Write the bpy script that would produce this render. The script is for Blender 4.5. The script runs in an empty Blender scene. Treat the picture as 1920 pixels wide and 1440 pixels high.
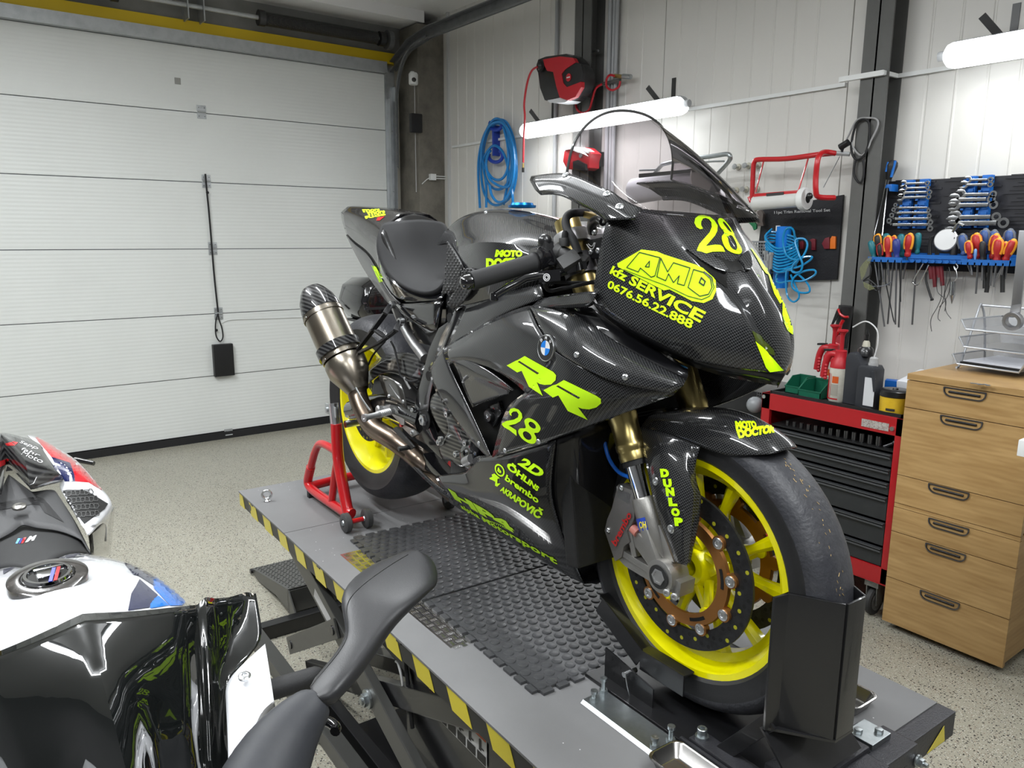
import bpy, bmesh, math, random
from mathutils import Vector as V, Matrix, noise
from mathutils.bvhtree import BVHTree
from mathutils.geometry import tessellate_polygon
random.seed(28)
sc = bpy.context.scene
COL = sc.collection
PI = math.pi
# ---------------------------------------------------------------- camera (hand-held phone, 26 mm equivalent)
F = 1438.236
RT = V((0.60034886, 0.79971210, 0.00646525)); UP = V((-0.1565638, 0.10959796, 0.98156817)); FW = V((-0.78426336, 0.59029555, -0.19100298))
CAM = V((0, 0, 1.6))
cam = bpy.data.objects.new('camera', bpy.data.cameras.new('camera')); COL.objects.link(cam)
cam.data.sensor_width = 36; cam.data.lens = F/1920*36; cam.data.clip_start = .05; cam.data.clip_end = 60
cam.matrix_world = Matrix(((RT.x, UP.x, -FW.x, CAM.x), (RT.y, UP.y, -FW.y, CAM.y), (RT.z, UP.z, -FW.z, CAM.z), (0, 0, 0, 1)))
sc.camera = cam
sc.view_settings.view_transform = 'Standard'; sc.view_settings.look = 'None'
sc.view_settings.exposure = 0.2; sc.view_settings.gamma = 1.0; sc.view_settings.use_curve_mapping = False
# ---------------------------------------------------------------- world + room light
w = bpy.data.worlds.new('world'); sc.world = w; w.use_nodes = True
w.node_tree.nodes['Background'].inputs[0].default_value = (.8, .85, .9, 1); w.node_tree.nodes['Background'].inputs[1].default_value = .12
ROOM_LIGHTS = [  # ceiling batten lamps of the workshop: x, y, z, length, direction (0 = along x, 1 = along y), power
    (-3.6, 0.0, 2.97, 1.5, 0, 54), (-1.7, -.7, 2.97, 1.5, 0, 46), (0.4, .9, 2.97, 1.5, 0, 46), (-2.4, 1.3, 2.97, 1.5, 0, 26), (1.2, -.9, 2.97, 1.5, 0, 28)]
# ---------------------------------------------------------------- pixel -> place helpers (a ray of the camera met with a plane of the place)
def ray(px, py): return FW + RT*((px-960)/F) - UP*((py-720)/F)
def onY(px, py, y): d = ray(px, py); return CAM + d*(y/d.y)
def onX(px, py, x): d = ray(px, py); return CAM + d*(x/d.x)
def onZ(px, py, z): d = ray(px, py); return CAM + d*((z-CAM.z)/d.z)
YB = math.radians(-1.575); BO = V((-.92, 1.185, .645))
UB = V((math.cos(YB), math.sin(YB), 0)); VB = V((-math.sin(YB), math.cos(YB), 0)); ZZ = V((0, 0, 1))
def P(px, py, v):                     # on the bike-parallel plane at lateral offset v (v<0 is the side we see)
    d = ray(px, py); t = (BO.dot(VB)+v-CAM.dot(VB))/d.dot(VB); return CAM + d*t
def B(u, v, z): return BO + UB*u + VB*v + ZZ*z     # bike coordinates: forward, left, up from the table under the front axle
def PU(px, py, u):
    d = ray(px, py); t = (BO.dot(UB)+u-CAM.dot(UB))/d.dot(UB); return CAM + d*t
def at_depth(px, py, dist): return CAM + ray(px, py)*dist
# ---------------------------------------------------------------- objects
def empty(name, loc, label=None, cat=None, group=None, kind=None):
    o = bpy.data.objects.new(name, None); COL.objects.link(o); o.location = loc; o.empty_display_size = .05
    tag(o, label, cat, group, kind); o['_o'] = tuple(loc); return o
def tag(o, label=None, cat=None, group=None, kind=None):
    if label: o['label'] = label
    if cat: o['category'] = cat
    if group: o['group'] = group
    if kind: o['kind'] = kind
    return o
def worg(o):
    s = V((0, 0, 0))
    while o: s += o.location; o = o.parent
    return s
class M:
    """collects shapes in world coordinates; .obj links them as one mesh"""
    def __init__(s): s.v = []; s.f = []; s.m = []; s.cr = []
    def add(s, vs, fs, mi=0):
        b = len(s.v); s.v += [V(p) for p in vs]; s.f += [[i+b for i in f] for f in fs]; s.m += [mi]*len(fs); return s
    def box(s, a, b, mi=0):
        x0, y0, z0 = a; x1, y1, z1 = b
        return s.add([(x0,y0,z0),(x1,y0,z0),(x1,y1,z0),(x0,y1,z0),(x0,y0,z1),(x1,y0,z1),(x1,y1,z1),(x0,y1,z1)], BOXF, mi)
    def obox(s, c, ax, ay, az, sx, sy, sz, mi=0):   # centre, axes, full sizes
        c = V(c); ax = V(ax).normalized()*sx/2; ay = V(ay).normalized()*sy/2; az = V(az).normalized()*sz/2
        return s.add([c+ax*i+ay*j+az*k for k in (-1,1) for i, j in ((-1,-1),(1,-1),(1,1),(-1,1))], BOXF, mi)
    def beam(s, a, b, wd, ht, up=ZZ, mi=0):
        a = V(a); b = V(b); d = (b-a); y = V(up).cross(d).normalized(); z = d.normalized().cross(y)
        return s.obox((a+b)/2, d, y, z, d.length, wd, ht, mi)
    def cyl(s, a, b, r, r2=None, n=16, mi=0, caps=True):
        a = V(a); b = V(b); r2 = r if r2 is None else r2
        d = (b-a).normalized(); x, y = perp(d)
        vs = []
        for c, rr in ((a, r), (b, r2)):
            vs += [c + (x*math.cos(2*PI*i/n) + y*math.sin(2*PI*i/n))*rr for i in range(n)]
        fs = [[i, (i+1)%n, n+(i+1)%n, n+i] for i in range(n)]
        if caps: fs += [list(range(n))[::-1], list(range(n, 2*n))]
        return s.add(vs, fs, mi)
    def lathe(s, o, axis, prof, n=24, mi=0, closed=False, mis=None):   # prof = [(along, radius)...]
        o = V(o); d = V(axis).normalized(); x, y = perp(d); vs = []; fs = []; k = len(prof)
        for t, r in prof:
            vs += [o + d*t + (x*math.cos(2*PI*i/n) + y*math.sin(2*PI*i/n))*max(r, 1e-4) for i in range(n)]
        for j in range(k if closed else k-1):
            a = j*n; b = ((j+1)%k)*n
            fs += [[a+i, a+(i+1)%n, b+(i+1)%n, b+i] for i in range(n)]
        if mis:
            bb = len(s.v); s.v += vs; 
            for q, f in enumerate(fs): s.f.append([i+bb for i in f]); s.m.append(mis[q//n])
            return s
        return s.add(vs, fs, mi)
    def tube(s, pts, r, n=8, mi=0, closed=False, smooth=0, caps=True):
        pts = [V(p) for p in pts]
        if smooth: pts = cr(pts, smooth, closed)
        k = len(pts); rr = r if isinstance(r, (list, tuple)) else [r]*k
        if len(rr) != k: rr = [rr[0] + (rr[-1]-rr[0])*i/(k-1) for i in range(k)]
        tans = []
        for i in range(k):
            a = pts[i-1] if (i or closed) else pts[0]; b = pts[(i+1) % k] if (i < k-1 or closed) else pts[-1]
            t = (b-a); tans.append(t.normalized() if t.length > 1e-9 else V((0,0,1)))
        x, y = perp(tans[0]); vs = []
        for i in range(k):
            t = tans[i]; x = (x - t*x.dot(t)); x = x.normalized() if x.length > 1e-6 else perp(t)[0]; y = t.cross(x)
            vs += [pts[i] + (x*math.cos(2*PI*j/n) + y*math.sin(2*PI*j/n))*rr[i] for j in range(n)]
        fs = []
        for i in range(k if closed else k-1):
            a = i*n; b = ((i+1)%k)*n
            fs += [[a+j, a+(j+1)%n, b+(j+1)%n, b+j] for j in range(n)]
        if caps and not closed: fs += [list(range(n))[::-1], list(range((k-1)*n, k*n))]
        return s.add(vs, fs, mi)
    def prism(s, pts, d, mi=0, mi_side=None):         # polygon (world points, planar) extruded by vector d
        n = len(pts); pts = [V(p) for p in pts]; d = V(d)
        vs = pts + [p+d for p in pts]
        tris = tessellate_polygon([pts])
        fs = [list(t) for t in tris] + [[i+n for i in t][::-1] for t in tris]
        s.add(vs, fs, mi); b = len(s.v)-2*n
        for i in range(n): s.f.append([b+i, b+(i+1)%n, b+n+(i+1)%n, b+n+i]); s.m.append(mi if mi_side is None else mi_side)
        return s
    def poly(s, pts, mi=0):
        return s.add(pts, [list(t) for t in tessellate_polygon([[V(p) for p in pts]])], mi)
    def sphere(s, c, r, n=12, mi=0, sc3=(1,1,1)):
        c = V(c); m = n//2
        prof = [(-math.cos(PI*i/m), math.sin(PI*i/m)) for i in range(m+1)]
        vs = []; 
        for t, q in prof: vs += [c + V((q*math.cos(2*PI*i/n)*sc3[0], q*math.sin(2*PI*i/n)*sc3[1], t*sc3[2]))*r for i in range(n)]
        fs = [[j*n+i, j*n+(i+1)%n, (j+1)*n+(i+1)%n, (j+1)*n+i] for j in range(m) for i in range(n)]
        return s.add(vs, fs, mi)
    def grid(s, rows, mi=0):                          # rows of world points
        n = len(rows[0]); vs = [V(p) for r in rows for p in r]
        return s.add(vs, [[j*n+i, j*n+i+1, (j+1)*n+i+1, (j+1)*n+i] for j in range(len(rows)-1) for i in range(n-1)], mi)
    def obj(s, name, mats, parent=None, smooth=40, sub=0, bevel=0, solid=0, merge=1e-5, crease=None, label=None, cat=None, group=None, kind=None, soff=-1):
        me = bpy.data.meshes.new(name)
        bm = bmesh.new()
        org = worg(parent) if parent else (sum(s.v, V((0,0,0)))/len(s.v))
        if not parent:
            zmin = min(p.z for p in s.v); org = V((org.x, org.y, zmin))
        vv = [bm.verts.new(p-org) for p in s.v]
        for f, mi in zip(s.f, s.m):
            try: fc = bm.faces.new([vv[i] for i in f]); fc.material_index = mi
            except ValueError: pass
        if merge: bmesh.ops.remove_doubles(bm, verts=bm.verts, dist=merge)
        bmesh.ops.dissolve_degenerate(bm, edges=bm.edges, dist=1e-6)
        bmesh.ops.recalc_face_normals(bm, faces=bm.faces)
        if bevel:
            es = [e for e in bm.edges if len(e.link_faces) == 2 and e.calc_face_angle(0) > .6]
            if es: bmesh.ops.bevel(bm, geom=es, offset=bevel, segments=2, affect='EDGES', profile=.7, clamp_overlap=True)
        if crease is not None and sub:
            cl = bm.edges.layers.float.new('crease_edge')
            for e in bm.edges:
                if len(e.link_faces) == 2 and math.degrees(e.calc_face_angle(0)) > crease: e[cl] = .75
        if s.cr:
            cl = bm.edges.layers.float.get('crease_edge') or bm.edges.layers.float.new('crease_edge')
            near = lambda p: min(bm.verts, key=lambda v_: (v_.co-(p-org)).length_squared)
            for a, b_ in s.cr:
                e = bm.edges.get((near(a), near(b_))) if near(a) != near(b_) else None
                if e: e[cl] = .9
        if smooth:
            for f in bm.faces: f.smooth = True
            for e in bm.edges:
                if len(e.link_faces) == 2 and e.calc_face_angle(0) > math.radians(smooth): e.smooth = False
        bm.to_mesh(me); bm.free()
        for mt in (mats if isinstance(mats, (list, tuple)) else [mats]): me.materials.append(mt)
        o = bpy.data.objects.new(name, me); COL.objects.link(o)
        if parent: o.parent = parent
        else: o.location = org
        if sub:
            md = o.modifiers.new('d', 'SUBSURF'); md.levels = md.render_levels = sub; md.boundary_smooth = 'PRESERVE_CORNERS'
        if solid:
            md = o.modifiers.new('s', 'SOLIDIFY'); md.thickness = solid; md.offset = soff
        tag(o, label, cat, group, kind); return o
BOXF = [[0,3,2,1],[4,5,6,7],[0,1,5,4],[1,2,6,5],[2,3,7,6],[3,0,4,7]]
def perp(d):
    a = V((0,0,1)) if abs(d.z) < .9 else V((1,0,0)); x = d.cross(a).normalized(); return x, d.cross(x)
def cr(pts, k, closed=False):                      # Catmull-Rom
    out = []; n = len(pts); g = (lambda i: pts[i % n]) if closed else (lambda i: pts[max(0, min(n-1, i))])
    for i in range(n if closed else n-1):
        a, b, c, d = g(i-1), g(i), g(i+1), g(i+2)
        for j in range(k):
            t = j/k; out.append(.5*((2*b) + (c-a)*t + (2*a-5*b+4*c-d)*t*t + (3*b-a-3*c+d)*t**3))
    if not closed: out.append(pts[-1])
    return out
def copy_tree(o, dl=None, parent=None, loc=None):
    c = o.copy(); COL.objects.link(c); c.parent = parent
    if loc is not None: c.location = loc
    for ch in list(o.children): copy_tree(ch, parent=c)
    return c
def text_mesh(s, size=1, space=1, bold=0.0, shear=0, align='LEFT'):
    """outline text as 2-D triangles [(x,y)], faces"""
    cu = bpy.data.curves.new('t', 'FONT'); cu.body = s; cu.size = size; cu.space_character = space; cu.offset = bold; cu.shear = shear; cu.align_x = align; cu.resolution_u = 3
    ob = bpy.data.objects.new('t', cu); COL.objects.link(ob)
    dg = bpy.context.evaluated_depsgraph_get(); dg.update()
    me = bpy.data.meshes.new_from_object(ob.evaluated_get(dg))
    vs = [(v.co.x, v.co.y) for v in me.vertices]; fs = [list(p.vertices) for p in me.polygons]
    bpy.data.objects.remove(ob); bpy.data.curves.remove(cu); bpy.data.meshes.remove(me)
    return vs, fs
# ---------------------------------------------------------------- materials
MT = {}
def mat(name, col, rough=.5, metal=0, coat=0, emit=None, estr=0, alpha=1, trans=0, ior=1.45, spec=.5, bump=None, vary=None, coatr=.03, bscale=1):
    if name in MT: return MT[name]
    m = bpy.data.materials.new(name); m.use_nodes = True; nt = m.node_tree; b = nt.nodes['Principled BSDF']
    b.inputs['Base Color'].default_value = (*col, 1); b.inputs['Roughness'].default_value = rough; b.inputs['Metallic'].default_value = metal
    b.inputs['Coat Weight'].default_value = coat; b.inputs['Coat Roughness'].default_value = coatr; b.inputs['Alpha'].default_value = alpha
    b.inputs['Transmission Weight'].default_value = trans; b.inputs['IOR'].default_value = ior; b.inputs['Specular IOR Level'].default_value = spec
    if emit: b.inputs['Emission Color'].default_value = (*emit, 1); b.inputs['Emission Strength'].default_value = estr
    tc = nt.nodes.new('ShaderNodeTexCoord')
    if vary:                                            # (scale, amount, second colour)
        n = nt.nodes.new('ShaderNodeTexNoise'); n.inputs['Scale'].default_value = vary[0]; n.inputs['Detail'].default_value = 6; n.inputs['Roughness'].default_value = .65
        r = nt.nodes.new('ShaderNodeMapRange'); r.inputs[1].default_value = .4; r.inputs[2].default_value = .75; r.inputs[4].default_value = vary[1]
        x = nt.nodes.new('ShaderNodeMix'); x.data_type = 'RGBA'; x.inputs[6].default_value = (*col, 1); x.inputs[7].default_value = (*vary[2], 1)
        L = nt.links.new; L(tc.outputs['Object'], n.inputs['Vector']); L(n.outputs['Fac'], r.inputs[0]); L(r.outputs[0], x.inputs[0]); L(x.outputs[2], b.inputs['Base Color'])
    if bump:                                            # (scale, strength)
        n = nt.nodes.new('ShaderNodeTexNoise'); n.inputs['Scale'].default_value = bump[0]; n.inputs['Detail'].default_value = 3
        p = nt.nodes.new('ShaderNodeBump'); p.inputs['Strength'].default_value = bump[1]; p.inputs['Distance'].default_value = .001*bscale
        L = nt.links.new; L(tc.outputs['Object'], n.inputs['Vector']); L(n.outputs['Fac'], p.inputs['Height']); L(p.outputs[0], b.inputs['Normal'])
    MT[name] = m; return m
def nodes(m): return m.node_tree, m.node_tree.nodes['Principled BSDF'], m.node_tree.nodes.new, m.node_tree.links.new
def math_node(nt, op, a, b=None):
    n = nt.nodes.new('ShaderNodeMath'); n.operation = op
    for i, x in enumerate((a, b)):
        if x is None: continue
        if isinstance(x, (int, float)): n.inputs[i].default_value = x
        else: nt.links.new(x, n.inputs[i])
    return n.outputs[0]
def weave(name, scale=520, c0=(.004,.004,.0045), c1=(.055,.056,.058), rough=.4, coat=1, stripe=False, soft=0):
    """carbon cloth: small bright and dark cells under clear lacquer"""
    m = mat(name, c0, rough, 0, coat, spec=.12); nt, b, N, L = nodes(m)
    tc = nt.nodes['Texture Coordinate']; sp = N('ShaderNodeSeparateXYZ'); L(tc.outputs['Object'], sp.inputs[0])
    a = math_node(nt, 'ADD', sp.outputs[0], math_node(nt, 'MULTIPLY', sp.outputs[1], .31))
    c = math_node(nt, 'ADD', sp.outputs[2], math_node(nt, 'MULTIPLY', sp.outputs[1], .57))
    s1 = math_node(nt, 'SINE', math_node(nt, 'MULTIPLY', a, scale*2)); s2 = math_node(nt, 'SINE', math_node(nt, 'MULTIPLY', c, scale*2))
    if stripe: v = s2
    else: v = math_node(nt, 'MULTIPLY', s1, s2)
    r = N('ShaderNodeMapRange'); r.inputs[1].default_value = -.5; r.inputs[2].default_value = .9; L(v, r.inputs[0])
    x = N('ShaderNodeMix'); x.data_type = 'RGBA'; x.inputs[6].default_value = (*c0, 1); x.inputs[7].default_value = (*c1, 1); L(r.outputs[0], x.inputs[0]); L(x.outputs[2], b.inputs['Base Color'])
    return m
BLACK = mat('black paint', (.008,.008,.009), .35, coat=.4)
GLOSSBLACK = mat('gloss black', (.006,.006,.007), .12, coat=1)
SATIN = mat('satin black', (.012,.012,.013), .42, bump=(300, .15))
PLAST = mat('black plastic', (.013,.013,.014), .5)
RUB = mat('rubber', (.012,.012,.013), .68, bump=(200, .2))
STEEL = mat('bright steel', (.62,.63,.64), .28, 1)
ZINC = mat('zinc', (.42,.45,.46), .38, 1, vary=(60, .6, (.3,.33,.34)))
ALU = mat('cast aluminium', (.42,.42,.42), .42, .85, bump=(400, .25))
DARKST = mat('dark steel', (.07,.07,.07), .4, .8)
GREYST = mat('grey painted steel', (.105,.105,.10), .55, vary=(9, .5, (.075,.075,.07)))
RED = mat('red enamel', (.48,.008,.012), .28, coat=.5)
WHITE = mat('white plastic', (.72,.73,.72), .45)
WPAINT = mat('white gloss paint', (.78,.79,.82), .14, coat=1)
NEON = mat('fluorescent yellow vinyl', (.60,1.0,.0), .45, emit=(.55,1,.0), estr=0.0)
YEL = mat('yellow lacquer', (.88,.82,.0), .25, coat=.6)
BLUEP = mat('blue plastic', (.012,.13,.55), .4)
CARBON = weave('carbon cloth')
GOLD = mat('gold anodised', (.50,.40,.16), .3, 1)
# ================================================================ the room
XL, YR, ZC = -6.07, 3.62, 3.38
XB, YF = 2.6, -3.2
def floor_mat():
    m = mat('flake epoxy floor', (.5,.5,.44), .32); nt, b, N, L = nodes(m); tc = nt.nodes['Texture Coordinate']
    base = N('ShaderNodeTexNoise'); base.inputs['Scale'].default_value = 1.6; L(tc.outputs['Object'], base.inputs['Vector'])
    cur = N('ShaderNodeMix'); cur.data_type = 'RGBA'; cur.inputs[6].default_value = (.315,.30,.24,1); cur.inputs[7].default_value = (.375,.36,.295,1); L(base.outputs['Fac'], cur.inputs[0])
    out = cur.outputs[2]
    for sc_, thr, col, keep in ((150, .30, (.045,.045,.045), .42), (90, .30, (.03,.03,.03), .36), (190, .28, (.19,.08,.05), .22), (170, .30, (.62,.62,.56), .35)):
        vo = N('ShaderNodeTexVoronoi'); vo.inputs['Scale'].default_value = sc_; vo.inputs['Randomness'].default_value = 1
        nz = N('ShaderNodeTexNoise'); nz.inputs['Scale'].default_value = sc_*1.3; mp = N('ShaderNodeMix'); mp.data_type = 'VECTOR'; mp.inputs[0].default_value = .004
        L(tc.outputs['Object'], nz.inputs['Vector']); L(tc.outputs['Object'], mp.inputs[4]); L(nz.outputs['Color'], mp.inputs[5]); L(mp.outputs[1], vo.inputs['Vector'])
        lt = math_node(nt, 'LESS_THAN', vo.outputs['Distance'], thr)
        sp = N('ShaderNodeSeparateColor'); L(vo.outputs['Color'], sp.inputs[0])
        kp = math_node(nt, 'LESS_THAN', sp.outputs[0], keep)
        x = N('ShaderNodeMix'); x.data_type = 'RGBA'; L(math_node(nt, 'MULTIPLY', lt, kp), x.inputs[0]); L(out, x.inputs[6]); x.inputs[7].default_value = (*col, 1); out = x.outputs[2]
    L(out, b.inputs['Base Color']); return m
FLOOR = floor_mat()
def panel_mat(name, col, axis, freq, depth, rough=.4, rows=None):
    """painted sheet with fine pressed ribs along one axis"""
    m = mat(name, col, rough, vary=(2.2, .35, tuple(c*.9 for c in col))); nt, b, N, L = nodes(m); tc = nt.nodes['Texture Coordinate']
    sp = N('ShaderNodeSeparateXYZ'); L(tc.outputs['Object'], sp.inputs[0])
    s = math_node(nt, 'SINE', math_node(nt, 'MULTIPLY', sp.outputs[axis], freq*2*PI))
    p = N('ShaderNodeBump'); p.inputs['Strength'].default_value = 1; p.inputs['Distance'].default_value = depth; L(s, p.inputs['Height']); L(p.outputs[0], b.inputs['Normal']); return m
DOORM = panel_mat('garage door sheet', (.72,.74,.72), 2, 38, .0003, .35)
WALLM = mat('white sandwich panel', (.64,.625,.59), .38, vary=(1.5, .4, (.58,.57,.54)))
CEILM = mat('ceiling white', (.80,.80,.80), .7)
CONC = mat('raw concrete', (.20,.185,.155), .85, vary=(7, .9, (.10,.095,.08)), bump=(60, .6), bscale=3)
GALV = mat('galvanised steel', (.50,.52,.53), .42, .7, vary=(14, .7, (.36,.38,.39)))
GALVD = mat('weathered galvanised steel', (.20,.205,.21), .5, .6, vary=(14, .7, (.12,.125,.13)))
YBEAM = mat('yellow beam paint', (.72,.50,.01), .45)
M().box((XL-.5, YF, -.06), (XB, YR+.3, 0)).obj('floor', FLOOR, kind='structure', smooth=0)
M().box((XL-.3, YF, ZC), (XB, YR+.3, ZC+.1)).obj('ceiling', CEILM, kind='structure', smooth=0)
M().box((XB, YF, 0), (XB+.1, YR+.3, ZC)).obj('wall_rear', mat('dark grey wall paint', (.10,.10,.105), .7), kind='structure', smooth=0)
M().box((XL-.3, YF-.1, 0), (XB, YF, ZC)).obj('wall_front', mat('grey wall paint', (.16,.16,.165), .7), kind='structure', smooth=0)
# right wall: sandwich panels with shallow vertical profile lines every 0.1 m and joints each metre
wr = M(); wr.box((XL-.3, YR+.02, 0), (XB, YR+.12, ZC))
xs = []; x = XL-.3
joints = [onY(1010, 200, YR).x, onY(1245, 120, YR).x]
step = joints[1]-joints[0]
k0 = int((joints[0]-XL)/step)+1
jx = [joints[0]+step*i for i in range(-k0, 12) if joints[0]+step*i < XB]
prev = XL-.3
prof = [(XL-.3, 0)]
for i, j in enumerate(jx):
    nx = jx[i+1] if i+1 < len(jx) else XB
    prof += [(j-.003, 0), (j-.001, .012), (j+.001, .012), (j+.003, 0)]
    k = 1
    while j + k*.125 < nx-.06:
        c = j+k*.125; dd = .0035 if k % 2 else -.0028
        prof += [(c-.007, 0), (c-.003, dd), (c+.003, dd), (c+.007, 0)]; k += 1
prof += [(XB, 0)]
prof = [p for p in prof if XL-.3 <= p[0] <= XB]
wr.grid([[(px_, YR+d, z) for px_, d in prof] for z in (0, ZC)])
wr.obj('wall_right', WALLM, kind='structure', smooth=0)
# left wall around the door
JX = XL
yj = onX(733, 240, JX+.10).y      # visible edge of the jamb
ztop = onX(700, 118, JX).z
lw = M()
lw.box((JX-.16, YF, 0), (JX-.05, YF+.35, ZC)); lw.box((JX-.16, yj+.02, 0), (JX-.05, YR+.12, ZC)); lw.box((JX-.16, YF, ztop+.2), (JX-.05, yj+.1, ZC))
lw.obj('wall_left', mat('beige wall strip', (.55,.53,.46), .6), kind='structure', smooth=0)
# garage door: seven panels
seams = [onX(0, y, JX).z for y in (176, 325, 469, 610, 745)]
dz = (seams[0]-seams[-1])/4
d = empty('door_1', (JX, 0, 0), kind='structure')
zs = [0.06] + sorted(seams) + [seams[0]+dz*.93]
while zs[1]-dz > .2: zs.insert(1, zs[1]-dz)
for i in range(len(zs)-1):
    m_ = M(); m_.box((JX-.04, YF+.35, zs[i]+.003), (JX, yj, zs[i+1]-.003)); m_.obj('door_panel', DOORM, d, bevel=.003, smooth=0)
ZT = zs[-1]
M().box((JX-.03, YF+.35, 0), (JX+.012, yj, .055)).obj('bottom_seal', RUB, d, smooth=0)
M().box((JX-.04, YF+.35, ZT), (JX+.06, yj, ZT+.085)).obj('top_rail', GALV, d, smooth=0)
h = M()
def hinge(px, py, s=1):
    c = onX(px, py, JX+.004); m_ = M()
    for sy in (-1, 1):
        m_.box((JX, c.y-.032*s, c.z+sy*.026*s-.021*s), (JX+.004, c.y+.032*s, c.z+sy*.026*s+.021*s))
        for q in (-1, 1): m_.cyl((JX+.004, c.y+q*.02*s, c.z+sy*.03*s), (JX+.008, c.y+q*.02*s, c.z+sy*.03*s), .004*s, n=8, mi=1)
    m_.cyl((JX+.008, c.y-.028*s, c.z), (JX+.008, c.y+.028*s, c.z), .006*s, n=8)
    m_.obj('hinge', [GALV, DARKST], d, bevel=.001)
for q in ((378, 210), (387, 340), (399, 466), (410, 588), (429, 815), (735, 246), (739, 359)): hinge(*q)
m_ = M()
for q in ((363,80),(375,80),(363,86),(376,88)): c = onX(q[0], q[1], JX); m_.cyl(c, c+V((.004,0,0)), .007, n=8)
m_.obj('rivet', DARKST, d)
c = onX(333, 152, JX); M().box((JX, c.y-.02, c.z-.022), (JX+.003, c.y+.02, c.z+.022)).obj('sticker', mat('grey label', (.3,.3,.28), .6), d, smooth=0)
# yellow lintel beam, spring shaft, dark service zone
t = M(); t.box((JX-.12, YF, ZT+.085), (JX+.005, YR-.25, ZT+.17)); t.obj('trim_1', YBEAM, kind='structure', smooth=0)
t = M(); t.box((JX-.04, YF, ZT+.175), (JX-.02, YR-.2, ZT+.38)); t.obj('trim_2', mat('grey lintel', (.23,.23,.22), .7, vary=(3, .6, (.13,.13,.12))), kind='structure', smooth=0)
t = M(); t.box((JX-.02, YF, ZT+.38), (JX+.28, YR-.18, ZT+.62)); t.obj('trim_3', CEILM, kind='structure', smooth=0)
sh = empty('door_spring_shaft', (JX+.1, 0, ZT+.25), 'steel shaft with coiled torsion springs above the white garage door', 'door spring')
zsft = ZT+.245; ya_, yb_ = onX(215, 14, JX+.1).y, onX(715, 100, JX+.1).y
M().cyl((JX+.1, YF+.3, zsft), (JX+.1, yb_, zsft), .016, n=12).obj('shaft', GALV, sh)
m_ = M(); m_.cyl((JX+.1, YF+.3, zsft), (JX+.1, ya_, zsft), .048, n=16)
y1 = onX(490, 55, JX+.1).y; m_.cyl((JX+.1, y1, zsft), (JX+.1, yb_-.04, zsft), .048, n=16)
SPR = mat('coiled spring steel', (.09,.09,.09), .45, .6); nt, b, N, L = nodes(SPR)
sp = N('ShaderNodeSeparateXYZ'); L(nt.nodes['Texture Coordinate'].outputs['Object'], sp.inputs[0]); s_ = math_node(nt, 'SINE', math_node(nt, 'MULTIPLY', sp.outputs[1], 700)); p_ = N('ShaderNodeBump'); p_.inputs['Distance'].default_value = .004; L(s_, p_.inputs['Height']); L(p_.outputs[0], b.inputs['Normal'])
m_.obj('torsion_spring', SPR, sh)
for yy in (ya_, y1, yb_):
    M().cyl((JX+.1, yy-.02, zsft), (JX+.1, yy+.025, zsft), .056, n=18).obj('cone', DARKST, sh)
M().cyl((JX+.1, yb_+.05, zsft), (JX+.1, yb_+.09, zsft), .075, n=20).obj('cable_drum', GALVD, sh)
for yy in (onX(360, 45, JX+.1).y, onX(390, 55, JX+.1).y): M().box((JX-.02, yy-.03, zsft-.09), (JX+.13, yy-.022, zsft+.08)).obj('bracket', GALV, sh, smooth=0)
# vertical track and the curved ceiling track
tr = M()
tr.box((JX-.02, yj, 0), (JX+.01, yj+.09, ZT+.05)); tr.box((JX+.01, yj+.02, 0), (JX+.06, yj+.026, ZT-.2)); tr.box((JX+.01, yj+.07, 0), (JX+.06, yj+.076, ZT-.1))
tr.obj('trim_4', GALV, kind='structure', smooth=0)
yT = yj+.06
z1 = onY(1030, 4, yT).z; pts = [V((JX+.09, yT, ZT-.75)), V((JX+.09, yT, ZT-.35)), V((JX+.11, yT, ZT-.12)), V((JX+.20, yT, ZT+.06)), V((JX+.36, yT, ZT+.16)), V((JX+.6, yT, ZT+.19))]
end = onY(1035, 2, yT)
t = M(); pp = cr(pts, 5)
pp2 = [p+V((0,-.02,0)) for p in pp]; t.grid([[p+V((-.0,0,.0)) for p in pp], [p+V((.028,0,-.028)) for p in pp]]); 
t.tube(pp, .013, n=6)
t.obj('trim_5', GALVD, kind='structure')
t = M(); pp = [V((JX+.02, yT+.01, ZT+.10)), V((JX+.3, yT+.01, ZT+.22)), V((JX+.62, yT+.01, ZT+.26)), V((2.4, yT+.01, ZT+.26))]
for a, b2 in zip(pp[:-1], pp[1:]):
    t.beam(a, b2, .05, .008); t.beam(a+V((0,.022,-.04)), b2+V((0,.022,-.04)), .006, .085); t.beam(a+V((0,-.01,-.08)), b2+V((0,-.01,-.08)), .03, .008)
t.obj('trim_6', GALVD, kind='structure', smooth=0)
# concrete column, steel columns
c0 = onX(786, 300, JX+.28).y; c1 = onX(840, 300, JX+.28).y
M().box((JX-.1, c0, 0), (JX+.28, c1+.06, ZC-.10)).obj('trim_7', CONC, kind='structure', smooth=0, bevel=.008)
def hcol(name, xa, xb):
    t = M(); y0, y1 = YR-.12, YR+.005
    t.box((xa, y0, 0), (xb, y0+.009, ZC)); t.box((xa, y1-.009, 0), (xb, y1, ZC)); t.box(((xa+xb)/2-.004, y0, 0), ((xa+xb)/2+.004, y1, ZC))
    return t.obj(name, GREYST, kind='structure', smooth=0)
yc_ = YR-.12
hcol('trim_8', onY(1077, 100, yc_).x, onY(1107, 100, yc_).x)
hcol('trim_9', onY(1577, 560, yc_).x, onY(1622, 560, yc_).x+.01)
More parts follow.
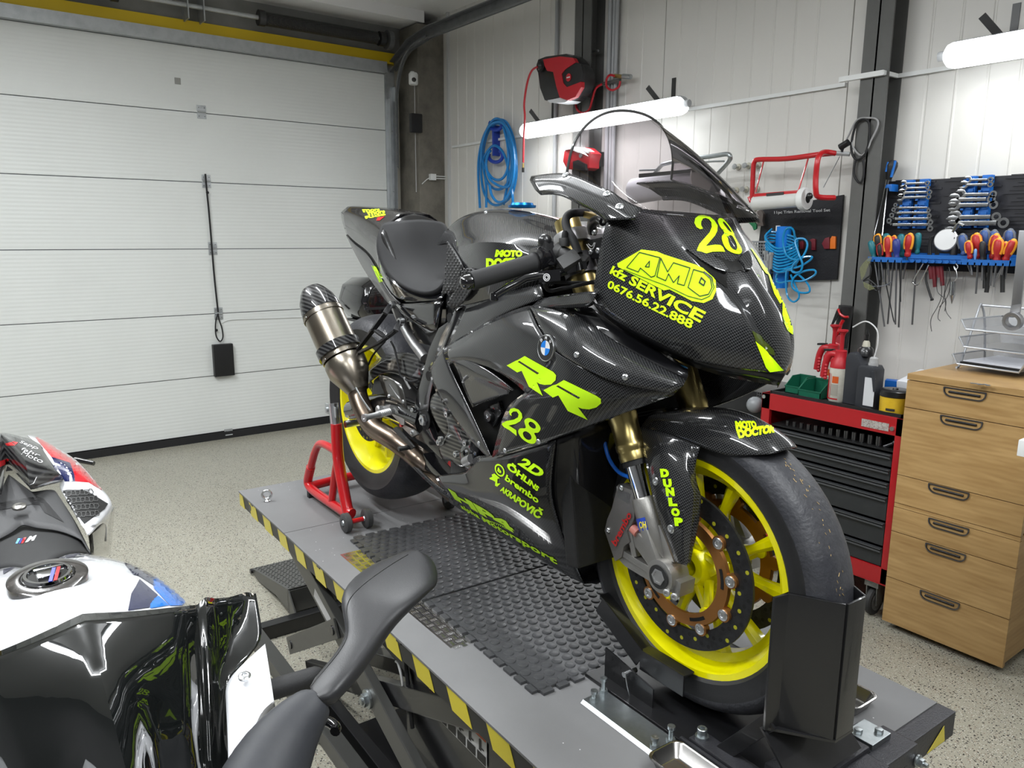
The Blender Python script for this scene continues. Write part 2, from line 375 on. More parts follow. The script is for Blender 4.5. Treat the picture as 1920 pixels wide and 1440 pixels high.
# white corner post + conduits
M().box((onY(843,200,YR).x-.012, YR-.02, 0), (onY(843,200,YR).x+.012, YR+.01, ZC)).obj('trim_10', mat('light grey trim', (.55,.56,.56), .5), kind='structure', smooth=0)
zc_ = onY(1300, 203, YR-.02).z
t = M(); t.box((onY(850,267,YR).x, YR-.018, zc_-.009), (onY(1588,156,YR).x, YR+.002, zc_+.009))
xa = onY(1588,156,yc_).x; xb = onY(1648,143,yc_).x+.03
t.box((xa-.03, yc_-.022, zc_-.011), (xb, yc_-.001, zc_+.011)); t.box((xb, YR-.018, zc_-.009), (1.2, YR+.002, zc_+.009)); t.box((xb-.006, yc_-.02, zc_-.009), (xb+.004, YR, zc_+.009))
t.obj('trim_11', WHITE, kind='structure', smooth=0)
t = M()
for dx, r in ((.13, .016), (.165, .012), (.19, .012)):
    xx = onY(1107, 100, yc_).x+dx-.05; t.cyl((xx, YR-.03, 0), (xx, YR-.03, ZC), r, n=10)
xx = onY(1046, 200, YR).x; t.cyl((xx, YR-.02, .9), (xx, YR-.02, ZC), .014, n=10)
t.obj('trim_12', mat('grey conduit', (.36,.37,.38), .45), kind='structure')
# lamps on the ceiling (out of frame above, they light the room and reflect in the lacquer)
TUBE = mat('lit diffuser', (.9,.9,.9), .4, emit=(.93,.97,1), estr=5.5)
LAMPG = mat('grey lamp housing', (.42,.43,.44), .5)
def light_area(name, c, sx, sy, power, rot):
    l = bpy.data.lights.new(name, 'AREA'); l.shape = 'RECTANGLE'; l.size = sx; l.size_y = sy; l.energy = power; l.color = (.95,.98,1)
    o = bpy.data.objects.new(name, l); COL.objects.link(o); o.location = c; o.rotation_euler = rot; return o
for (x, y, z, ln, dr, pw), lb in zip(ROOM_LIGHTS, ('over the floor before the garage door', 'over the white motorcycle', 'over the front end of the lift table', 'over the gap between lift table and tool wall', 'nearest the dark rear wall')):
    r = empty('ceiling_lamp', (x, y, z), 'long white batten lamp on the ceiling '+lb, 'lamp', 'batten lamps on the ceiling')
    hx, hy = (ln/2, .055) if dr == 0 else (.055, ln/2)
    M().box((x-hx, y-hy, z+.05), (x+hx, y+hy, z+.16)).obj('housing', LAMPG, r, smooth=0, bevel=.01)
    M().box((x-hx+.02, y-hy+.008, z), (x+hx-.02, y+hy-.008, z+.049)).obj('diffuser', TUBE, r, smooth=0, bevel=.02)
    light_area('lamp_light', (x, y, z-.01), hx*2, hy*2, pw, (0, 0, 0)); light_area('lamp_light', (x, y, z+.17), hx*2, hy*2, pw*.30, (PI, 0, 0))
# the two wall lamps
def wall_lamp(xa, xb, y, z, label, brk, cut=False):
    r = empty('batten_lamp', ((xa+xb)/2, y, z), label, 'lamp')
    n = 12
    def sec(x, s, top):   # D-shaped section tilted towards the room
        out = []
        for i in range(n+1):
            a = PI*(-.62+i/n*1.05) if not top else PI*(.43+i/n*.95)
            out.append(V((x, y - math.sin(a+PI*.5)*.055*s*1.0, z + math.cos(a+PI*.5)*0 + math.sin(a)*.055*s)))
        return out
    dif = M(); hs = M()
    def shell(mm, a0, a1, rr, endr):
        rows = []
        for x, s in ((xa, endr*.55), (xa+.012, .85*rr), (xa+.035, rr), (xb-.035, rr), (xb-.012, .85*rr), (xb, endr*.55)):
            rows.append([V((x, y+math.cos(a0+(a1-a0)*i/n)*.056*s, z+math.sin(a0+(a1-a0)*i/n)*.052*s)) for i in range(n+1)])
        mm.grid(rows); mm.poly(rows[0]); mm.poly(rows[-1])
    shell(dif, math.radians(120), math.radians(335), 1, 1); shell(hs, math.radians(-25), math.radians(122), 1.04, 1.1)
    dif.obj('diffuser', TUBE, r, smooth=60); hs.obj('housing', LAMPG, r)
    M().cyl((xb, y, z+.005), (xb+.03, y, z+.005), .02, n=12).obj('end_socket', LAMPG, r); M().cyl((xa-.03, y, z+.005), (xa, y, z+.005), .02, n=12).obj('end_socket', LAMPG, r)
    for bx in brk:
        M().beam((bx, y+.02, z+.045), (bx, YR-.003, z+.045), .03, .004).box((bx-.015, YR-.004, z+.0), (bx+.015, YR, z+.19)).beam((bx, y+.01, z+.05), (bx-.06, y-.02, z+.13), .03, .004, up=(0,1,0)).obj('bracket', DARKST, r, smooth=0)
    light_area('lamp_light', ((xa+xb)/2, y-.075, z-.03), xb-xa-.1, .08, 9.5, (math.radians(-20), 0, 0))
    return r
yl = YR-.14
zl = onY(1130, 222, yl).z
wall_lamp(onY(982, 245, yl).x, onY(1285, 190, yl).x, yl, zl, 'glowing batten lamp on the wall above the motorcycle windscreen', [onY(1008, 230, yl).x, onY(1232, 180, yl).x])
zl2 = onY(1860, 92, yl).z
xa = onY(1775, 100, yl).x
wall_lamp(xa, xa+1.54, yl, zl2, 'glowing batten lamp on the wall above the tool board', [onY(1872, 60, yl).x, xa+1.3])
# ================================================================ scissor lift table (bike-aligned frame; w = height over the table top)
def bb(m, a, b, mi=0):
    c = B((a[0]+b[0])/2, (a[1]+b[1])/2, (a[2]+b[2])/2); return m.obox(c, UB, VB, ZZ, abs(b[0]-a[0]), abs(b[1]-a[1]), abs(b[2]-a[2]), mi)
def bbeam(m, a, b, wd, ht, mi=0): return m.beam(B(*a), B(*b), wd, ht, mi=mi)
TABLE = mat('grey table paint', (.17,.17,.172), .5, spec=.3, vary=(5, .5, (.14,.14,.142)), bump=(500, .1))
nt, b, N, L = nodes(TABLE)
if 1:  # scattered metal chips and scuffs
    vo = N('ShaderNodeTexVoronoi'); vo.inputs['Scale'].default_value = 55; L(nt.nodes['Texture Coordinate'].outputs['Object'], vo.inputs['Vector'])
    nz = N('ShaderNodeTexNoise'); nz.inputs['Scale'].default_value = 4; L(nt.nodes['Texture Coordinate'].outputs['Object'], nz.inputs['Vector'])
    thr = math_node(nt, 'MULTIPLY', math_node(nt, 'GREATER_THAN', nz.outputs['Fac'], .52), .075)
    lt = math_node(nt, 'LESS_THAN', vo.outputs['Distance'], thr)
    sp = N('ShaderNodeSeparateColor'); L(vo.outputs['Color'], sp.inputs[0]); k = math_node(nt, 'MULTIPLY', lt, math_node(nt, 'LESS_THAN', sp.outputs[0], .6))
    x = N('ShaderNodeMix'); x.data_type = 'RGBA'; src = b.inputs['Base Color'].links[0].from_socket; L(k, x.inputs[0]); L(src, x.inputs[6]); x.inputs[7].default_value = (.62,.62,.62,1); L(x.outputs[2], b.inputs['Base Color'])
YTAPE = mat('yellow hazard tape', (.60,.50,.03), .35, coat=.3); BTAPE = mat('black hazard tape', (.022,.022,.022), .4)
lift = empty('lift_table', B(-.8, 0, -.645), 'grey scissor lift table with yellow and black hazard tape under the black racing motorcycle', 'lift')
TU0, TU1, TV0, TV1 = -1.895, .288, -.399, .41
m = M(); bb(m, (-1.388, TV0, -.006), (TU1, TV1, 0)); bb(m, (TU0, TV0, -.006), (-1.391, TV1, 0))
m.obj('platform', TABLE, lift, smooth=0, bevel=.0008)
m = M(); bb(m, (TU0, TV0+.004, -.052), (TU1+.03, TV0+.012, -.006)); bb(m, (TU0, TV1-.012, -.06), (TU1+.03, TV1, -.006)); bb(m, (TU0, TV0+.004, -.05), (TU0+.005, TV1, -.006))
for uu in (-1.3, -.6): bb(m, (uu, TV0+.01, -.04), (uu+.04, TV1-.01, -.007))
m.obj('platform_frame', BTAPE, lift, smooth=0)
k = 0; u = -1.94
m = M()
while u < .31:                                          # one strip: slanted yellow fields on black tape
    pts = [(u, 0), (u+.08, 0), (u+.108, -.052), (u+.028, -.052)]
    lo, hi = TU0+.001, TU1+.028
    pts = [(min(max(p, lo), hi), q) for p, q in pts]
    if pts[1][0]-pts[0][0] > .004 or pts[2][0]-pts[3][0] > .004: m.prism([B(p, TV0+.0035, q-.003) for p, q in pts], VB*-.0008)
    u += .1575
m.obj('hazard_tape', YTAPE, lift, smooth=0)
m = M()
for uu, vv in ((-1.765, TV0+.002),): m.cyl(B(uu, vv, -.028), B(uu, vv+.004, -.028), .012, n=16)
for uu in (-1.74, -1.10, -.585): bb(m, (uu-.012, TV0+.001, -.012), (uu+.012, TV0+.004, -.001))
m.obj('slot', BLACK, lift, smooth=0)
# front end bar
m = M(); bb(m, (TU1+.001, TV0+.02, -.055), (.326, TV1, -.0005)); m.obj('end_bar', mat('hammered black', (.035,.035,.04), .35, .3, bump=(350, .8)), lift, smooth=0, bevel=.002)
HAM = MT['hammered black']
m = M(); bb(m, (TU1-.02, .07, 0), (.338, .235, .006)); bb(m, (.330, .07, -.06), (.338, .235, .004)); m.obj('clamp_bracket', HAM, lift, smooth=0, bevel=.003)
m = M()
bb(m, (.3265, .09, -.042), (.3385, .2, -.026)); m.obj('clamp_slot', BLACK, lift, smooth=0)
for vv in (.235, .15, .03):
    m = M(); m.cyl(B(.339, vv, -.03), B(.343, vv, -.03), .013, n=16); m.cyl(B(.343, vv, -.03), B(.352, vv, -.03), .009, n=6); m.cyl(B(.352, vv, -.03), B(.36, vv, -.03), .005, n=10); m.obj('bolt', ZINC, lift, bevel=.0005)
m = M(); m.prism([B(.3275, .36, -.012), B(.3275, .30, -.05), B(.3275, .37, -.05)], UB*.0006); m.obj('hazard_mark', YTAPE, lift, smooth=0)
# scissor arms, links, base
DG = mat('dark grey frame paint', (.05,.05,.047), .38, coat=.2)
HZ = -.645
def ibeam(a, b_, wd, ht, name, mt=DG, bev=.003): m = M(); bbeam(m, a, b_, wd, ht); return m.obj(name, mt, lift, smooth=0, bevel=bev)
for vv, vc in ((-.33, -.33), (.32, .32)):
    ibeam((-1.60, vv, -.05), (-.25, vv, HZ+.07), .028, .075, 'scissor_arm')
    ibeam((-.25, vv+.035, -.085), (-1.50, vv+.035, HZ+.07), .028, .065, 'scissor_arm', BLACK)
    m = M(); m.cyl(B(-.89, vv-.022, -.345), B(-.89, vv-.014, -.345), .028, n=20); m.cyl(B(-.89, vv-.034, -.345), B(-.89, vv-.02, -.345), .019, n=6); m.cyl(B(-.89, vv-.04, -.345), B(-.89, vv+.06, -.345), .011, n=12)
    m.obj('pivot_bolt', ZINC, lift, bevel=.001)
ibeam((-1.545, -.352, -.487), (-1.09, -.352, -.215), .008, .062, 'link_plate', DG, .002)
for q in ((-1.515, -.36, -.468), (-1.115, -.36, -.232)):
    m = M(); m.cyl(B(*q), B(q[0], q[1]+.03, q[2]), .015, n=14); m.obj('pin', BLACK, lift)
# base frame on the floor
ibeam((-1.93, -.365, HZ+.03), (-.1, -.365, HZ+.03), .05, .06, 'base_rail', DG)
ibeam((-1.93, .34, HZ+.03), (-.1, .34, HZ+.03), .05, .06, 'base_rail', DG)
ibeam((-1.93, -.37, HZ+.03), (-1.93, .35, HZ+.03), .05, .058, 'base_crossbar', BLACK)
ibeam((-1.50, -.30, HZ+.033), (-.1, -.30, HZ+.033), .04, .065, 'base_channel', BLACK)
ibeam((-.15, -.37, HZ+.03), (-.15, .35, HZ+.03), .05, .058, 'base_crossbar', BLACK)
m = M(); bb(m, (-1.19, -.28, HZ+.001), (-.2, .3, HZ+.01)); m.obj('base_plate', BLACK, lift, smooth=0)
ibeam((-1.45, -.12, HZ+.1), (-.75, -.12, -.3), .05, .05, 'hydraulic_cylinder', BLACK)
m = M(); bb(m, (-.78, -.285, HZ+.02), (-.25, .26, -.14)); m.obj('hydraulic_cover', BLACK, lift, smooth=0, bevel=.01)
ibeam((-1.25, -.26, -.15), (-.72, -.26, -.22), .05, .03, 'torsion_tube', BLACK)
m = M(); m.tube([B(-.80, -.30, -.20), B(-.775, -.305, -.195), B(-.755, -.305, -.235), B(-.76, -.3, -.30)], .0035, smooth=5); m.obj('hose', mat('white hose', (.6,.6,.6), .4), lift)
m = M(); m.tube([B(-.76, -.29, -.18), B(-.74, -.295, -.25), B(-.72, -.295, -.36)], .006, smooth=5); m.obj('hose', RUB, lift)
m = M(); m.tube([B(-1.35, -.40, HZ+.07), B(-1.27, -.41, HZ+.085), B(-1.2, -.40, HZ+.06)], .011, smooth=5); m.tube([B(-1.36, -.385, HZ+.085), B(-1.28, -.39, HZ+.1), B(-1.2, -.385, HZ+.07)], .011, smooth=5); m.obj('hose', GLOSSBLACK, lift)
# warning sticker on the cover, maker's plate on the arm
def decal_quad(name, c, ax, ay, sx, sy, mts, parent, fields, off):
    """flat printed plate: fields = [(x0,y0,x1,y1,mi)] in 0..1"""
    m = M(); c = V(c); ax = V(ax).normalized()*sx; ay = V(ay).normalized()*sy; n = ax.cross(ay).normalized()*off
    for i, (x0, y0, x1, y1, mi) in enumerate(fields):
        o = n*(1+.6*i/len(fields)) if i else n*.6
        m.add([c+ax*(x-.5)+ay*(y-.5)+o for x, y in ((x0,y0),(x1,y0),(x1,y1),(x0,y1))], [[0,1,2,3]], mi)
    return m.obj(name, mts, parent, smooth=0, merge=0)
PAPER = mat('printed white', (.5,.5,.5), .5); INK = mat('ink black', (.02,.02,.02), .5); ORNG = mat('ink orange', (.5,.08,.01), .5)
fl = [(0,0,1,1,0), (.01,.86,.99,.99,2)] + [(.02+.166*i, .03, .16+.166*i, .36, 1) for i in range(6)] + [(.05+.166*i, .42, .09+.166*i, .8, 1) for i in range(6)] + [(.09+.166*i, .5, .13+.166*i, .56, 1) for i in range(6)]
decal_quad('warning_sticker', B(-.50, -.287, -.225), UB, ZZ, .27, .075, [PAPER, INK, ORNG], lift, fl, .0015)
d_ = (B(-.25, -.33, HZ+.07)-B(-1.60, -.33, -.05)).normalized()
cc = B(-1.225, -.3448, -.2045)
decal_quad('nameplate', cc, d_, d_.cross(VB).normalized()*-1, .135, .034, [PAPER, INK], lift, [(0,0,1,1,0), (.02,.08,.98,.92,1)], .001)
def flat_text(s, c, ax, ay, h, mt, parent, name='lettering', w=None, off=.0015, space=1, bold=0, thick=0):
    vs, fs = text_mesh(s, 1, space, bold)
    x0, x1 = min(v[0] for v in vs), max(v[0] for v in vs); y0, y1 = min(v[1] for v in vs), max(v[1] for v in vs)
    ax = V(ax).normalized(); ay = V(ay).normalized(); k = h/(y1-y0); kx = k if w is None else w/(x1-x0)
    n = ax.cross(ay).normalized()*off; m = M()
    m.add([V(c)+ax*(x-(x0+x1)/2)*kx+ay*(y-(y0+y1)/2)*k+n for x, y in vs], fs)
    return m.obj(name, mt, parent, smooth=0, merge=0)
flat_text('TWISTER', cc, d_, d_.cross(VB).normalized()*-1, .024, PAPER, lift, w=.12, off=.0022)
# checker-plate inset
TREAD = mat('bright tread plate', (.62,.61,.60), .22, 1)
m = M(); bb(m, (-1.125, -.318, .0), (-.474, -.22, .0012))
for i in range(32):
    for j in range(5):
        cu, cv = -1.115+.0206*i, -.309+.0206*j
        if cv > -.226 : continue
        hor = (i+j) % 2
        for q in range(4):
            o = (q-1.5)*.0047
            a = B(cu+.005, cv+.0052, .0012)
            if hor: m.sphere(B(cu+.0062, cv+.005+o, .0012), 1, 6, sc3=(.0092, .0017, .0012))
            else: m.sphere(B(cu+.0062+o, cv+.005, .0012), 1, 6, sc3=(.0017, .0092, .0012))
m.obj('tread_plate', TREAD, lift, merge=0)
# eye bolt
m = M(); e0 = B(-1.72, -.347, 0); m.lathe(e0, ZZ, [(0, .010), (.003, .012), (.006, .008), (.01, .005)], 14)
ring = [e0+ZZ*(.026+.015*math.sin(a))+(UB*.3+VB*1).normalized()*.015*math.cos(a) for a in [i*PI/10 for i in range(20)]]
m.tube(ring, .005, closed=True, n=8); m.obj('eye_bolt', STEEL, lift)
# drive-on ramp lying on the floor at the rear
ramp = empty('drive_on_ramp', B(-2.3, -.15, -.645), 'dark grey checkered drive-on ramp on the floor behind the lift table', 'ramp')
m = M(); r0, r1 = (-2.545, HZ+.015), (-2.04, HZ+.125); v0, v1 = -.185, .185
m.prism([B(-2.545, v0, HZ+.03), B(-2.04, v0, HZ+.125), B(-2.03, v0, HZ+.03), B(-2.2, v0, HZ+.035), B(-2.45, v0, HZ+.003), B(-2.545, v0, HZ+.012)], VB*.006)
m.prism([B(-2.545, v1-.006, HZ+.03), B(-2.04, v1-.006, HZ+.125), B(-2.03, v1-.006, HZ+.03), B(-2.2, v1-.006, HZ+.035), B(-2.45, v1-.006, HZ+.003), B(-2.545, v1-.006, HZ+.012)], VB*.006)
m.prism([B(-2.04, v0, HZ+.125), B(-2.04, v0, HZ+.02), B(-1.95, v0, HZ+.001), B(-1.93, v0, HZ+.02)], VB*.006)
bb(m, (-2.045, v0, HZ+.02), (-2.035, v1, HZ+.12)); m.obj('side_plate', DG, ramp, smooth=0)
m = M(); a, b_ = B(-2.545, 0, HZ+.031), B(-2.04, 0, HZ+.126); m.beam(a, b_, v1-v0, .004); dd = (b_-a).normalized(); nn = VB.cross(dd)*-1
for i in range(26):
    for j in range(13):
        q = a+dd*(.012+i*.0195)+VB*(v0+.016+j*.0275+(.012 if i % 2 else 0)); 
        if (q-B(0,0,0)).dot(VB) < v1-.012: m.obox(q+nn*.003, dd+VB*(.6 if i % 2 else -.6), (dd+VB*(.6 if i % 2 else -.6)).cross(nn), nn, .016, .004, .002)
m.obj('checkered_deck', DG, ramp, smooth=0, merge=0)
m = M(); m.cyl(B(-2.545, v0-.01, HZ+.02), B(-2.545, v1+.01, HZ+.02), .012, n=12); m.obj('hinge_rod', BLACK, ramp)
# ---------------------------------------------------------------- rubber tile mat with raised studs
MATR = mat('studded rubber', (.040,.041,.043), .36, bump=(260, .25), vary=(3.2, .9, (.085,.086,.09)))
ang = math.radians(-1.2); mo = (-1.209, -.240)
def mt(a, b_, w): return B(mo[0]+a*math.cos(ang)-b_*math.sin(ang), mo[1]+a*math.sin(ang)+b_*math.cos(ang), w)
g0 = 'rubber floor tiles on the lift table'
for t in range(2):
    m = M(); a0 = t*.5
    m.obox(mt(a0+.25, .25, .004), mt(1,0,0)-mt(0,0,0), mt(0,1,0)-mt(0,0,0), ZZ, .492, .492, .006)
    A, Bx = mt(1,0,0)-mt(0,0,0), mt(0,1,0)-mt(0,0,0)
    n = 12; pit = .5/n
    for i in range(n):
        for (cx, cy, ax_, ay_) in ((a0+pit*(i+.5), -.003, 1, 0), (a0+pit*(i+.5), .503, 1, 0)) + (((a0-.003, pit*(i+.5), 0, 1),) if t == 0 else ((a0+.503, pit*(i+.5), 0, 1),)):
            m.obox(mt(cx, cy, .004), A, Bx, ZZ, .028 if ax_ else .016, .028 if ay_ else .016, .006)
    for i in range(17):
        for j in range(17):
            cx = a0+.018+i*.0292; cy = .018+j*.0292+(.0146 if i % 2 else 0)
            if cy > .49: continue
            m.lathe(mt(cx, cy, .0068), ZZ, [(0, .0125), (.0022, .0115), (.0026, .0105), (.0026, .0)], 14)
    m.obj('rubber_floor_tile', MATR, group=g0, cat='mat', merge=0, smooth=30,
          label=('black studded rubber floor tile on the lift table, nearer the rear paddock stand', 'black studded rubber floor tile on the lift table, nearer the front wheel chock')[t])
# ---------------------------------------------------------------- front wheel chock
ch = empty('wheel_chock', B(.1, 0, .0), 'black steel wheel chock holding the front wheel of the black racing motorcycle', 'wheel chock')
CH = mat('black powder coat', (.010,.010,.011), .3, coat=.35, bump=(240, .12))
m = M(); bb(m, (-.205, -.135, .001), (.30, .135, .008)); m.obj('base_plate', CH, ch, smooth=0, bevel=.002)
m = M(); hh = (.11, .36); Tk = .005
inn = [(.236, -.071), (.315, -.026), (.315, .026), (.236, .071)]
for (a, b_) in zip(inn[:-1], inn[1:]):
    dd = V((b_[0]-a[0], b_[1]-a[1], 0)).normalized(); nn = V((dd.y, -dd.x, 0))*Tk
    wz0 = .11 if a[1]*b_[1] > 0 else .125
    m.prism([B(a[0], a[1], hh[0]), B(b_[0], b_[1], hh[0]), B(b_[0], b_[1], hh[1]), B(a[0], a[1], hh[1])], UB*nn.x+VB*nn.y)
for s in (-1, 1): m.prism([B(.236, .071*s, hh[0]-.005), B(.225, .098*s, hh[0]-.005), B(.225, .098*s, hh[1]-.004), B(.236, .071*s, hh[1])], UB*.005)
m.obj('upright_channel', CH, ch, smooth=30, bevel=.0015)
m = M(); m.prism([B(.225, -.098, .11), B(.225, .098, .11), B(.32, .028, .11), B(.32, -.028, .11)], ZZ*-.005)
m.prism([B(.225, -.098, .105), B(.225, .098, .105), B(.30, .10, .03), B(.30, -.10, .03)], UB*-.006); m.obj('lower_gusset', CH, ch, smooth=0)
for s in (-1, 1):
    m = M(); m.beam(B(.232, -.086*s, .12), B(.145, -.10*s, .01), .03, .006, up=VB); m.obj('brace', CH, ch, smooth=0, bevel=.001)
m = M(); hole = B(.293, .041, .335); m.cyl(hole+UB*.003+VB*.0035, hole+UB*.005+VB*.006, .007, n=12)
m.obj('hole', BLACK, ch)
for s in (-1, 1):
    m = M()   # bent L-section cradle arm
    pA, pB_, pC = (-.215, -.088*s, .155), (-.085, -.088*s, .085), (.035, -.088*s, .085)
    for a, b_ in ((pA, pB_), (pB_, pC)):
        m.beam(B(*a), B(*b_), .004, .045); a2 = (a[0], a[1]+.014*s, a[2]+.02); b2 = (b_[0], b_[1]+.014*s, b_[2]+.02); m.beam(B(*a2), B(*b2), .03, .004)
    m.obj('cradle_arm', CH, ch, smooth=0, bevel=.001)
    m = M(); m.prism([B(-.175, -.105*s, .075), B(-.03, -.105*s, .05), B(-.03, -.105*s, .006), B(-.175, -.105*s, .006)], VB*(.004*s)); m.obj('pivot_plate', CH, ch, smooth=0, bevel=.001)
    for hx, hz in ((-.155, .058), (-.13, .05), (-.15, .025), (-.115, .022)): 
        m = M(); m.cyl(B(hx, -.1055*s, hz), B(hx, -.104*s, hz), .006, n=10); m.obj('hole', BLACK, ch)
    m = M(); m.cyl(B(-.105, -.115*s, .048), B(-.105, -.08*s, .048), .006, n=12); m.tube([B(-.1, -.115*s, .05), B(-.09, -.118*s, .03), B(-.085, -.115*s, .01)], .0015, n=5); m.obj('locking_pin', STEEL, ch)
m = M(); bbeam(m, (-.05, .12, .03), (.09, .20, .03), .04, .04); m.obj('side_stop', CH, ch, smooth=0, bevel=.002)
# mounting rails with bolts
m = M(); bb(m, (-.14, -.205, .001), (.45, -.14, .006)); bb(m, (-.14, -.205, .0), (.45, -.198, .012))
zs_ = empty('mounting_rail', B(.1, -.17, 0), 'zinc-plated mounting rail bolted to the lift table beside the wheel chock', 'rail')
m = M(); bb(m, (-.135, -.200, .001), (.28, -.140, .007)); m.prism([B(-.135, -.2, .007), B(-.135, -.207, .001), B(-.135, -.2, .001)], UB*.415); m.obj('rail', ZINC, zs_, smooth=0)
def tall_bolt(u, v, w, parent, h=.035, r=.008):
    m = M(); p = B(u, v, w); m.cyl(p, p+ZZ*.009, r*1.15, n=6); m.cyl(p+ZZ*.009, p+ZZ*h*.8, r*.6, n=12); m.lathe(p+ZZ*h*.75, ZZ, [(0, r*.6), (.003, r*.95), (.009, r*.95), (.0095, r*.7), (.008, 0)], 14); return m.obj('bolt', ZINC, parent)
tall_bolt(-.128, -.15, .007, zs_); tall_bolt(-.118, -.185, .007, zs_, .02); tall_bolt(.066, -.153, .007, zs_); tall_bolt(.06, -.19, .007, zs_, .02)
pl = empty('clamping_plate', B(.3, .13, 0), 'small zinc plate with two hexagon bolts beside the black wheel chock', 'plate')
m = M(); bb(m, (.245, .14, .006), (.30, .205, .018)); m.obj('plate', ZINC, pl, smooth=0, bevel=.001)
m = M(); bb(m, (.235, .135, .0005), (.295, .20, .006)); m.obj('base', BLACK, pl, smooth=0)
for q in ((.262, .155), (.285, .188)):
    m = M(); m.cyl(B(*q, .018), B(*q, .026), .008, n=6); m.obj('bolt', ZINC, pl, bevel=.0008)
for i, (q, hh_) in enumerate((((.10, -.105), .02), ((.255, .09), .02))):
    m = M(); p = B(*q, .021); m.cyl(p-ZZ*.02, p+ZZ*.002, .013, n=18); m.lathe(p, ZZ, [(0, .0095), (.016, .0095), (.017, .0085), (.017, .005), (.009, .005), (.009, 0)], 18); m.obj('socket_bolt', ZINC, ch)
# cast end fittings of the chock
m = M(); bb(m, (.085, -.125, .008), (.34, -.085, .018)); bb(m, (.215, -.07, .008), (.30, .13, .02)); bb(m, (.30, -.10, -.0), (.345, .12, .012)); bb(m, (.07, -.135, .002), (.36, -.127, .014)); m.obj('casting', HAM, ch, smooth=0, bevel=.003)
# steel trays
def tray(name, c, ax, ay, L_, W_, H_, label):
    r = empty(name, c, label, 'tray', 'steel parts trays on the lift table')
    def ringp(l, w, rad, z):
        out = []
        for (sx, sy, a0) in ((1,1,0),(-1,1,90),(-1,-1,180),(1,-1,270)):
            for k in range(7):
                a = math.radians(a0+k*15); out.append(V(c)+ax*(sx*(l/2-rad)+rad*math.cos(a))+ay*(sy*(w/2-rad)+rad*math.sin(a))+ZZ*z)
        return out
    secs = [(L_, W_, .018, H_-.002), (L_, W_, .018, H_), (L_-.006, W_-.006, .016, H_+.001), (L_-.012, W_-.012, .014, H_-.001), (L_-.03, W_-.03, .010, .006), (L_-.04, W_-.04, .009, .004)]
    m = M(); rows = [ringp(*s) for s in secs]; rows = [q+[q[0]] for q in rows]; m.grid(rows); m.poly(rows[-1][:-1])
    out = [(L_, W_, .018, H_-.002), (L_-.008, W_-.008, .016, H_-.004), (L_-.026, W_-.026, .011, .0)]
    rows = [ringp(*s) for s in out]; rows = [q+[q[0]] for q in rows]; m.grid(rows); m.poly(rows[-1][:-1])
    m.obj('tray_body', mat('brushed stainless', (.38,.37,.36), .25, 1, bump=(90, .1)), r, smooth=50); 
    m = M(); m.lathe(V(c)+ZZ*.0045, ZZ, [(0, .024), (.001, .0235), (.001, .022), (0, .0215)], 24, closed=True); m.obj('pressed_ring', STEEL, r)
    return r
c1 = onZ(1285, 1425, .66); tray('steel_tray', B(.185, -.205, .0075), UB, VB, .19, .085, .028, 'small steel tray lying across the zinc rail at the bottom edge')
tray('steel_tray', B(.145, .245, .001), UB, VB, .17, .09, .028, 'small steel tray half hidden behind the black wheel chock')
# ---------------------------------------------------------------- red paddock stand
st = empty('paddock_stand', B(-1.4, 0, 0), 'red tubular paddock stand lifting the rear wheel of the black racing motorcycle', 'paddock stand')
def tb(name, pts, r, mt_, parent, sm=5, **k): m = M(); m.tube([B(*p) for p in pts], r, n=14, smooth=sm); return m.obj(name, mt_, parent, **k)
for s in (-1, 1):
    # rear U rail, main upright, diagonal
    tb('upright', [(-1.425+.02, .2*s, .335), (-1.40, .2*s, .22), (-1.365, .2*s, .12), (-1.335, .2*s, .055), (-1.315, .195*s, .045)], .019, RED, st)
    tb('diagonal_brace', [(-1.40, .195*s, .25), (-1.44, .197*s, .15), (-1.47, .2*s, .045)], .013, RED, st, 2)
    tb('lower_rail', [(-1.32, .2*s, .04), (-1.45, .2*s, .036), (-1.62, .2*s, .033), (-1.68, .2*s, .04), (-1.695, .2*s, .06), (-1.66, .2*s, .12)], .0165, RED, st)
    tb('upper_bow', [(-1.66, .2*s, .12), (-1.60, .2*s, .20), (-1.54, .2*s, .235), (-1.41, .198*s, .235)], .0135, RED, st)
    m = M(); m.cyl(B(-1.41, .2*s, .325), B(-1.425, .2*s, .40), .0165, n=16); m.obj('chrome_sleeve', STEEL, st)
    m = M(); m.beam(B(-1.48, .205*s, .375), B(-1.39, .205*s, .375), .004, .035); m.beam(B(-1.415, .17*s, .35), B(-1.415, .17*s, .415), .03, .012); m.cyl(B(-1.455, .215*s, .375), B(-1.455, .2*s, .375), .008, n=10); m.obj('hook_bracket', GALV, st, smooth=0, bevel=.001)
    m = M(); m.cyl(B(-1.282, .24*s, .033), B(-1.282, .15*s, .033), .008, n=10); m.obj('axle_tube', RED, st)
    for vv in (.231, .158):
        m = M(); m.lathe(B(-1.282, (vv-.014)*s, .033), VB*s, [(0,.012),(0,.026),(.004,.032),(.020,.032),(.024,.026),(.024,.012)], 24); w_ = m.obj('caster_wheel', mat('grey rubber', (.05,.05,.05), .55), st)
        m = M(); m.lathe(B(-1.282, (vv-.016)*s, .033), VB*s, [(0,.0),(0,.008),(.004,.010),(.004,.022),(.024,.022),(.024,.01),(.028,.008),(.028,0)], 20); m.obj('hub', ZINC, w_)
    m = M(); bb(m, (-1.685, .19*s, .0), (-1.665, .21*s, .03)); m.obj('foot', RUB, st, smooth=0)
tb('cross_tube', [(-1.68, -.2, .04), (-1.71, 0, .04), (-1.68, .2, .04)], .0165, RED, st, 4)
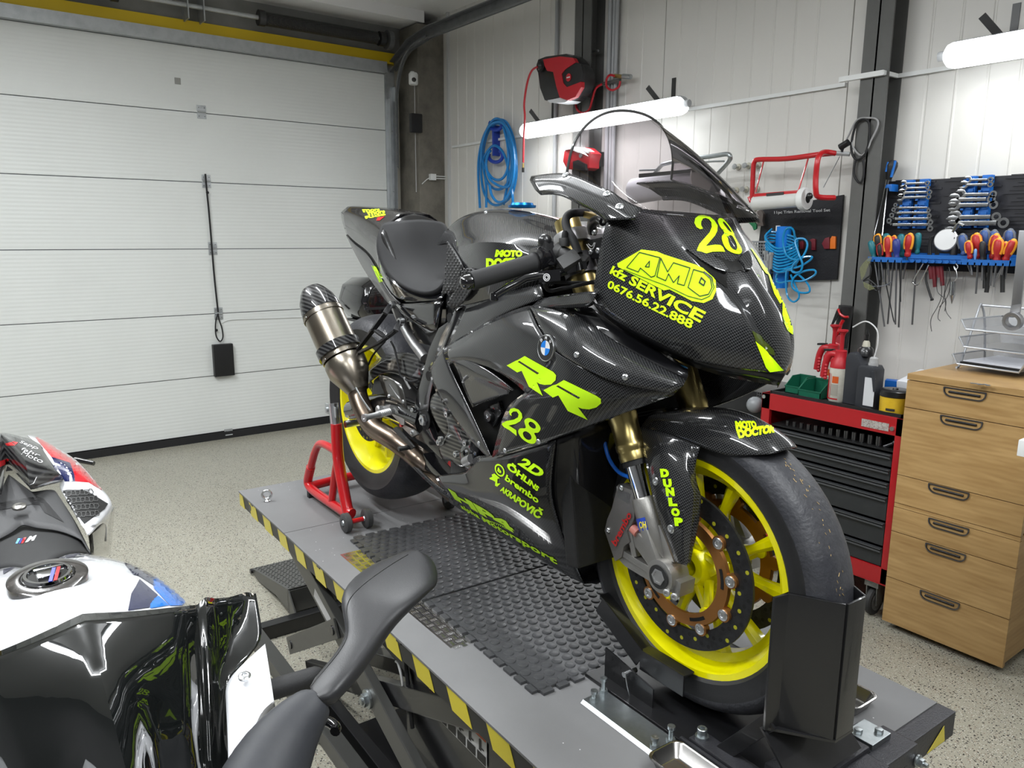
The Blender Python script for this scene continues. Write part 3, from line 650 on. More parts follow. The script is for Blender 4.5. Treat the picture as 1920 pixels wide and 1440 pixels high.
# ================================================================ the black carbon racing motorcycle
bike = empty('racing_motorcycle', B(-.7, 0, 0), 'black carbon racing motorcycle with fluorescent yellow lettering and yellow wheels on the lift table', 'motorcycle')
CREASE_COLS = {}
def pt(q): return B(q[1], q[2], q[3]) if q[0] == 'b' else q[1] if q[0] == 'v' else P(*q)
def mir(p): d = (p-BO).dot(VB); return p - VB*(2*d)
TARGETS = {}
def panel(name, rows, mt_, parent=None, mirror='copy', sub=2, solid=.003, crease=28, extra=None, smooth=50, key=None, **k):
    parent = parent or bike
    R = [[None if q[0] == 'c' else pt(q) for q in r] for r in rows]
    for r in R:
        if r[0] is None: d_ = r[1]-BO; r[0] = B(d_.dot(UB)-.012, 0, d_.z+.005)
    m = M(); m.grid(R)
    for c in CREASE_COLS.get(key, ()):
        for a, b_ in zip(R[:-1], R[1:]): m.cr += [(a[c], b_[c]), (mir(a[c]), mir(b_[c]))]
    if mirror == 'join': m.grid([[mir(p) for p in r] for r in R])
    o = m.obj(name, mt_, parent, sub=sub, crease=crease, solid=solid, merge=.0006, smooth=smooth, **k)
    if key: TARGETS[key] = o
    if mirror == 'copy':
        m2 = M(); m2.v = [mir(p) for p in m.v]; m2.f = m.f; m2.m = m.m; m2.obj(name, mt_, parent, sub=sub, crease=crease, solid=solid, merge=.0006, smooth=smooth)
    return o
def bvh(objs):
    dg = bpy.context.evaluated_depsgraph_get(); dg.update(); vs = []; fs = []
    for o in objs:
        e = o.evaluated_get(dg); me = e.to_mesh(); b = len(vs); mw = Matrix.Translation(worg(o))
        vs += [mw @ v.co for v in me.vertices]; fs += [[i+b for i in p.vertices] for p in me.polygons]; e.to_mesh_clear()
    return BVHTree.FromPolygons(vs, fs)
def split_tris(vs, fs, lim):
    vs = list(vs); fs = [list(f) for f in fs]
    for _ in range(9):
        mids = {}; out = []; n = 0
        def mid(a, b_):
            kk = (min(a, b_), max(a, b_))
            if kk not in mids: mids[kk] = len(vs); vs.append(((vs[a][0]+vs[b_][0])/2, (vs[a][1]+vs[b_][1])/2))
            return mids[kk]
        def ln(a, b_): return math.hypot(vs[a][0]-vs[b_][0], vs[a][1]-vs[b_][1])
        marks = set()
        for f in fs:
            for i in range(3):
                a, b_ = f[i], f[(i+1) % 3]
                if ln(a, b_) > lim: marks.add((min(a, b_), max(a, b_)))
        if not marks: break
        for a, b_, c in fs:
            e = [(min(x, y), max(x, y)) in marks for x, y in ((a, b_), (b_, c), (c, a))]
            s = sum(e)
            if s == 0: out.append([a, b_, c]); continue
            while not e[0]: a, b_, c = b_, c, a; e = e[1:]+e[:1]
            ab = mid(a, b_)
            if s == 1: out += [[a, ab, c], [ab, b_, c]]
            elif e[1]: bc = mid(b_, c); out += [[ab, b_, bc], [a, ab, bc], [a, bc, c]]
            else: 
                if e[2] and not e[1]: ca = mid(c, a); out += [[a, ab, ca], [ab, b_, c], [ab, c, ca]]
            if s == 3: 
                bc = mid(b_, c); ca = mid(c, a); out = out[:-3]; out += [[a, ab, ca], [ab, b_, bc], [ca, bc, c], [ab, bc, ca]]
        fs = out
    return vs, fs
def stick(name, vs, fs, tree, mt_, parent, off=.0012, lim=7, flip=None):
    """lay 2-D artwork (picture coordinates) onto the real surface it sticks to, as thin vinyl"""
    tri = []
    for f in fs:
        for i in range(1, len(f)-1): tri.append([f[0], f[i], f[i+1]])
    vs, tri = split_tris(vs, tri, lim)
    P3 = []
    for x, y in vs:
        d = ray(x, y).normalized(); h = tree.ray_cast(CAM, d)
        if h[0] is None: P3.append(None); continue
        n = h[1]; n = -n if n.dot(d) > 0 else n
        P3.append(h[0]+n*off)
    m = M(); idx = {}
    for t in tri:
        if any(P3[i] is None for i in t): continue
        ds = [(P3[i]-CAM).length for i in t]
        if max(ds)-min(ds) > .08: continue
        for i in t:
            if i not in idx: idx[i] = len(m.v); m.v.append(P3[i])
        m.f.append([idx[i] for i in t]); m.m.append(0)
    if not m.f: return None
    return m.obj(name, mt_, parent, smooth=0, merge=0)
def quadmap(q):
    (ax, ay), (bx, by), (cx, cy), (dx, dy) = q     # TL, TR, BR, BL
    # projective map from the unit square (origin lower left)
    x0,y0,x1,y1,x2,y2,x3,y3 = dx,dy,cx,cy,bx,by,ax,ay
    sx = x0-x1+x2-x3; sy = y0-y1+y2-y3; dx1,dx2,dy1,dy2 = x1-x2, x3-x2, y1-y2, y3-y2; det = dx1*dy2-dx2*dy1
    g = (sx*dy2-dx2*sy)/det; h = (dx1*sy-sx*dy1)/det
    a,b_,c = x1-x0+g*x1, x3-x0+h*x3, x0; d,e,f = y1-y0+g*y1, y3-y0+h*y3, y0
    return lambda u, v: ((a*u+b_*v+c)/(g*u+h*v+1), (d*u+e*v+f)/(g*u+h*v+1))
def sticker_text(s, quad, tree, mt_, parent, name='lettering', space=1.0, bold=0.0, shear=0, off=.0012, lim=7, box=None):
    vs, fs = text_mesh(s, 1, space, bold, shear)
    if not vs: return
    x0, x1 = min(v[0] for v in vs), max(v[0] for v in vs); y0, y1 = min(v[1] for v in vs), max(v[1] for v in vs)
    if box: y0, y1 = box
    f = quadmap(quad); vs = [f((x-x0)/(x1-x0), (y-y0)/(y1-y0)) for x, y in vs]
    return stick(name, vs, fs, tree, mt_, parent, off, lim)
def sticker_poly(polys, tree, mt_, parent, name='lettering', off=.0012, lim=7, holes=()):
    """polys: picture polygons; holes: list of hole polygons for the first one"""
    m = []; f = []; b = 0
    for i, p in enumerate(polys):
        loops = [[V((x, y, 0)) for x, y in p]] + ([[V((x, y, 0)) for x, y in h] for h in holes] if i == 0 else [])
        allp = [q for l in loops for q in l]; m += [(q.x, q.y) for q in allp]; f += [[j+b for j in t] for t in tessellate_polygon(loops)]; b += len(allp)
    return stick(name, m, f, tree, mt_, parent, off, lim)
def screw(p, n, r, parent, mt_=None, name='screw'):
    m = M(); n = V(n).normalized(); p = V(p); m.lathe(p-n*.002, n, [(0, r), (.003, r), (.0045, r*.8), (.005, r*.45), (.003, r*.4), (.003, 0)], 14); return m.obj(name, mt_ or STEEL, parent)
def screw_px(x, y, tree, r, parent, name='screw'):
    d = ray(x, y).normalized(); h = tree.ray_cast(CAM, d)
    if h[0] is None: return
    n = h[1]; n = -n if n.dot(d) > 0 else n
    return screw(h[0], n, r, parent, name=name)
# ---------------------------------------------------------------- wheels
TYRE = mat('racing slick rubber', (.030,.031,.037), .5, bump=(120, .6), vary=(14, .9, (.065,.065,.07)), bscale=2.5)
TYREW = mat('tyre sidewall', (.017,.017,.018), .5, bump=(250, .2))
DISC = mat('brake disc steel', (.035,.035,.037), .45, .8, vary=(70, .7, (.07,.07,.075)))
BRZ = mat('bronze anodised', (.42,.19,.06), .35, .9)
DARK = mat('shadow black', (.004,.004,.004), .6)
def wheel(hub, R, W, rimW, name, n_sp, rot, disc=None, gap=16, prof_ht=None):
    """hub centre, tyre radius, tyre width; axis along world y"""
    ax = V((0, 1, 0)); fx = V((1, 0, 0)); fz = ZZ
    w_ = bpy.data.objects.new(name, None); COL.objects.link(w_); w_.parent = bike; w_.location = hub - worg(bike); w_.empty_display_size = .05
    rr = .2159; hw = rimW/2
    # tyre: rounded slick profile
    prof = [(-hw+.004, rr+.002), (-hw-.006, rr+.012), (-W/2*.93, rr+(R-rr)*.42), (-W/2, rr+(R-rr)*.56)]
    side = len(prof)-1
    nn = 14
    a0 = rr+(R-rr)*.56
    for i in range(1, nn):
        t = -1+2*i/nn; prof.append((t*W/2, a0+(R-a0)*math.sqrt(max(0, 1-abs(t)**2.3))))
    prof += [(W/2, a0), (W/2*.93, rr+(R-rr)*.42), (hw+.006, rr+.012), (hw-.004, rr+.002)]
    m = M(); mis = [1]*side + [0]*(len(prof)-1-2*side) + [1]*side
    m.lathe(hub, ax, prof, 72, mis=mis); m.obj('tyre', [TYRE, TYREW], w_, smooth=50)
    rp = [(-hw, rr-.006), (-hw, rr+.013), (-hw+.004, rr+.014), (-hw+.009, rr+.006), (-hw+.018, rr-.004), (-hw+.03, rr-.012), (-.018, rr-.026), (.018, rr-.026), (hw-.03, rr-.012), (hw-.018, rr-.004), (hw-.009, rr+.006), (hw-.004, rr+.014), (hw, rr+.013), (hw, rr-.006), (hw-.014, rr-.014), (hw-.03, rr-.020), (.016, rr-.036), (-.016, rr-.036), (-hw+.03, rr-.020), (-hw+.014, rr-.014)]
    m = M(); m.lathe(hub, ax, rp, 80, closed=True); m.obj('rim', YEL, w_, smooth=35)
    m = M(); m.lathe(hub, ax, [(-.055, .018), (-.055, .034), (-.03, .045), (-.02, .05), (.02, .05), (.03, .045), (.055, .034), (.055, .018)], 32, closed=True); m.obj('hub', YEL, w_, smooth=35)
    for i in range(n_sp):
        base = rot + i*2*PI/n_sp
        m = M()
        for s in (-1, 1):
            a_in, a_out = base+s*math.radians(6), base+s*math.radians(gap)
            def pp(a, r): return hub + (fx*math.cos(a)+fz*math.sin(a))*r
            pi, po = pp(a_in, .040), pp(a_out, rr-.03); d = (po-pi).normalized(); tt = ax.cross(d)
            for (w0, w1, h0, h1) in ((.030, .020, .040, .026),):
                vs = []
                for p, ww, hh in ((pi, w0, h0), (pi.lerp(po, .6), w1*.85, h1), (po, w1*1.5, h1*1.1)):
                    vs += [p+tt*ww/2*x_+ax*hh/2*y_ for x_, y_ in ((-1,-.5), (-.45,-1), (.45,-1), (1,-.5), (1,.5), (.45,1), (-.45,1), (-1,.5))]
                fs = [[j*8+k, j*8+(k+1) % 8, j*8+8+(k+1) % 8, j*8+8+k] for j in range(2) for k in range(8)]
                m.add(vs, fs)
        m.obj('spoke', YEL, w_, smooth=40, merge=0)
    return w_
FH = B(0, 0, .315)
fw = wheel(FH, .297, .122, .106, 'front_wheel', 5, math.radians(15), gap=16)
WY = V((0, 1, 0))
def brake_disc(hub, off, parent, ro, ri, sgn=-1, nb=10, carr=True):
    o = hub+WY*off
    m = M(); m.lathe(o, WY, [(-.0028, ri), (-.0028, ro), (.0028, ro), (.0028, ri)], 64, closed=True, mi=0)
    d_ = m.obj('brake_disc', DISC, parent, smooth=35)
    hl = M(); nh = 18
    for i in range(nh):
        for k, fr in enumerate((.24, .42, .6, .78)):
            a = 2*PI*(i+k*.29)/nh; r = ri+(ro-ri)*fr; c = o+V((math.cos(a), 0, math.sin(a)))*r
            hl.cyl(c-WY*.0030, c+WY*.0030, .0042, n=8, mi=(0 if (i+k) % 3 else 1))
    hl.obj('drilled_holes', [mat('disc hole dark', (.004,.004,.004), .7), mat('yellow seen through holes', (.35,.34,.01), .6)], d_, merge=0)
    if not carr: return
    m = M(); m.lathe(o-WY*.006*1, WY, [(-.003, ri-.036), (-.003, ri-.012), (.004, ri-.010), (.004, ri-.036)], 60, closed=True)
    for i in range(nb):
        a = 2*PI*(i+.25)/nb; c = o+V((math.cos(a), 0, math.sin(a)))*(ri-.006); m.cyl(c-WY*.009, c+WY*.003, .014, n=16)
    cr_ = m.obj('disc_carrier', BRZ, parent, smooth=40, merge=0)
    for i in range(nb//2):
        a = 2*PI*(i+.13)/(nb/2); m = M()
        for k in range(8):
            a0, a1 = a-.20+k*.05, a-.20+(k+1)*.05
            q = [o+V((math.cos(x), 0, math.sin(x)))*r_+WY*(sgn*.0095) for x, r_ in ((a0, ri-.028), (a1, ri-.028), (a1, ri-.021), (a0, ri-.021))]; m.add(q, [[0,1,2,3]])
        m.obj('slot', DARK, cr_, merge=0)
    for i in range(nb):
        a = 2*PI*(i+.25)/nb; c = o+V((math.cos(a), 0, math.sin(a)))*(ri-.006)
        m = M(); m.lathe(c+WY*sgn*.006, WY*sgn, [(0, .0115), (.005, .011), (.0065, .009), (.0065, .005), (.004, .0045), (.004, 0)], 16); m.obj('disc_bobbin', STEEL, parent)
    for i in range(5):      # V-shaped carrier arms from the hub
        a = 2*PI*(i+.30)/5; m = M(); c1_ = o+V((math.cos(a), 0, math.sin(a)))*(ri-.03)+WY*.004*-sgn
        for s in (-1, 1):
            b2 = a+s*.42; h_ = hub+V((math.cos(b2), 0, math.sin(b2)))*.042+WY*off*.55; m.beam(h_, c1_, .014, .012, up=WY)
        m.cyl(c1_-WY*.01, c1_+WY*.006, .013, n=14); m.obj('carrier_arm', YEL, parent, merge=0, bevel=.001)
brake_disc(FH, -.066, fw, .160, .122, -1); brake_disc(FH, .066, fw, .160, .122, 1)
RH = B(-1.425, 0, .365)
rwh = wheel(RH, .322, .190, .156, 'rear_wheel', 5, math.radians(40), gap=15)
brake_disc(RH, -.082, rwh, .11, .085, -1, carr=False)
m = M(); m.cyl(RH-VB*.14, RH+VB*.14, .014, n=16); m.obj('axle', STEEL, rwh)
m = M()
for i in range(60):
    a = -.35+random.random()*1.35; v_ = random.gauss(.0, .010)-.012; rr_ = .2975-.6*v_*v_*8
    c = FH+V((math.cos(a), 0, math.sin(a)))*(.2975-(abs(v_)/.061)**2.3*.028)+WY*v_; t = V((-math.sin(a), random.uniform(-1,1), math.cos(a))).normalized()
    m.beam(c, c+t*random.uniform(.002,.007), .0008, .0006)
m.obj('grit', mat('dry straw', (.55,.38,.15), .7), fw, merge=0, smooth=0, kind='stuff')
# ---------------------------------------------------------------- front fork, calipers
CHROME = mat('polished chrome', (.75,.76,.78), .06, 1)
CASTA = mat('sand-cast alloy', (.40,.39,.37), .4, .9, bump=(500, .3))
def FK(w, v=-.105, du=0): return B(-.008-(w-.31)*.485+du, v, w)
FKD = (FK(.9)-FK(.3)).normalized()
for s in (-1, 1):
    v = .105*s; fk = bpy.data.objects.new('fork_leg', None); COL.objects.link(fk); fk.parent = bike; fk.location = FK(.31, v)-worg(bike)
    a = FK(.515, v)
    m = M(); L_ = (FK(.985, v)-a).length
    m.lathe(a, FKD, [(0, .024), (0, .0285), (.012, .0295), (.016, .0285), (.020, .0285), (.024, .0305), (.034, .0305), (.038, .0285), (.075, .0285), (.085, .031), (.17, .031), (.19, .0285), (L_-.02, .0275), (L_, .0275), (L_, .01)], 36); m.obj('upper_tube', GOLD, fk)
    m = M(); m.cyl(FK(.41, v), FK(.52, v), .0215, n=32); m.obj('stanchion', CHROME, fk)
    m = M(); m.lathe(FK(.505, v), FKD, [(0, .0235), (0,.026), (.012,.026), (.012,.02)], 28); m.obj('dust_seal', RUB, fk)
    # cast foot: tube, web struts to the caliper mount, axle clamp
    m = M(); p0, p1 = FK(.335, v), FK(.445, v); m.lathe(FK(.33, v), FKD, [(0, .016), (.02, .022), (.06, .0275), (.088, .0285), (.128, .0285), (.131, .027), (.131, .021)], 30)
    vo = v+.004*s
    m.cyl(B(.0, v-.016*s, .315), B(.0, v+.014*s, .315), .029, n=28)
    m.beam(B(.012, v-.0, .305), B(.045, v, .302), .030, .040, up=VB); m.beam(B(-.01, vo, .33), FK(.40, vo), .018, .05, up=VB)
    m.beam(B(-.015, vo, .305), B(-.135, vo, .318), .014, .020, up=VB); m.beam(B(-.03, vo, .345), B(-.12, vo, .385), .014, .020, up=VB)
    m.beam(FK(.425, vo, -.02), B(-.135, vo, .43), .016, .022, up=VB); m.beam(B(-.085, vo, .32), B(-.115, vo, .40), .014, .018, up=VB)
    m.cyl(B(-.128, vo-.012*s, .318), B(-.128, vo+.012*s, .318), .012, n=14); m.cyl(B(-.11, vo-.014*s, .395), B(-.09, vo-.014*s, .38), .015, n=14)
    m.cyl(B(.0, v-.018*s, .315), B(.0, v+.0295*s, .315), .033, n=28); m.prism([(lambda q: q if s < 0 else mir(q))(P(x, y, -.116)) for x, y in ((1196,985),(1236,985),(1252,1022),(1264,1055),(1250,1050),(1232,1060),(1226,1075),(1180,1010),(1186,1000))], VB*(-.020*s))
    m.prism([(lambda q: q if s < 0 else mir(q))(P(x, y, -.112)) for x, y in ((1226,1072),(1232,1098),(1218,1090),(1172,1062),(1158,1047),(1162,1035),(1176,1042),(1200,1058))], VB*(-.016*s))
    m.obj('fork_foot', CASTA, fk, bevel=.003, merge=0)
    m = M(); m.cyl(B(.0, v+s*.028, .315), B(.0, v+s*.0325, .315), .0235, n=28); ft = m.obj('axle_recess', mat('dark recess', (.05,.05,.05), .5, .7), fk)
    m = M(); m.lathe(B(.0, v+s*.0322, .315), VB*s, [(0, .016), (.0020, .016), (.0020, .0115), (.0006, .0115), (.0006, 0)], 6); m.obj('axle_end', ALU, fk)
    for q in (.020, .040): screw(B(q+.002, v+s*.0315, .291), VB*s+UB*.3, .0075, fk, ALU, 'pinch_bolt')
    # radial caliper
    cp_ = M(); c0_ = .088*s
    def cq(u, w_): return (u, w_)
    outl = [(-.150,.455), (-.105,.455), (-.098,.40), (-.104,.385), (-.118,.365), (-.108,.345), (-.125,.330), (-.130,.305), (-.150,.288), (-.185,.345), (-.178,.372), (-.165,.40)]
    sh = .022
    cp_.prism([B(u_+sh*.6, .122*s, w_+.004) for u_, w_ in outl], VB*(-.030*s)); cal = cp_.obj('brake_caliper', mat('grey caliper', (.20,.19,.18), .4, .7), fk, bevel=.004, smooth=40)
    m = M(); m.prism([B(u_+sh*.6, .060*s, w_+.004) for u_, w_ in outl], VB*(-.022*s)); m.obj('brake_caliper', MT['grey caliper'], fk, bevel=.004, smooth=40)
    m = M(); m.prism([B(-.14, .122*s, .455), B(-.095, .122*s, .452), B(-.098, .122*s, .425), B(-.135, .122*s, .43)], VB*(-.034*s)); m.obj('caliper_bridge', ALU, cal, bevel=.002)
    if s < 0:
        dd_ = (B(-.10, 0, .41)-B(-.145, 0, .325)).normalized(); flat_text('brembo', B(-.118, -.1245, .371), dd_, dd_.cross(VB).normalized(), .016, mat('red ink', (.5,.01,.01), .5), cal, w=.092, off=0, bold=.02)
        for q in ((-.137, .452), (-.172, .35)): screw(B(q[0]+.013, -.123, q[1]+.004), -VB, .006, cal)
        m = M(); m.cyl(B(-.095, -.115, .378), B(-.080, -.115, .372), .010, n=12); m.obj('caliper_bolt', mat('faded red', (.55,.2,.16), .5), fk)
        # fork sticker
        m = M(); ax_ = FKD.cross(VB).normalized()
        rows = []
        for k in range(2):
            base = FK(.392+k*.022, v); rows.append([base + (ax_*math.cos(t_)+(-VB)*math.sin(t_))*.0292 for t_ in [math.radians(-15+i*13) for i in range(11)]])
        m.grid(rows); stk = m.obj('fork_sticker', mat('blue sticker', (.02,.06,.40), .35), fk, merge=0)
        tr_ = bvh([stk])
        a1, a2, a3, a4 = [(1198,978),(1229,975),(1231,989),(1200,991)]
        sticker_text('OHLINS', [a1, a2, a3, a4], tr_, mat('sticker yellow', (.85,.7,.05), .4), stk, off=.0008, lim=4, bold=.03)
# triple clamps, steering head, clip-ons
tc = M()
for w_, hh in ((.945, .028), (.80, .03)):
    c1_, c2_ = FK(w_, -.105), FK(w_, .105); tc.beam(c1_, c2_, .055, hh); 
    for v in (-.105, .105): tc.cyl(FK(w_, v)-FKD*hh/2, FK(w_, v)+FKD*hh/2, .038, n=24)
    tc.beam(FK(w_, 0), FK(w_, 0)-UB*.035, .05, hh*.9)
tc.obj('triple_clamp', ALU, bike, bevel=.003, merge=0)
m = M(); m.cyl(FK(.78, 0)-UB*.02, FK(.96, 0)-UB*.02, .028, n=20); m.obj('steering_stem', ALU, bike)
m = M(); m.lathe(FK(.958, -.105), FKD, [(0,.026),(.022,.026),(.026,.02),(.026,0)], 20); m.obj('fork_cap', GOLD, bike)
m = M(); m.lathe(FK(.958, .105), FKD, [(0,.026),(.022,.026),(.026,.02),(.026,0)], 20); m.obj('fork_cap', GOLD, bike)
# ---------------------------------------------------------------- bodywork
# nose: columns run from the centre ridge to the rear edge of the side face, rows from screen base to beak tip
def on_nose(px, py, c, a):            # point of the nose surface u = c - a v^2 seen at this pixel (right half)
    lo, hi = 0.0, .26
    f = lambda v: (P(px, py, -v)-BO).dot(UB) - (c-a*v*v)
    if f(0) > 0: return P(px, py, 0)
    for _ in range(40):
        md = (lo+hi)/2
        if f(md) > 0: hi = md
        else: lo = md
    return P(px, py, -hi)
def nose_row(a, sil, cols, dents):
    p0, p1 = P(*sil, 0), P(*sil, .05); u0 = (p0-BO).dot(UB); k = (u0-(p1-BO).dot(UB))/.05; c = u0-k*k/(4*a); wv = (P(*sil, k/(2*a))-BO).z
    row = [('b', c, 0, wv+.002)]
    for (x, y), dn in zip(cols, dents):
        q = on_nose(x, y, c-dn, a); row.append(('v', q))
    return row
NR = [(3.3, (1374,412), [(1340,403),(1292,398),(1240,395),(1203,391),(1163,388)], (0,0,0,0,.0)),
 (4.2, (1399,455), [(1368,449),(1322,444),(1262,440),(1200,440),(1135,411)], (0,0,0,0,0)),
 (5.0, (1426,497), [(1396,497),(1348,491),(1283,470),(1205,482),(1127,460)], (0,.008,0,0,0)),
 (5.6, (1449,537), [(1416,543),(1380,546),(1340,530),(1240,540),(1117,515)], (0,.016,0,0,0)),
 (6.0, (1471,582), [(1434,584),(1410,590),(1388,574),(1270,588),(1108,564)], (0,.018,0,0,0)),
 (6.5, (1489,635), [(1447,638),(1432,642),(1409,623),(1290,630),(1150,598)], (0,.014,0,0,0)),
 (7.5, (1490,680), [(1461,680),(1448,683),(1425,674),(1335,664),(1212,634)], (0,.007,0,0,0)),
 (9.0, (1482,700), [(1471,700),(1460,700),(1440,698),(1375,692),(1300,676)], (0,0,0,0,0))]
nose_rows = [nose_row(*r) for r in NR]
CREASE_COLS['nose'] = (1, 3)
nose = panel('nose_fairing', nose_rows, CARBON, mirror='join', key='nose', crease=60)
# underside return of the nose and the dark duct behind it
BLKC = mat('dark lacquered carbon', (.006,.006,.007), .4, coat=.6, spec=.1)
bed = [nose_rows[4][5], nose_rows[5][5], nose_rows[6][5]] + [nose_rows[7][k] for k in (5, 4, 3, 2, 1, 0)]
panel('nose_duct', [bed, [('v', (lambda p: BO+(p-BO)-UB*.012+VB*(.032 if abs((p-BO).dot(VB)) > .05 else abs((p-BO).dot(VB))*.45)-ZZ*.024)(pt(q))) for q in bed]], BLKC, mirror='join', sub=1)
# rearward wing of the upper fairing beside the screen
panel('fairing_wing', [[(996,330,-.155),(1058,321,-.155),(1090,332,-.157),(1130,352,-.16),(1150,358,-.165),(1163,372,-.165),(1203,390,-.155)],
                       [(993,338,-.175),(1040,336,-.178),(1082,352,-.18),(1120,368,-.182),(1145,380,-.182),(1165,396,-.182),(1190,410,-.178)],
                       [(1003,356,-.185),(1040,358,-.187),(1068,368,-.189),(1094,382,-.19),(1115,393,-.19),(1130,402,-.19),(1138,412,-.192)],
                       [(1014,366,-.178),(1045,364,-.18),(1068,374,-.182),(1093,388,-.183),(1113,398,-.183),(1126,407,-.183),(1134,416,-.185)]], CARBON, key='wing', solid=.004)
# windscreen
def smoke():
    m = bpy.data.materials.new('smoked acrylic'); m.use_nodes = True; nt = m.node_tree; nt.nodes.remove(nt.nodes['Principled BSDF']); out = nt.nodes['Material Output']; N = nt.nodes.new; L = nt.links.new
    lw = N('ShaderNodeLayerWeight'); lw.inputs['Blend'].default_value = .35
    cr_ = N('ShaderNodeValToRGB'); e = cr_.color_ramp.elements; e[0].position = .25; e[0].color = (.70,.65,.68,1); e[1].position = .97; e[1].color = (.22,.20,.21,1)
    L(lw.outputs['Facing'], cr_.inputs[0]); t = N('ShaderNodeBsdfTransparent'); L(cr_.outputs[0], t.inputs[0])
    g = N('ShaderNodeBsdfGlossy'); g.inputs['Roughness'].default_value = .02; fr = N('ShaderNodeFresnel'); fr.inputs[0].default_value = 1.5
    mx = N('ShaderNodeMixShader'); L(fr.outputs[0], mx.inputs[0]); L(t.outputs[0], mx.inputs[1]); L(g.outputs[0], mx.inputs[2]); L(mx.outputs[0], out.inputs[0]); return m
SMOKE = smoke()
def bk(p): d = p-BO; return (d.dot(UB), d.dot(VB), d.z)
edge = [(-.283,-.150,1.078), (-.20,-.160,1.048), bk(P(1138,357,-.162)), bk(P(1163,380,-.165)), bk(P(1203,391,-.152))]
cen = [(-.262,0,1.207), (-.195,0,1.155), (-.118,0,1.084), (-.05,0,1.025), bk(P(1362,408,0))]
rows = []; XE = (.9, .72, .62, .62, .85)
for i in range(5):
    e, c = edge[i], cen[i]; row = []
    for j in range(-6, 7):
        s = 1-abs(j)/6; a = s*PI/2; vv = (-1 if j < 0 else 1)*abs(e[1])*math.cos(a)**XE[i] if j else 0
        k = math.sin(a)**(XE[i]-.05); ku = math.sin(a)**(.85 if i < 3 else .8)
        row.append(B(e[0]+(c[0]-e[0])*ku, vv, e[2]+(c[2]-e[2])*k))
    rows.append(row)
m = M(); m.grid(rows); scr = m.obj('windscreen', SMOKE, bike, sub=2, smooth=80)
m = M(); m.tube(rows[0], .0028, n=8, smooth=4); m.obj('screen_edge', mat('screen edge', (.06,.06,.06), .2, coat=1), scr)
m = M(); m.tube([rows[i][0]*1 for i in range(5)], .002, n=6, smooth=4); m.tube([rows[i][-1] for i in range(5)], .002, n=6, smooth=4); m.obj('screen_edge', MT['screen edge'], scr)
# main side fairing
side_rows = [
 [(832,652,-.19),(870,628,-.195),(920,600,-.195),(965,580,-.19),(992,573,-.187)],
 [(832,664,-.205),(872,647,-.215),(925,628,-.222),(975,610,-.222),(1008,612,-.215)],
 [(836,674,-.205),(870,668,-.22),(925,662,-.228),(985,655,-.233),(1030,652,-.233)],
 [(842,680,-.20),(872,675,-.215),(925,682,-.228),(985,690,-.235),(1052,672,-.236)],
 [(848,683,-.195),(874,680,-.21),(912,684,-.222),(960,712,-.232),(987,738,-.235)]]
def ex(m): pass
sf = panel('side_fairing', side_rows, CARBON, crease=30, key='side1')
front_rows = [
 [(1030,652,-.233),(1052,668,-.236),(1100,692,-.236),(1150,718,-.232),(1210,729,-.222),(1266,736,-.205)],
 [(1052,672,-.236),(1062,690,-.238),(1100,712,-.239),(1150,730,-.234),(1208,736,-.222),(1266,737,-.205)],
 [(987,738,-.235),(1030,738,-.240),(1090,742,-.241),(1150,748,-.235),(1206,744,-.221),(1265,738,-.205)],
 [(950,756,-.226),(1008,766,-.231),(1080,770,-.233),(1145,764,-.229),(1205,750,-.217),(1264,739,-.204)],
 [(936,805,-.218),(1003,803,-.224),(1080,792,-.226),(1150,773,-.223),(1212,753,-.213),(1264,740,-.203)],
 [(922,858,-.21),(1000,835,-.215),(1080,810,-.216),(1158,780,-.214),(1225,755,-.208),(1264,741,-.202)]]
def taper(rows): return [[q if len(q) != 3 or q[0] < 1100 else (q[0], q[1], q[2]+(q[0]-1100)/186*.060) for q in r] for r in rows]
panel('side_fairing', taper(front_rows), CARBON, crease=30, key='side2')
# overlapping upper panel with the long highlight
up_rows = [
 [(992,573,-.190),(1055,578,-.19),(1105,603,-.195),(1135,628,-.20),(1200,668,-.20),(1286,712,-.198)],
 [(996,577,-.205),(1052,598,-.215),(1100,628,-.222),(1150,658,-.225),(1210,688,-.222),(1284,718,-.208)],
 [(1008,606,-.216),(1040,630,-.232),(1092,660,-.240),(1150,688,-.240),(1212,708,-.233),(1276,726,-.216)],
 [(1030,648,-.226),(1050,664,-.240),(1098,692,-.245),(1150,719,-.242),(1210,729,-.233),(1266,738,-.215)]]
panel('upper_side_panel', taper(up_rows), CARBON, crease=60, key='up', solid=.006)
panel('inner_duct', taper([[(1058,577,-.18),(1108,576,-.18),(1150,604,-.17),(1215,640,-.16),(1290,690,-.15)],
                     [(1100,602,-.185),(1150,628,-.185),(1200,655,-.18),(1245,680,-.17),(1290,702,-.18)],
                     [(1110,622,-.19),(1160,650,-.19),(1200,670,-.19),(1245,693,-.185),(1286,713,-.18)]]), BLKC, sub=1)
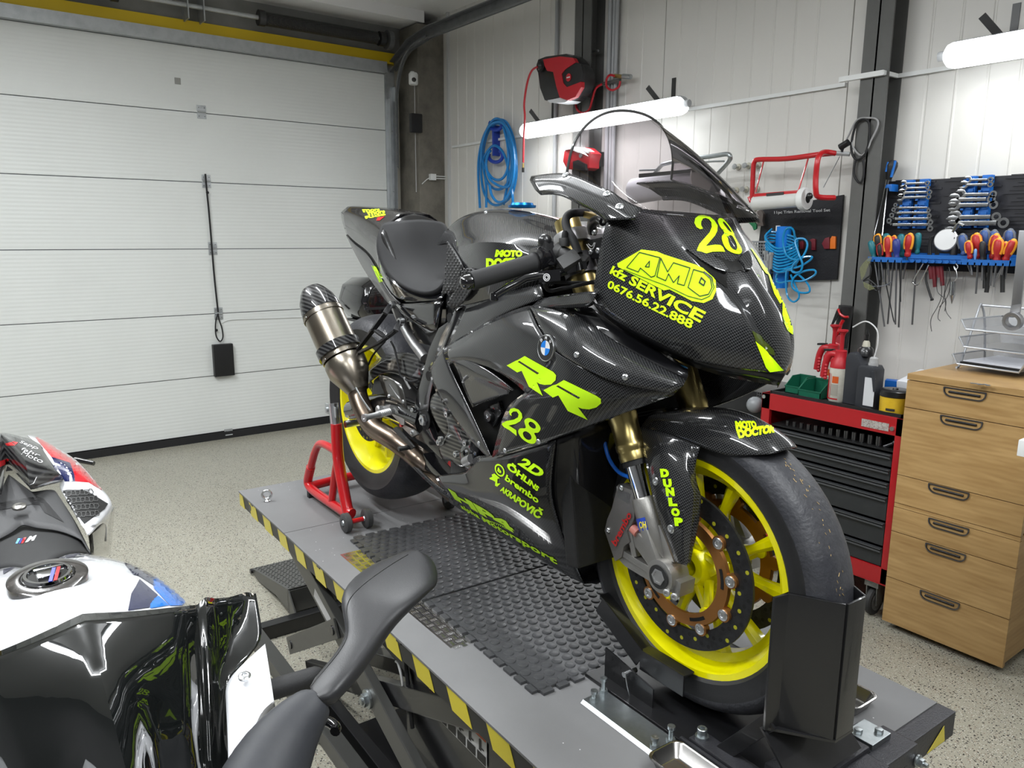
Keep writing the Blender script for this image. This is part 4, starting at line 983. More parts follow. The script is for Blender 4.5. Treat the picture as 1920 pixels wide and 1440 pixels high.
# rear strip of the vent, winglet inside it
panel('vent_strut', [[(832,650,-.185),(838,682,-.188),(868,740,-.19),(906,822,-.195),(922,860,-.20)],
                     [(815,668,-.18),(822,700,-.185),(850,752,-.19),(890,820,-.195),(918,860,-.20)],
                     [(803,690,-.17),(810,722,-.175),(830,758,-.18),(878,822,-.185),(914,859,-.195)]], CARBON, key='strut')
panel('vent_winglet', [[(842,672,-.20),(868,672,-.215),(912,690,-.225),(962,731,-.23)],
                       [(858,690,-.205),(882,700,-.218),(914,712,-.225),(962,733,-.23)],
                       [(868,728,-.19),(888,722,-.205),(912,716,-.215),(963,734,-.228)],
                       [(886,764,-.185),(900,758,-.19),(925,750,-.20),(958,738,-.22)]], CARBON, key='winglet', solid=.005)
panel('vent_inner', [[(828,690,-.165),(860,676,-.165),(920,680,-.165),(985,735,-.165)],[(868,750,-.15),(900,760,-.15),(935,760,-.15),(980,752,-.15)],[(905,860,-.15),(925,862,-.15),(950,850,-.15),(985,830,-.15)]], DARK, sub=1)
# belly pan
belly = [
 [(815,893,-.155),(850,886,-.165),(872,888,-.172),(888,850,-.185),(920,858,-.205),(980,841,-.210),(1042,822,-.208)],
 [(822,905,-.165),(855,905,-.178),(885,915,-.188),(905,900,-.198),(935,908,-.208),(985,893,-.212),(1034,878,-.205)],
 [(828,914,-.165),(866,926,-.178),(900,938,-.186),(926,940,-.193),(960,945,-.198),(998,940,-.200),(1031,930,-.193)],
 [(835,922,-.150),(874,943,-.158),(912,964,-.162),(942,978,-.165),(980,993,-.170),(1020,1000,-.172),(1048,985,-.165)],
 [(840,930,-.135),(882,959,-.14),(922,984,-.142),(957,1005,-.142),(997,1029,-.142),(1042,1053,-.135),(1076,1050,-.124)],
 [(843,944,-.11),(884,972,-.115),(926,999,-.115),(964,1022,-.115),(1006,1047,-.115),(1056,1078,-.108),(1094,1096,-.095)],
 [('b',-.79,0,.235),('b',-.69,0,.20),('b',-.59,0,.19),('b',-.50,0,.18),('b',-.41,0,.175),('b',-.31,0,.172),('b',-.245,0,.175)]]
BELLY = weave('lacquered dark carbon', 520, (.004,.004,.0045), (.016,.016,.018))
panel('belly_pan', belly, BELLY, mirror='join', crease=22, key='belly')
# front of the belly / radiator duct
panel('radiator_duct', [[(1042,822,-.206),(1080,808,-.18),(1125,790,-.12),('b',-.14,0,.60)],
                        [(1030,890,-.198),(1080,880,-.165),(1120,880,-.115),('b',-.175,0,.50)],
                        [(1034,950,-.18),(1075,950,-.15),(1114,955,-.105),('b',-.20,0,.38)],
                        [(1060,1010,-.15),(1085,1000,-.13),(1116,1000,-.09),('b',-.20,0,.28)],
                        [(1092,1088,-.092),(1102,1080,-.08),(1116,1070,-.06),('b',-.235,0,.178)]], BLKC, mirror='join', sub=2, crease=15)
# front mudguard
fr = [
 [('b',-.115,0,.600),('b',-.115,-.03,.598),('b',-.115,-.055,.58),('b',-.115,-.068,.555)],
 [(1262,775,0),(1235,772,-.035),(1215,780,-.062),(1196,805,-.078)],
 [(1330,762,0),(1295,765,-.035),(1262,788,-.066),(1250,812,-.078)],
 [(1400,773,0),(1366,780,-.034),(1335,808,-.064),(1310,835,-.075)],
 [(1450,805,0),(1420,812,-.032),(1385,835,-.056),(1355,856,-.068)],
 [(1476,828,0),(1455,832,-.025),(1430,845,-.045),(1415,853,-.052)],
 [(1482,840,0),(1468,844,-.02),(1452,850,-.034),(1440,852,-.04)]]
fen = panel('front_mudguard', fr, CARBON, mirror='join', crease=35, key='fender')
leg = [
 [(1197,800,-.080),(1222,806,-.082),(1250,812,-.080),(1280,824,-.078),(1312,838,-.074)],
 [(1203,838,-.10),(1225,832,-.108),(1252,836,-.108),(1285,850,-.095),(1306,862,-.080)],
 [(1212,870,-.115),(1232,872,-.122),(1258,872,-.120),(1288,880,-.105),(1302,892,-.085)],
 [(1222,925,-.125),(1245,928,-.130),(1268,925,-.128),(1300,920,-.112),(1315,930,-.092)],
 [(1236,975,-.125),(1252,985,-.130),(1272,985,-.128),(1298,975,-.115),(1312,978,-.098)],
 [(1258,1030,-.12),(1268,1035,-.125),(1280,1040,-.122),(1292,1048,-.115),(1302,1020,-.10)],
 [(1266,1055,-.118),(1272,1057,-.12),(1280,1058,-.118),(1287,1061,-.113),(1294,1058,-.105)]]
panel('mudguard_leg', leg, CARBON, fen, crease=35, key='leg', solid=.004)
# frame cover beside the tank
spar = [
 [(868,572,-.145),(905,560,-.155),(960,545,-.165),(1012,533,-.165)],
 [(862,590,-.162),(902,580,-.172),(960,565,-.18),(1018,550,-.178)],
 [(850,620,-.165),(885,608,-.176),(935,588,-.182),(1016,560,-.18)],
 [(836,652,-.165),(862,638,-.172),(895,615,-.18),(990,572,-.175)]]
panel('frame_cover', spar, weave('coarse carbon cloth', 430), key='spar', crease=30, solid=.005)
panel('frame_cover_end', [[(842,575,-.13),(868,572,-.148)],[(832,612,-.14),(862,592,-.162)],[(822,650,-.15),(836,652,-.166)],[(815,668,-.15),(832,664,-.17)]], GLOSSBLACK, sub=1)
panel('bridge_panel', [[(1012,560,-.176),(1060,552,-.19),(1110,545,-.205),(1118,548,-.205)],[(1000,572,-.186),(1060,570,-.195),(1108,566,-.21),(1112,564,-.21)],[(992,574,-.188),(1058,579,-.19),(1100,578,-.195),(1112,572,-.20)]], CARBON, sub=2)
# tank cover
tank = [
 [('b',-1.00,0,.930),('b',-1.00,-.04,.925),(842,452,-.085),(838,470,-.11),(850,508,-.13)],
 [('b',-.955,0,.985),('b',-.95,-.05,.975),(858,432,-.105),(846,455,-.15),(862,515,-.165)],
 [('b',-.86,0,1.018),('b',-.855,-.06,1.006),(880,430,-.125),(868,455,-.185),(885,522,-.185)],
 [('b',-.76,0,1.028),('b',-.75,-.07,1.012),(920,428,-.14),(912,452,-.20),(922,520,-.20)],
 [('b',-.66,0,1.022),('b',-.65,-.07,1.008),(972,428,-.135),(968,455,-.19),(975,512,-.185)],
 [('b',-.56,0,1.008),('b',-.55,-.06,.994),(1020,430,-.11),(1020,458,-.145),(1025,505,-.15)],
 [('b',-.46,0,.985),('b',-.45,-.05,.97),(1062,440,-.07),(1070,465,-.10),(1070,500,-.11)]]
tk = panel('fuel_tank', tank, CARBON, mirror='join', crease=60, key='tank')
panel('tank_side_panel', [[(850,505,-.128),(862,515,-.164),(885,522,-.184),(922,520,-.198),(975,512,-.184),(1025,505,-.15)],
                    [(842,540,-.12),(858,548,-.145),(880,556,-.158),(925,552,-.165),(980,538,-.160),(1030,520,-.14)],
                    [(838,575,-.11),(850,578,-.13),(875,580,-.14),(925,570,-.15),(985,550,-.15),(1040,535,-.13)]], CARBON)
m = M(); cpn = B(-.655, .01, 1.022)
m.lathe(cpn, ZZ, [(0, .035), (.006, .036), (.006, .030), (.012, .028), (.012, 0)], 28); m.obj('fuel_cap', mat('blue anodised', (.01,.16,.45), .3, .8), tk)
# knee pads with rubber pips
pad = [[(838,452,-.118),(852,470,-.162),(868,500,-.182)],[(838,490,-.125),(846,505,-.158),(862,525,-.176)],[(828,552,-.128),(845,548,-.150),(868,545,-.168)]]
PADM = mat('pipped rubber', (.014,.014,.015), .5)
kp = panel('knee_pad', pad, PADM, sub=2, key='pad', solid=.003)
pad2 = [[(868,506,-.186),(880,500,-.190),(893,508,-.196)],[(858,540,-.178),(876,530,-.185),(895,530,-.196)],[(838,570,-.160),(850,582,-.166),(868,566,-.180)]]
kp2 = panel('knee_pad', pad2, PADM, sub=2, key='pad2', solid=.003)
for kobj, (x0, x1, y0, y1) in ((kp, (826, 872, 450, 560)), (kp2, (838, 898, 500, 585))):
    t_ = bvh([kobj]); m = M(); y = y0
    while y < y1:
        x = x0 + (3 if int((y-y0)/5.2) % 2 else 0)
        while x < x1:
            d = ray(x, y).normalized(); h = t_.ray_cast(CAM, d)
            if h[0] is not None:
                n = h[1]; n = -n if n.dot(d) > 0 else n; m.lathe(h[0], n, [(0, .0032), (.0018, .0026), (.0022, 0)], 8)
            x += 6.5
        y += 5.2
    m.obj('rubber_pips', mat('rubber pips', (.03,.03,.03), .35), kobj, merge=0)
# seat and tail
TAILM = weave('tail carbon', 560, (.006,.005,.005), (.030,.028,.026))
tail = [   # centre -> side lower edge, from rear tip to front
 [('c',),(652,387,-.035),(639,398,-.055),(641,416,-.055),(650,440,-.05)],
 [('c',),(672,388,-.045),(663,402,-.075),(658,422,-.085),(664,458,-.07)],
 [('c',),(704,391,-.055),(688,412,-.095),(680,440,-.110),(690,474,-.095)],
 [('c',),(734,395,-.055),(712,424,-.110),(708,448,-.130),(704,500,-.115)],
 [('c',),(752,401,-.050),(716,430,-.118),(707,462,-.138),(714,520,-.125)]]
tl = panel('tail_cowl', tail, TAILM, mirror='join', crease=20, key='tail')
seatbase = [
 [('c',),(752,401,-.050),(716,430,-.118),(707,462,-.138),(714,520,-.125)],
 [('c',),(760,425,-.055),(722,440,-.12),(708,480,-.142),(722,536,-.125)],
 [('c',),(780,480,-.06),(742,490,-.12),(718,512,-.145),(735,555,-.125)],
 [('c',),(800,520,-.06),(770,528,-.11),(745,540,-.145),(752,568,-.13)],
 [('c',),(826,540,-.06),(806,555,-.11),(790,562,-.135),(792,566,-.13)],
 [('c',),(842,530,-.06),(835,545,-.10),(828,560,-.125),(826,564,-.125)]]
panel('seat_tray', seatbase, GLOSSBLACK, mirror='join', crease=30)
seat = [
 [('c',),(762,416,-.05),(735,418,-.085),(719,421,-.105)],
 [('c',),(768,438,-.055),(738,440,-.10),(708,445,-.128)],
 [('c',),(776,478,-.06),(742,482,-.115),(708,478,-.140)],
 [('c',),(790,508,-.065),(756,515,-.12),(724,515,-.145)],
 [('c',),(812,528,-.07),(785,538,-.12),(757,542,-.142)],
 [('c',),(830,530,-.065),(818,542,-.11),(800,556,-.130)],
 [('c',),(840,518,-.055),(836,530,-.09),(827,545,-.112)],
 [('c',),(842,508,-.05),(840,516,-.075),(836,525,-.09)]]
panel('seat_pad', seat, mat('seat foam', (.012,.012,.013), .78, bump=(350, .2)), mirror='join', crease=80, solid=.014, soff=0, key='seat')
panel('tail_underside', [[(650,440,-.05),(664,458,-.07),(690,474,-.095),(704,500,-.115),(714,520,-.125),(735,555,-.125),(752,568,-.13)],
                         [(653,447,-.045),(668,478,-.05),(684,508,-.06),(700,532,-.08),(714,550,-.09),(728,570,-.10),(745,580,-.11)],
                         [('b',-1.70,0,.94),('b',-1.58,0,.88),('b',-1.45,0,.83),('b',-1.36,0,.79),('b',-1.29,0,.76),('b',-1.2,0,.73),('b',-1.12,0,.72)]], mat('grey tail underside', (.05,.05,.05), .4, coat=.6), mirror='join', sub=1, key='under')
panel('side_cover', [[(733,570,-.125),(765,570,-.13),(800,567,-.135),(826,564,-.135)],[(748,585,-.125),(775,590,-.13),(800,592,-.135),(822,590,-.137)],[(776,605,-.12),(795,622,-.125),(808,625,-.13),(820,618,-.13)]], GLOSSBLACK, sub=1, solid=.01)
# ---------------------------------------------------------------- lettering on the bodywork
T_nose = bvh([TARGETS['nose']]); T_side = bvh([TARGETS['side1'], TARGETS['side2'], TARGETS['up']]); T_belly = bvh([TARGETS['belly']])
nz = TARGETS['nose']; s1 = TARGETS['side1']; s2 = TARGETS['side2']; be = TARGETS['belly']
def Z5(pts, x0=820, y0=180, k=.36458): return [(x0+x*k, y0+y*k) for x, y in pts]
# AMD badge (outline shape with dark keylines)
amd = Z5([(925,862),(1050,790),(1130,800),(1165,815),(1330,868),(1400,905),(1430,950),(1435,1000),(1415,1045),(1370,1065),(1310,1055),(1195,995),(1165,1000),(930,880)])
sticker_poly([amd], T_nose, NEON, nz, 'sponsor_badge', off=.0008)
INKD = mat('badge keyline', (.012,.014,.010), .4)
def poly_line(pts, w_):
    out = []
    for (x0, y0), (x1, y1) in zip(pts[:-1], pts[1:]):
        d = math.hypot(x1-x0, y1-y0) or 1; nx, ny = -(y1-y0)/d*w_/2, (x1-x0)/d*w_/2; ex_, ey = (x1-x0)/d*w_*.3, (y1-y0)/d*w_*.3
        out.append([(x0+nx-ex_, y0+ny-ey), (x1+nx+ex_, y1+ny+ey), (x1-nx+ex_, y1-ny+ey), (x0-nx-ex_, y0-ny-ey)])
    return out
key = []
K = lambda pts, w_=1.6: key.extend(poly_line(Z5(pts), w_))
K([(975,882),(1040,805),(1145,832),(1120,925),(1100,932),(1075,910),(1045,885),(1035,905),(975,882)]); K([(1070,878),(1092,850),(1090,880),(1070,878)])
K([(1130,930),(1150,835),(1185,905),(1215,858),(1300,885),(1270,975),(1235,965),(1245,925),(1215,960),(1190,915),(1175,950),(1130,930)])
K([(1290,985),(1318,893),(1370,908),(1405,940),(1413,985),(1395,1020),(1350,1030),(1290,985)]); K([(1348,960),(1358,935),(1378,955),(1370,975),(1348,960)], 2.4)
K([(960,893),(1040,925),(1175,975),(1290,1030),(1360,1048),(1400,1030),(1424,985),(1410,935),(1370,905)], 1.2)
for p in key[:]: pass
vsk = []; fsk = []
for p in key: b0 = len(vsk); vsk += p; fsk.append([b0, b0+1, b0+2, b0+3])
stick('badge_keyline', vsk, fsk, T_nose, INKD, nz, off=.0018)
sticker_text('kfz SERVICE', Z5([(905,872),(1385,1112),(1350,1168),(885,912)]), T_nose, NEON, nz, bold=.035)
sticker_text('0676.56.22.888', Z5([(885,945),(1322,1155),(1305,1200),(872,985)]), T_nose, NEON, nz, bold=.028, lim=6)
def curve2(pts, n=6): 
    q = cr([V((x, y, 0)) for x, y in pts], n, True); return [(p.x, p.y) for p in q]
Z6b = lambda pts: [(1280+x*.125, 380+y*.125) for x, y in pts]
two = Z6b([(170,310),(185,240),(240,195),(320,192),(400,215),(470,270),(520,350),(515,430),(480,500),(420,570),(345,655),(480,635),(560,640),(600,670),(632,742),(540,738),(440,742),(340,770),(270,800),(225,785),(205,735),(222,680),(250,620),(330,530),(400,450),(432,370),(425,300),(390,255),(340,235),(300,245),(275,290),(272,340),(300,395),(260,405),(205,375)])
sticker_poly([two], T_nose, NEON, nz, 'number_two', lim=6)
eight_o = Z6b([(525,290),(540,242),(590,245),(650,300),(710,380),(765,470),(768,495),(820,590),(880,700),(868,765),(820,775),(740,755),(650,700),(595,600),(583,510),(620,455),(560,370)])
e1 = Z6b([(598,290),(625,300),(680,365),(722,430),(728,448),(690,430),(640,370),(605,320)]); e2 = Z6b([(675,540),(700,495),(740,510),(790,600),(812,680),(795,715),(745,700),(700,640)])
sticker_poly([curve2(eight_o, 3)], T_nose, NEON, nz, 'number_eight', lim=6, holes=[curve2(e1, 3), curve2(e2, 3)])
# dark intake slots, horns, beak stripe and the lettering on the far cheek
ZB = lambda pts: [(1240+x/4.5, 400+y/4.5) for x, y in pts]
SLOT = mat('intake dark', (.004,.004,.004), .25, coat=.5)
sticker_poly([ZB([(192,305),(260,330),(340,365),(420,400),(520,450),(560,500),(545,580),(560,640),(480,580),(400,510),(300,420)]), ZB([(440,345),(540,390),(600,410),(680,345),(715,310),(770,380),(730,490),(700,500),(660,480),(620,500),(560,500),(520,440)])], T_nose, SLOT, nz, 'intake_slot', off=.0012)
def horn(pts, lift_, name='intake_horn'):
    q = ZB(pts); vs3 = []
    for x, y in q:
        d = ray(x, y).normalized(); h = T_nose.ray_cast(CAM, d); 
        if h[0] is None: return
        n = h[1]; n = -n if n.dot(d) > 0 else n; vs3.append((h[0], n))
    m = M(); nn_ = sum((n for _, n in vs3), V((0,0,0))).normalized(); base = [p+nn_*.001 for p, _ in vs3]; k = len(base)
    top = [p+nn_*(lift_*(.25+.75*i/(k-1) if i <= k//2 else .25+.75*(k-1-i)/(k-1)))*2 for i, p in enumerate(base)]
    m.add(base+top, [list(range(k, 2*k))]+[[i, (i+1) % k, k+(i+1) % k, k+i] for i in range(k)])
    m.obj(name, CARBON, nz, bevel=.0015, smooth=50)
horn([(205,305),(330,335),(420,372),(500,418),(548,488),(545,508),(520,508),(440,470),(330,400)], .006)
horn([(640,400),(680,352),(712,330),(735,400),(738,470),(728,495),(700,490),(680,440)], .008)
sticker_poly([ZB([(790,1080),(850,1130),(930,1210),(1030,1325),(915,1340),(880,1300),(840,1200)])], T_nose, NEON, nz, 'nose_stripe')
sticker_poly([ZB([(760,990),(830,1030),(880,1080),(950,1150),(960,1200),(900,1180),(850,1130),(795,1080)])], T_nose, mat('dark olive vinyl', (.05,.07,.005), .3, coat=.5), nz, 'nose_stripe')
for q in ([(748,295),(770,310),(830,390),(870,450),(905,520),(880,510),(850,470),(800,380)], [(880,455),(935,530),(990,640),(1025,745),(1000,765),(950,680),(930,620),(900,520)], [(1020,745),(1060,800),(1090,880),(1108,985),(1105,1025),(1060,990),(1030,920),(1020,860)]):
    sticker_poly([ZB(q)], T_nose, NEON, nz, 'cheek_lettering', lim=5)
# number, RR, 28 on the side
ZS = lambda pts: [(930+x/4.8, 540+y/4.8) for x, y in pts]
R_ = [(100,697),(180,655),(200,648),(262,612),(520,755),(545,785),(540,830),(500,868),(440,872),(395,862),(370,845),(425,970),(300,888),(235,745),(195,760)]
sl = [(195,652),(210,645),(395,768),(375,778)]
for dx, dy in ((0,0),):
    sticker_poly([ZS([(x+dx, y+dy) for x, y in R_])], T_side, NEON, s1, 'letter_r', holes=[ZS([(x+dx, y+dy) for x, y in [(215,655),(393,766),(375,777),(200,664)]])])
R2 = [(430,920),(515,875),(545,868),(615,828),(900,965),(945,995),(948,1035),(905,1072),(840,1090),(780,1085),(740,1070),(828,1185),(650,1105),(565,965),(515,985)]
sticker_poly([ZS(R2)], T_side, NEON, s2, 'letter_r', holes=[ZS([(565,876),(762,985),(745,997),(545,884)])])
ZE = lambda pts: [(740+x*.14583, 740+y*.14583) for x, y in pts]
two = ZE([(1475,215),(1495,180),(1540,168),(1600,190),(1640,240),(1648,295),(1620,340),(1560,375),(1470,395),(1500,410),(1570,455),(1575,530),(1545,505),(1480,455),(1410,415),(1383,385),(1390,360),(1410,355),(1430,340),(1540,318),(1590,290),(1600,250),(1575,215),(1530,215),(1505,240),(1510,272),(1485,255)])
sticker_poly([two], T_side, NEON, s2, 'number_two', lim=6)
e_o = ZE([(1672,340),(1700,305),(1745,300),(1820,340),(1870,400),(1880,445),(1850,485),(1800,492),(1825,545),(1820,600),(1790,628),(1730,620),(1650,570),(1605,510),(1595,465),(1620,430),(1690,425)])
ha = ZE([(1730,360),(1755,345),(1795,365),(1820,400),(1815,430),(1785,432),(1750,410),(1732,385)]); hb = ZE([(1655,490),(1680,468),(1720,480),(1755,515),(1765,555),(1740,580),(1700,570),(1665,535)])
sticker_poly([curve2(e_o, 3)], T_side, NEON, s2, 'number_eight', lim=6, holes=[curve2(ha, 2), curve2(hb, 2)])
# belly stickers
ZL = lambda pts: [(780+x/4.8, 800+y/4.8) for x, y in pts]
sticker_text('2D', ZL([(958,262),(1168,392),(1118,470),(915,335)]), T_belly, NEON, be, bold=.05, shear=.2)
sticker_text('\u00d6HLINS', ZL([(845,300),(1120,535),(1095,582),(812,370)]), T_belly, NEON, be, bold=.05)
sticker_text('brembo', ZL([(820,428),(1115,640),(1098,692),(800,478)]), T_belly, NEON, be, bold=.035)
sticker_text('AKRAPOVI\u010c', ZL([(785,515),(1165,755),(1110,835),(758,575)]), T_belly, NEON, be, bold=.05)
ring_o = [(757+44*math.cos(a)+6*math.sin(a), 392+56*math.sin(a)+12*math.cos(a)) for a in [i*PI/14 for i in range(28)]]; ring_i = [(757+(x-757)*.74, 392+(y-392)*.74) for x, y in ring_o]
sticker_poly([ZL(ring_o)], T_belly, NEON, be, 'brake_logo', holes=[ZL(ring_i)], lim=5)
sticker_text('b', ZL([(742,365),(775,385),(770,425),(735,400)]), T_belly, NEON, be, bold=.06, name='brake_logo')
sticker_poly([ZL([(665,460),(690,450),(685,430),(710,420),(760,462),(738,470),(735,510),(765,508),(735,540),(715,530),(718,495),(690,480),(668,472)])], T_belly, NEON, be, 'exhaust_logo', lim=5)
DN = mat('green vinyl in gloss', (.36,.60,.01), .45)
sticker_text('HP4', ZL([(288,552),(838,862),(908,968),(352,652)]), T_belly, NEON, be, name='model_lettering', bold=.06)
sticker_text('COMPETITION', ZL([(600,815),(850,912),(850,930),(590,828)]), T_belly, NEON, be, bold=.02)
sticker_text('alpha Motorsport', ZL([(395,692),(1270,1185),(1275,1255),(420,745)]), T_belly, NEON, be, bold=.04, space=1.05)
# mudguard, tank, tail lettering
T_f = bvh([TARGETS['fender']]); T_l = bvh([TARGETS['leg']]); T_t = bvh([TARGETS['tank']]); T_tail = bvh([TARGETS['tail'], TARGETS['under']])
ltr = ['D','U','N','L','O','P']; q0 = [(1238,878),(1243,897),(1248,913),(1253,932),(1258,951),(1264,969)]
for ch_, (x, y) in zip(ltr, q0): sticker_text(ch_, [(x,y+1),(x+16,y+1),(x+18,y+17),(x+2,y+17)], T_l, NEON, fen, bold=.085, lim=4)
sticker_text('MOTO', [(1378,790),(1416,790),(1420,803),(1380,806)], T_f, NEON, fen, bold=.08, lim=4)
sticker_text('DOCTOR', [(1380,806),(1456,795),(1452,812),(1386,823)], T_f, NEON, fen, bold=.08, lim=4)
sticker_text('MOTO', [(931,468),(980,470),(980,482),(928,482)], T_t, NEON, tk, bold=.08, lim=4)
sticker_text('DOCTOR', [(912,484),(990,483),(990,500),(912,504)], T_t, NEON, tk, bold=.08, lim=4)
for q in ([(679,393),(712,392),(712,396),(682,399)], [(688,398),(722,395),(722,400),(692,405)], [(684,406),(722,399),(724,404),(686,411)]):
    sticker_text(('Ride', 'more', 'fast')[(q[0][0]) % 3], q, T_tail, NEON, tl, lim=3, name='signature', bold=.04)
sticker_poly([[(708,408),(722,406),(712,414),(706,414)]], T_tail, RED, tl, 'signature', lim=3)
sticker_text('MOTO', [(697,497),(706,500),(720,528),(712,530)], T_tail, NEON, tl, bold=.09, lim=3)
# roundel
def roundel(c, n, r, parent):
    n = V(n).normalized(); x = UB - n*UB.dot(n); x = x.normalized(); y = n.cross(x); y = -y if y.z < 0 else y
    rt_ = bpy.data.objects.new('maker_roundel', None); COL.objects.link(rt_); rt_.parent = parent; rt_.location = V(c)-worg(parent)
    m = M(); m.lathe(c, n, [(-.002, r), (.0025, r), (.0035, r*.965), (.0028, r*.94)], 40); m.obj('ring', STEEL, rt_)
    m = M(); m.lathe(c, n, [(-.002, r*.95), (.0026, r*.95), (.0028, 0)], 40); m.obj('disc', GLOSSBLACK, rt_, smooth=60)
    for k, mt_ in enumerate((mat('roundel white', (.8,.8,.8), .3, coat=.5), mat('roundel blue', (.0,.20,.72), .3, coat=.5))):
        m = M()
        for qd in ((k)*90, (k)*90+180):
            pts = [V(c)+n*.0033]+[V(c)+n*.0033+(x*math.cos(math.radians(qd+i*9))+y*math.sin(math.radians(qd+i*9)))*r*.56 for i in range(11)]; m.poly(pts)
        m.obj('quarter_field', mt_, rt_, merge=0, smooth=0)
    for L_, a in (('B', 135), ('M', 90), ('W', 45)):
        a = math.radians(a); d_ = x*math.cos(a)+y*math.sin(a); t_ = x*math.sin(a)-y*math.cos(a)
        flat_text(L_, V(c)+n*.0034+d_*r*.765, t_, d_, r*.25, MT['roundel white'], rt_, w=r*.25, off=.0003, bold=.02)
d = ray(1027, 653).normalized(); h = T_side.ray_cast(CAM, d)
if h[0] is not None:
    n_ = h[1]; n_ = -n_ if n_.dot(d) > 0 else n_; roundel(h[0]+n_*.003, (n_*.5-VB*.8).normalized(), .0265, s1)
for q in ((1081,665),(1172,707),(1010,828),(1047,0)): screw_px(*q, T_side, .0062, s2)
screw_px(947, 845, T_side, .0062, s2)
T_st = bvh([TARGETS['strut']]); screw_px(898, 832, T_st, .0065, bike)
T_w = bvh([TARGETS['wing']])
for q in ((1060,328),(1138,363),(1162,387)): screw_px(*q, T_w, .008, TARGETS['wing'])
for q in ((1229,902),(1258,992)): screw_px(*q, T_l, .0085, fen)
screw_px(755, 407, bvh([TARGETS['seat'], TARGETS['tail'], TARGETS['under']]), .007, tl)
T_t2 = bvh([TARGETS['tank']]); screw_px(911, 398, T_t2, .005, tk)
# ---------------------------------------------------------------- engine, frame, exhaust, controls
def bblock(name, pts2, v0, v1, mt_, parent=None, bev=.004, mirror=False):
    """side outline in picture pixels on the plane v0, extruded inwards to v1"""
    parent = parent or bike
    q = [P(x, y, v0) for x, y in pts2]; m = M(); m.prism(q, VB*(v1-v0)); o = m.obj(name, mt_, parent, bevel=bev, smooth=40)
    if mirror: m2 = M(); m2.prism([mir(p) for p in q], VB*(v0-v1)); m2.obj(name, mt_, parent, bevel=bev, smooth=40)
    return o
FRM = mat('frame black', (.008,.008,.009), .22, coat=.8)
CARB2 = weave('fluted carbon', 300, (.006,.006,.007), (.07,.068,.06), stripe=True)
m = M(); bb(m, (-.80, -.125, .27), (-.36, .125, .66)); bb(m, (-.86, -.10, .62), (-.34, .10, .80)); bb(m, (-.62, -.14, .30), (-.40, .14, .55)); m.obj('engine_block', mat('engine black', (.012,.012,.012), .5), bike, bevel=.02)
m = M(); m.obox(B(-.245, 0, .45), UB+ZZ*.15, VB, ZZ-UB*.15, .04, .34, .38); m.obj('radiator', mat('radiator core', (.006,.006,.006), .6, bump=(900, .8)), bike, bevel=.005, smooth=0)
m = M(); bb(m, (-.62, -.11, .80), (-.36, .11, .92)); m.obj('airbox', DARK, bike, bevel=.02)
bblock('main_frame', [(846,598),(868,625),(835,655),(826,668),(815,705),(806,742),(800,790),(812,820),(835,850),(828,862),(800,835),(778,822),(774,795),(778,750),(792,700),(803,655),(822,615)], -.145, -.125, FRM, bev=.005, mirror=True)
for (x, y, rx) in ((803,705,.014),(868,575,.0),(843,597,.014)):
    if rx: c = P(x, y, -.1455); m = M(); m.cyl(c, c+VB*.004, rx, n=18); m.obj('frame_hole', DARK, bike)
c = P(797, 787, -.146); m = M(); m.cyl(c-VB*.001, c+VB*.002, .028, n=24); m.obj('pivot_recess', DARK, bike)
m = M(); m.lathe(c-VB*.002, -VB, [(0, .017), (.010, .016), (.010, .010), (.002, .010), (.002, 0)], 6); m.obj('pivot_nut', STEEL, bike)
# swingarm, hugger, chain side
for s in (-1, 1):
    m = M(); a, b_ = B(-.93, .11*s, .43), B(-1.44, .125*s, .365); m.tube([a, a.lerp(b_, .5)+ZZ*.03, b_], [.05, .045, .034], n=12, smooth=4); m.obj('swingarm', GLOSSBLACK, bike)
    m = M(); m.cyl(B(-1.425, .115*s, .365), B(-1.425, .155*s, .365), .022, n=6); m.obj('axle_nut', STEEL, bike)
    m = M(); m.cyl(B(-1.38, .12*s, .335), B(-1.38, .18*s, .335), .012, n=14); m.obj('stand_bobbin', STEEL, bike)
CTW = weave('twill carbon', 240, (.006,.006,.007), (.06,.06,.06), stripe=True)
panel('rear_hugger', [[(682,702,-.10),(697,680,-.10),(722,663,-.10),(755,657,-.10),(790,668,-.10),(808,690,-.10)],
                      [(683,706,-.125),(700,688,-.13),(726,674,-.13),(758,672,-.13),(784,688,-.125),(790,706,-.12)],
                      [(690,720,-.128),(708,702,-.132),(735,696,-.132),(765,712,-.13),(775,722,-.125),(782,728,-.12)]], CTW, mirror=None)
bblock('swingarm_cover', [(700,712),(715,700),(760,712),(785,735),(780,800),(745,800),(715,780),(695,745)], -.118, -.05, SATIN, bev=.01)
panel('heel_guard', [[(709,703,-.165),(728,705,-.165),(752,721,-.165)],[(716,728,-.166),(736,735,-.167),(758,744,-.166)],[(724,745,-.165),(745,755,-.165),(763,768,-.165)]], mat('heel carbon', (.025,.024,.021), .3, coat=1, vary=(120, .8, (.04,.038,.032))), mirror=None, sub=1)
for q in ((729,743),(756,753)): c = P(*q, -.167); screw(c, -VB, .006, bike)
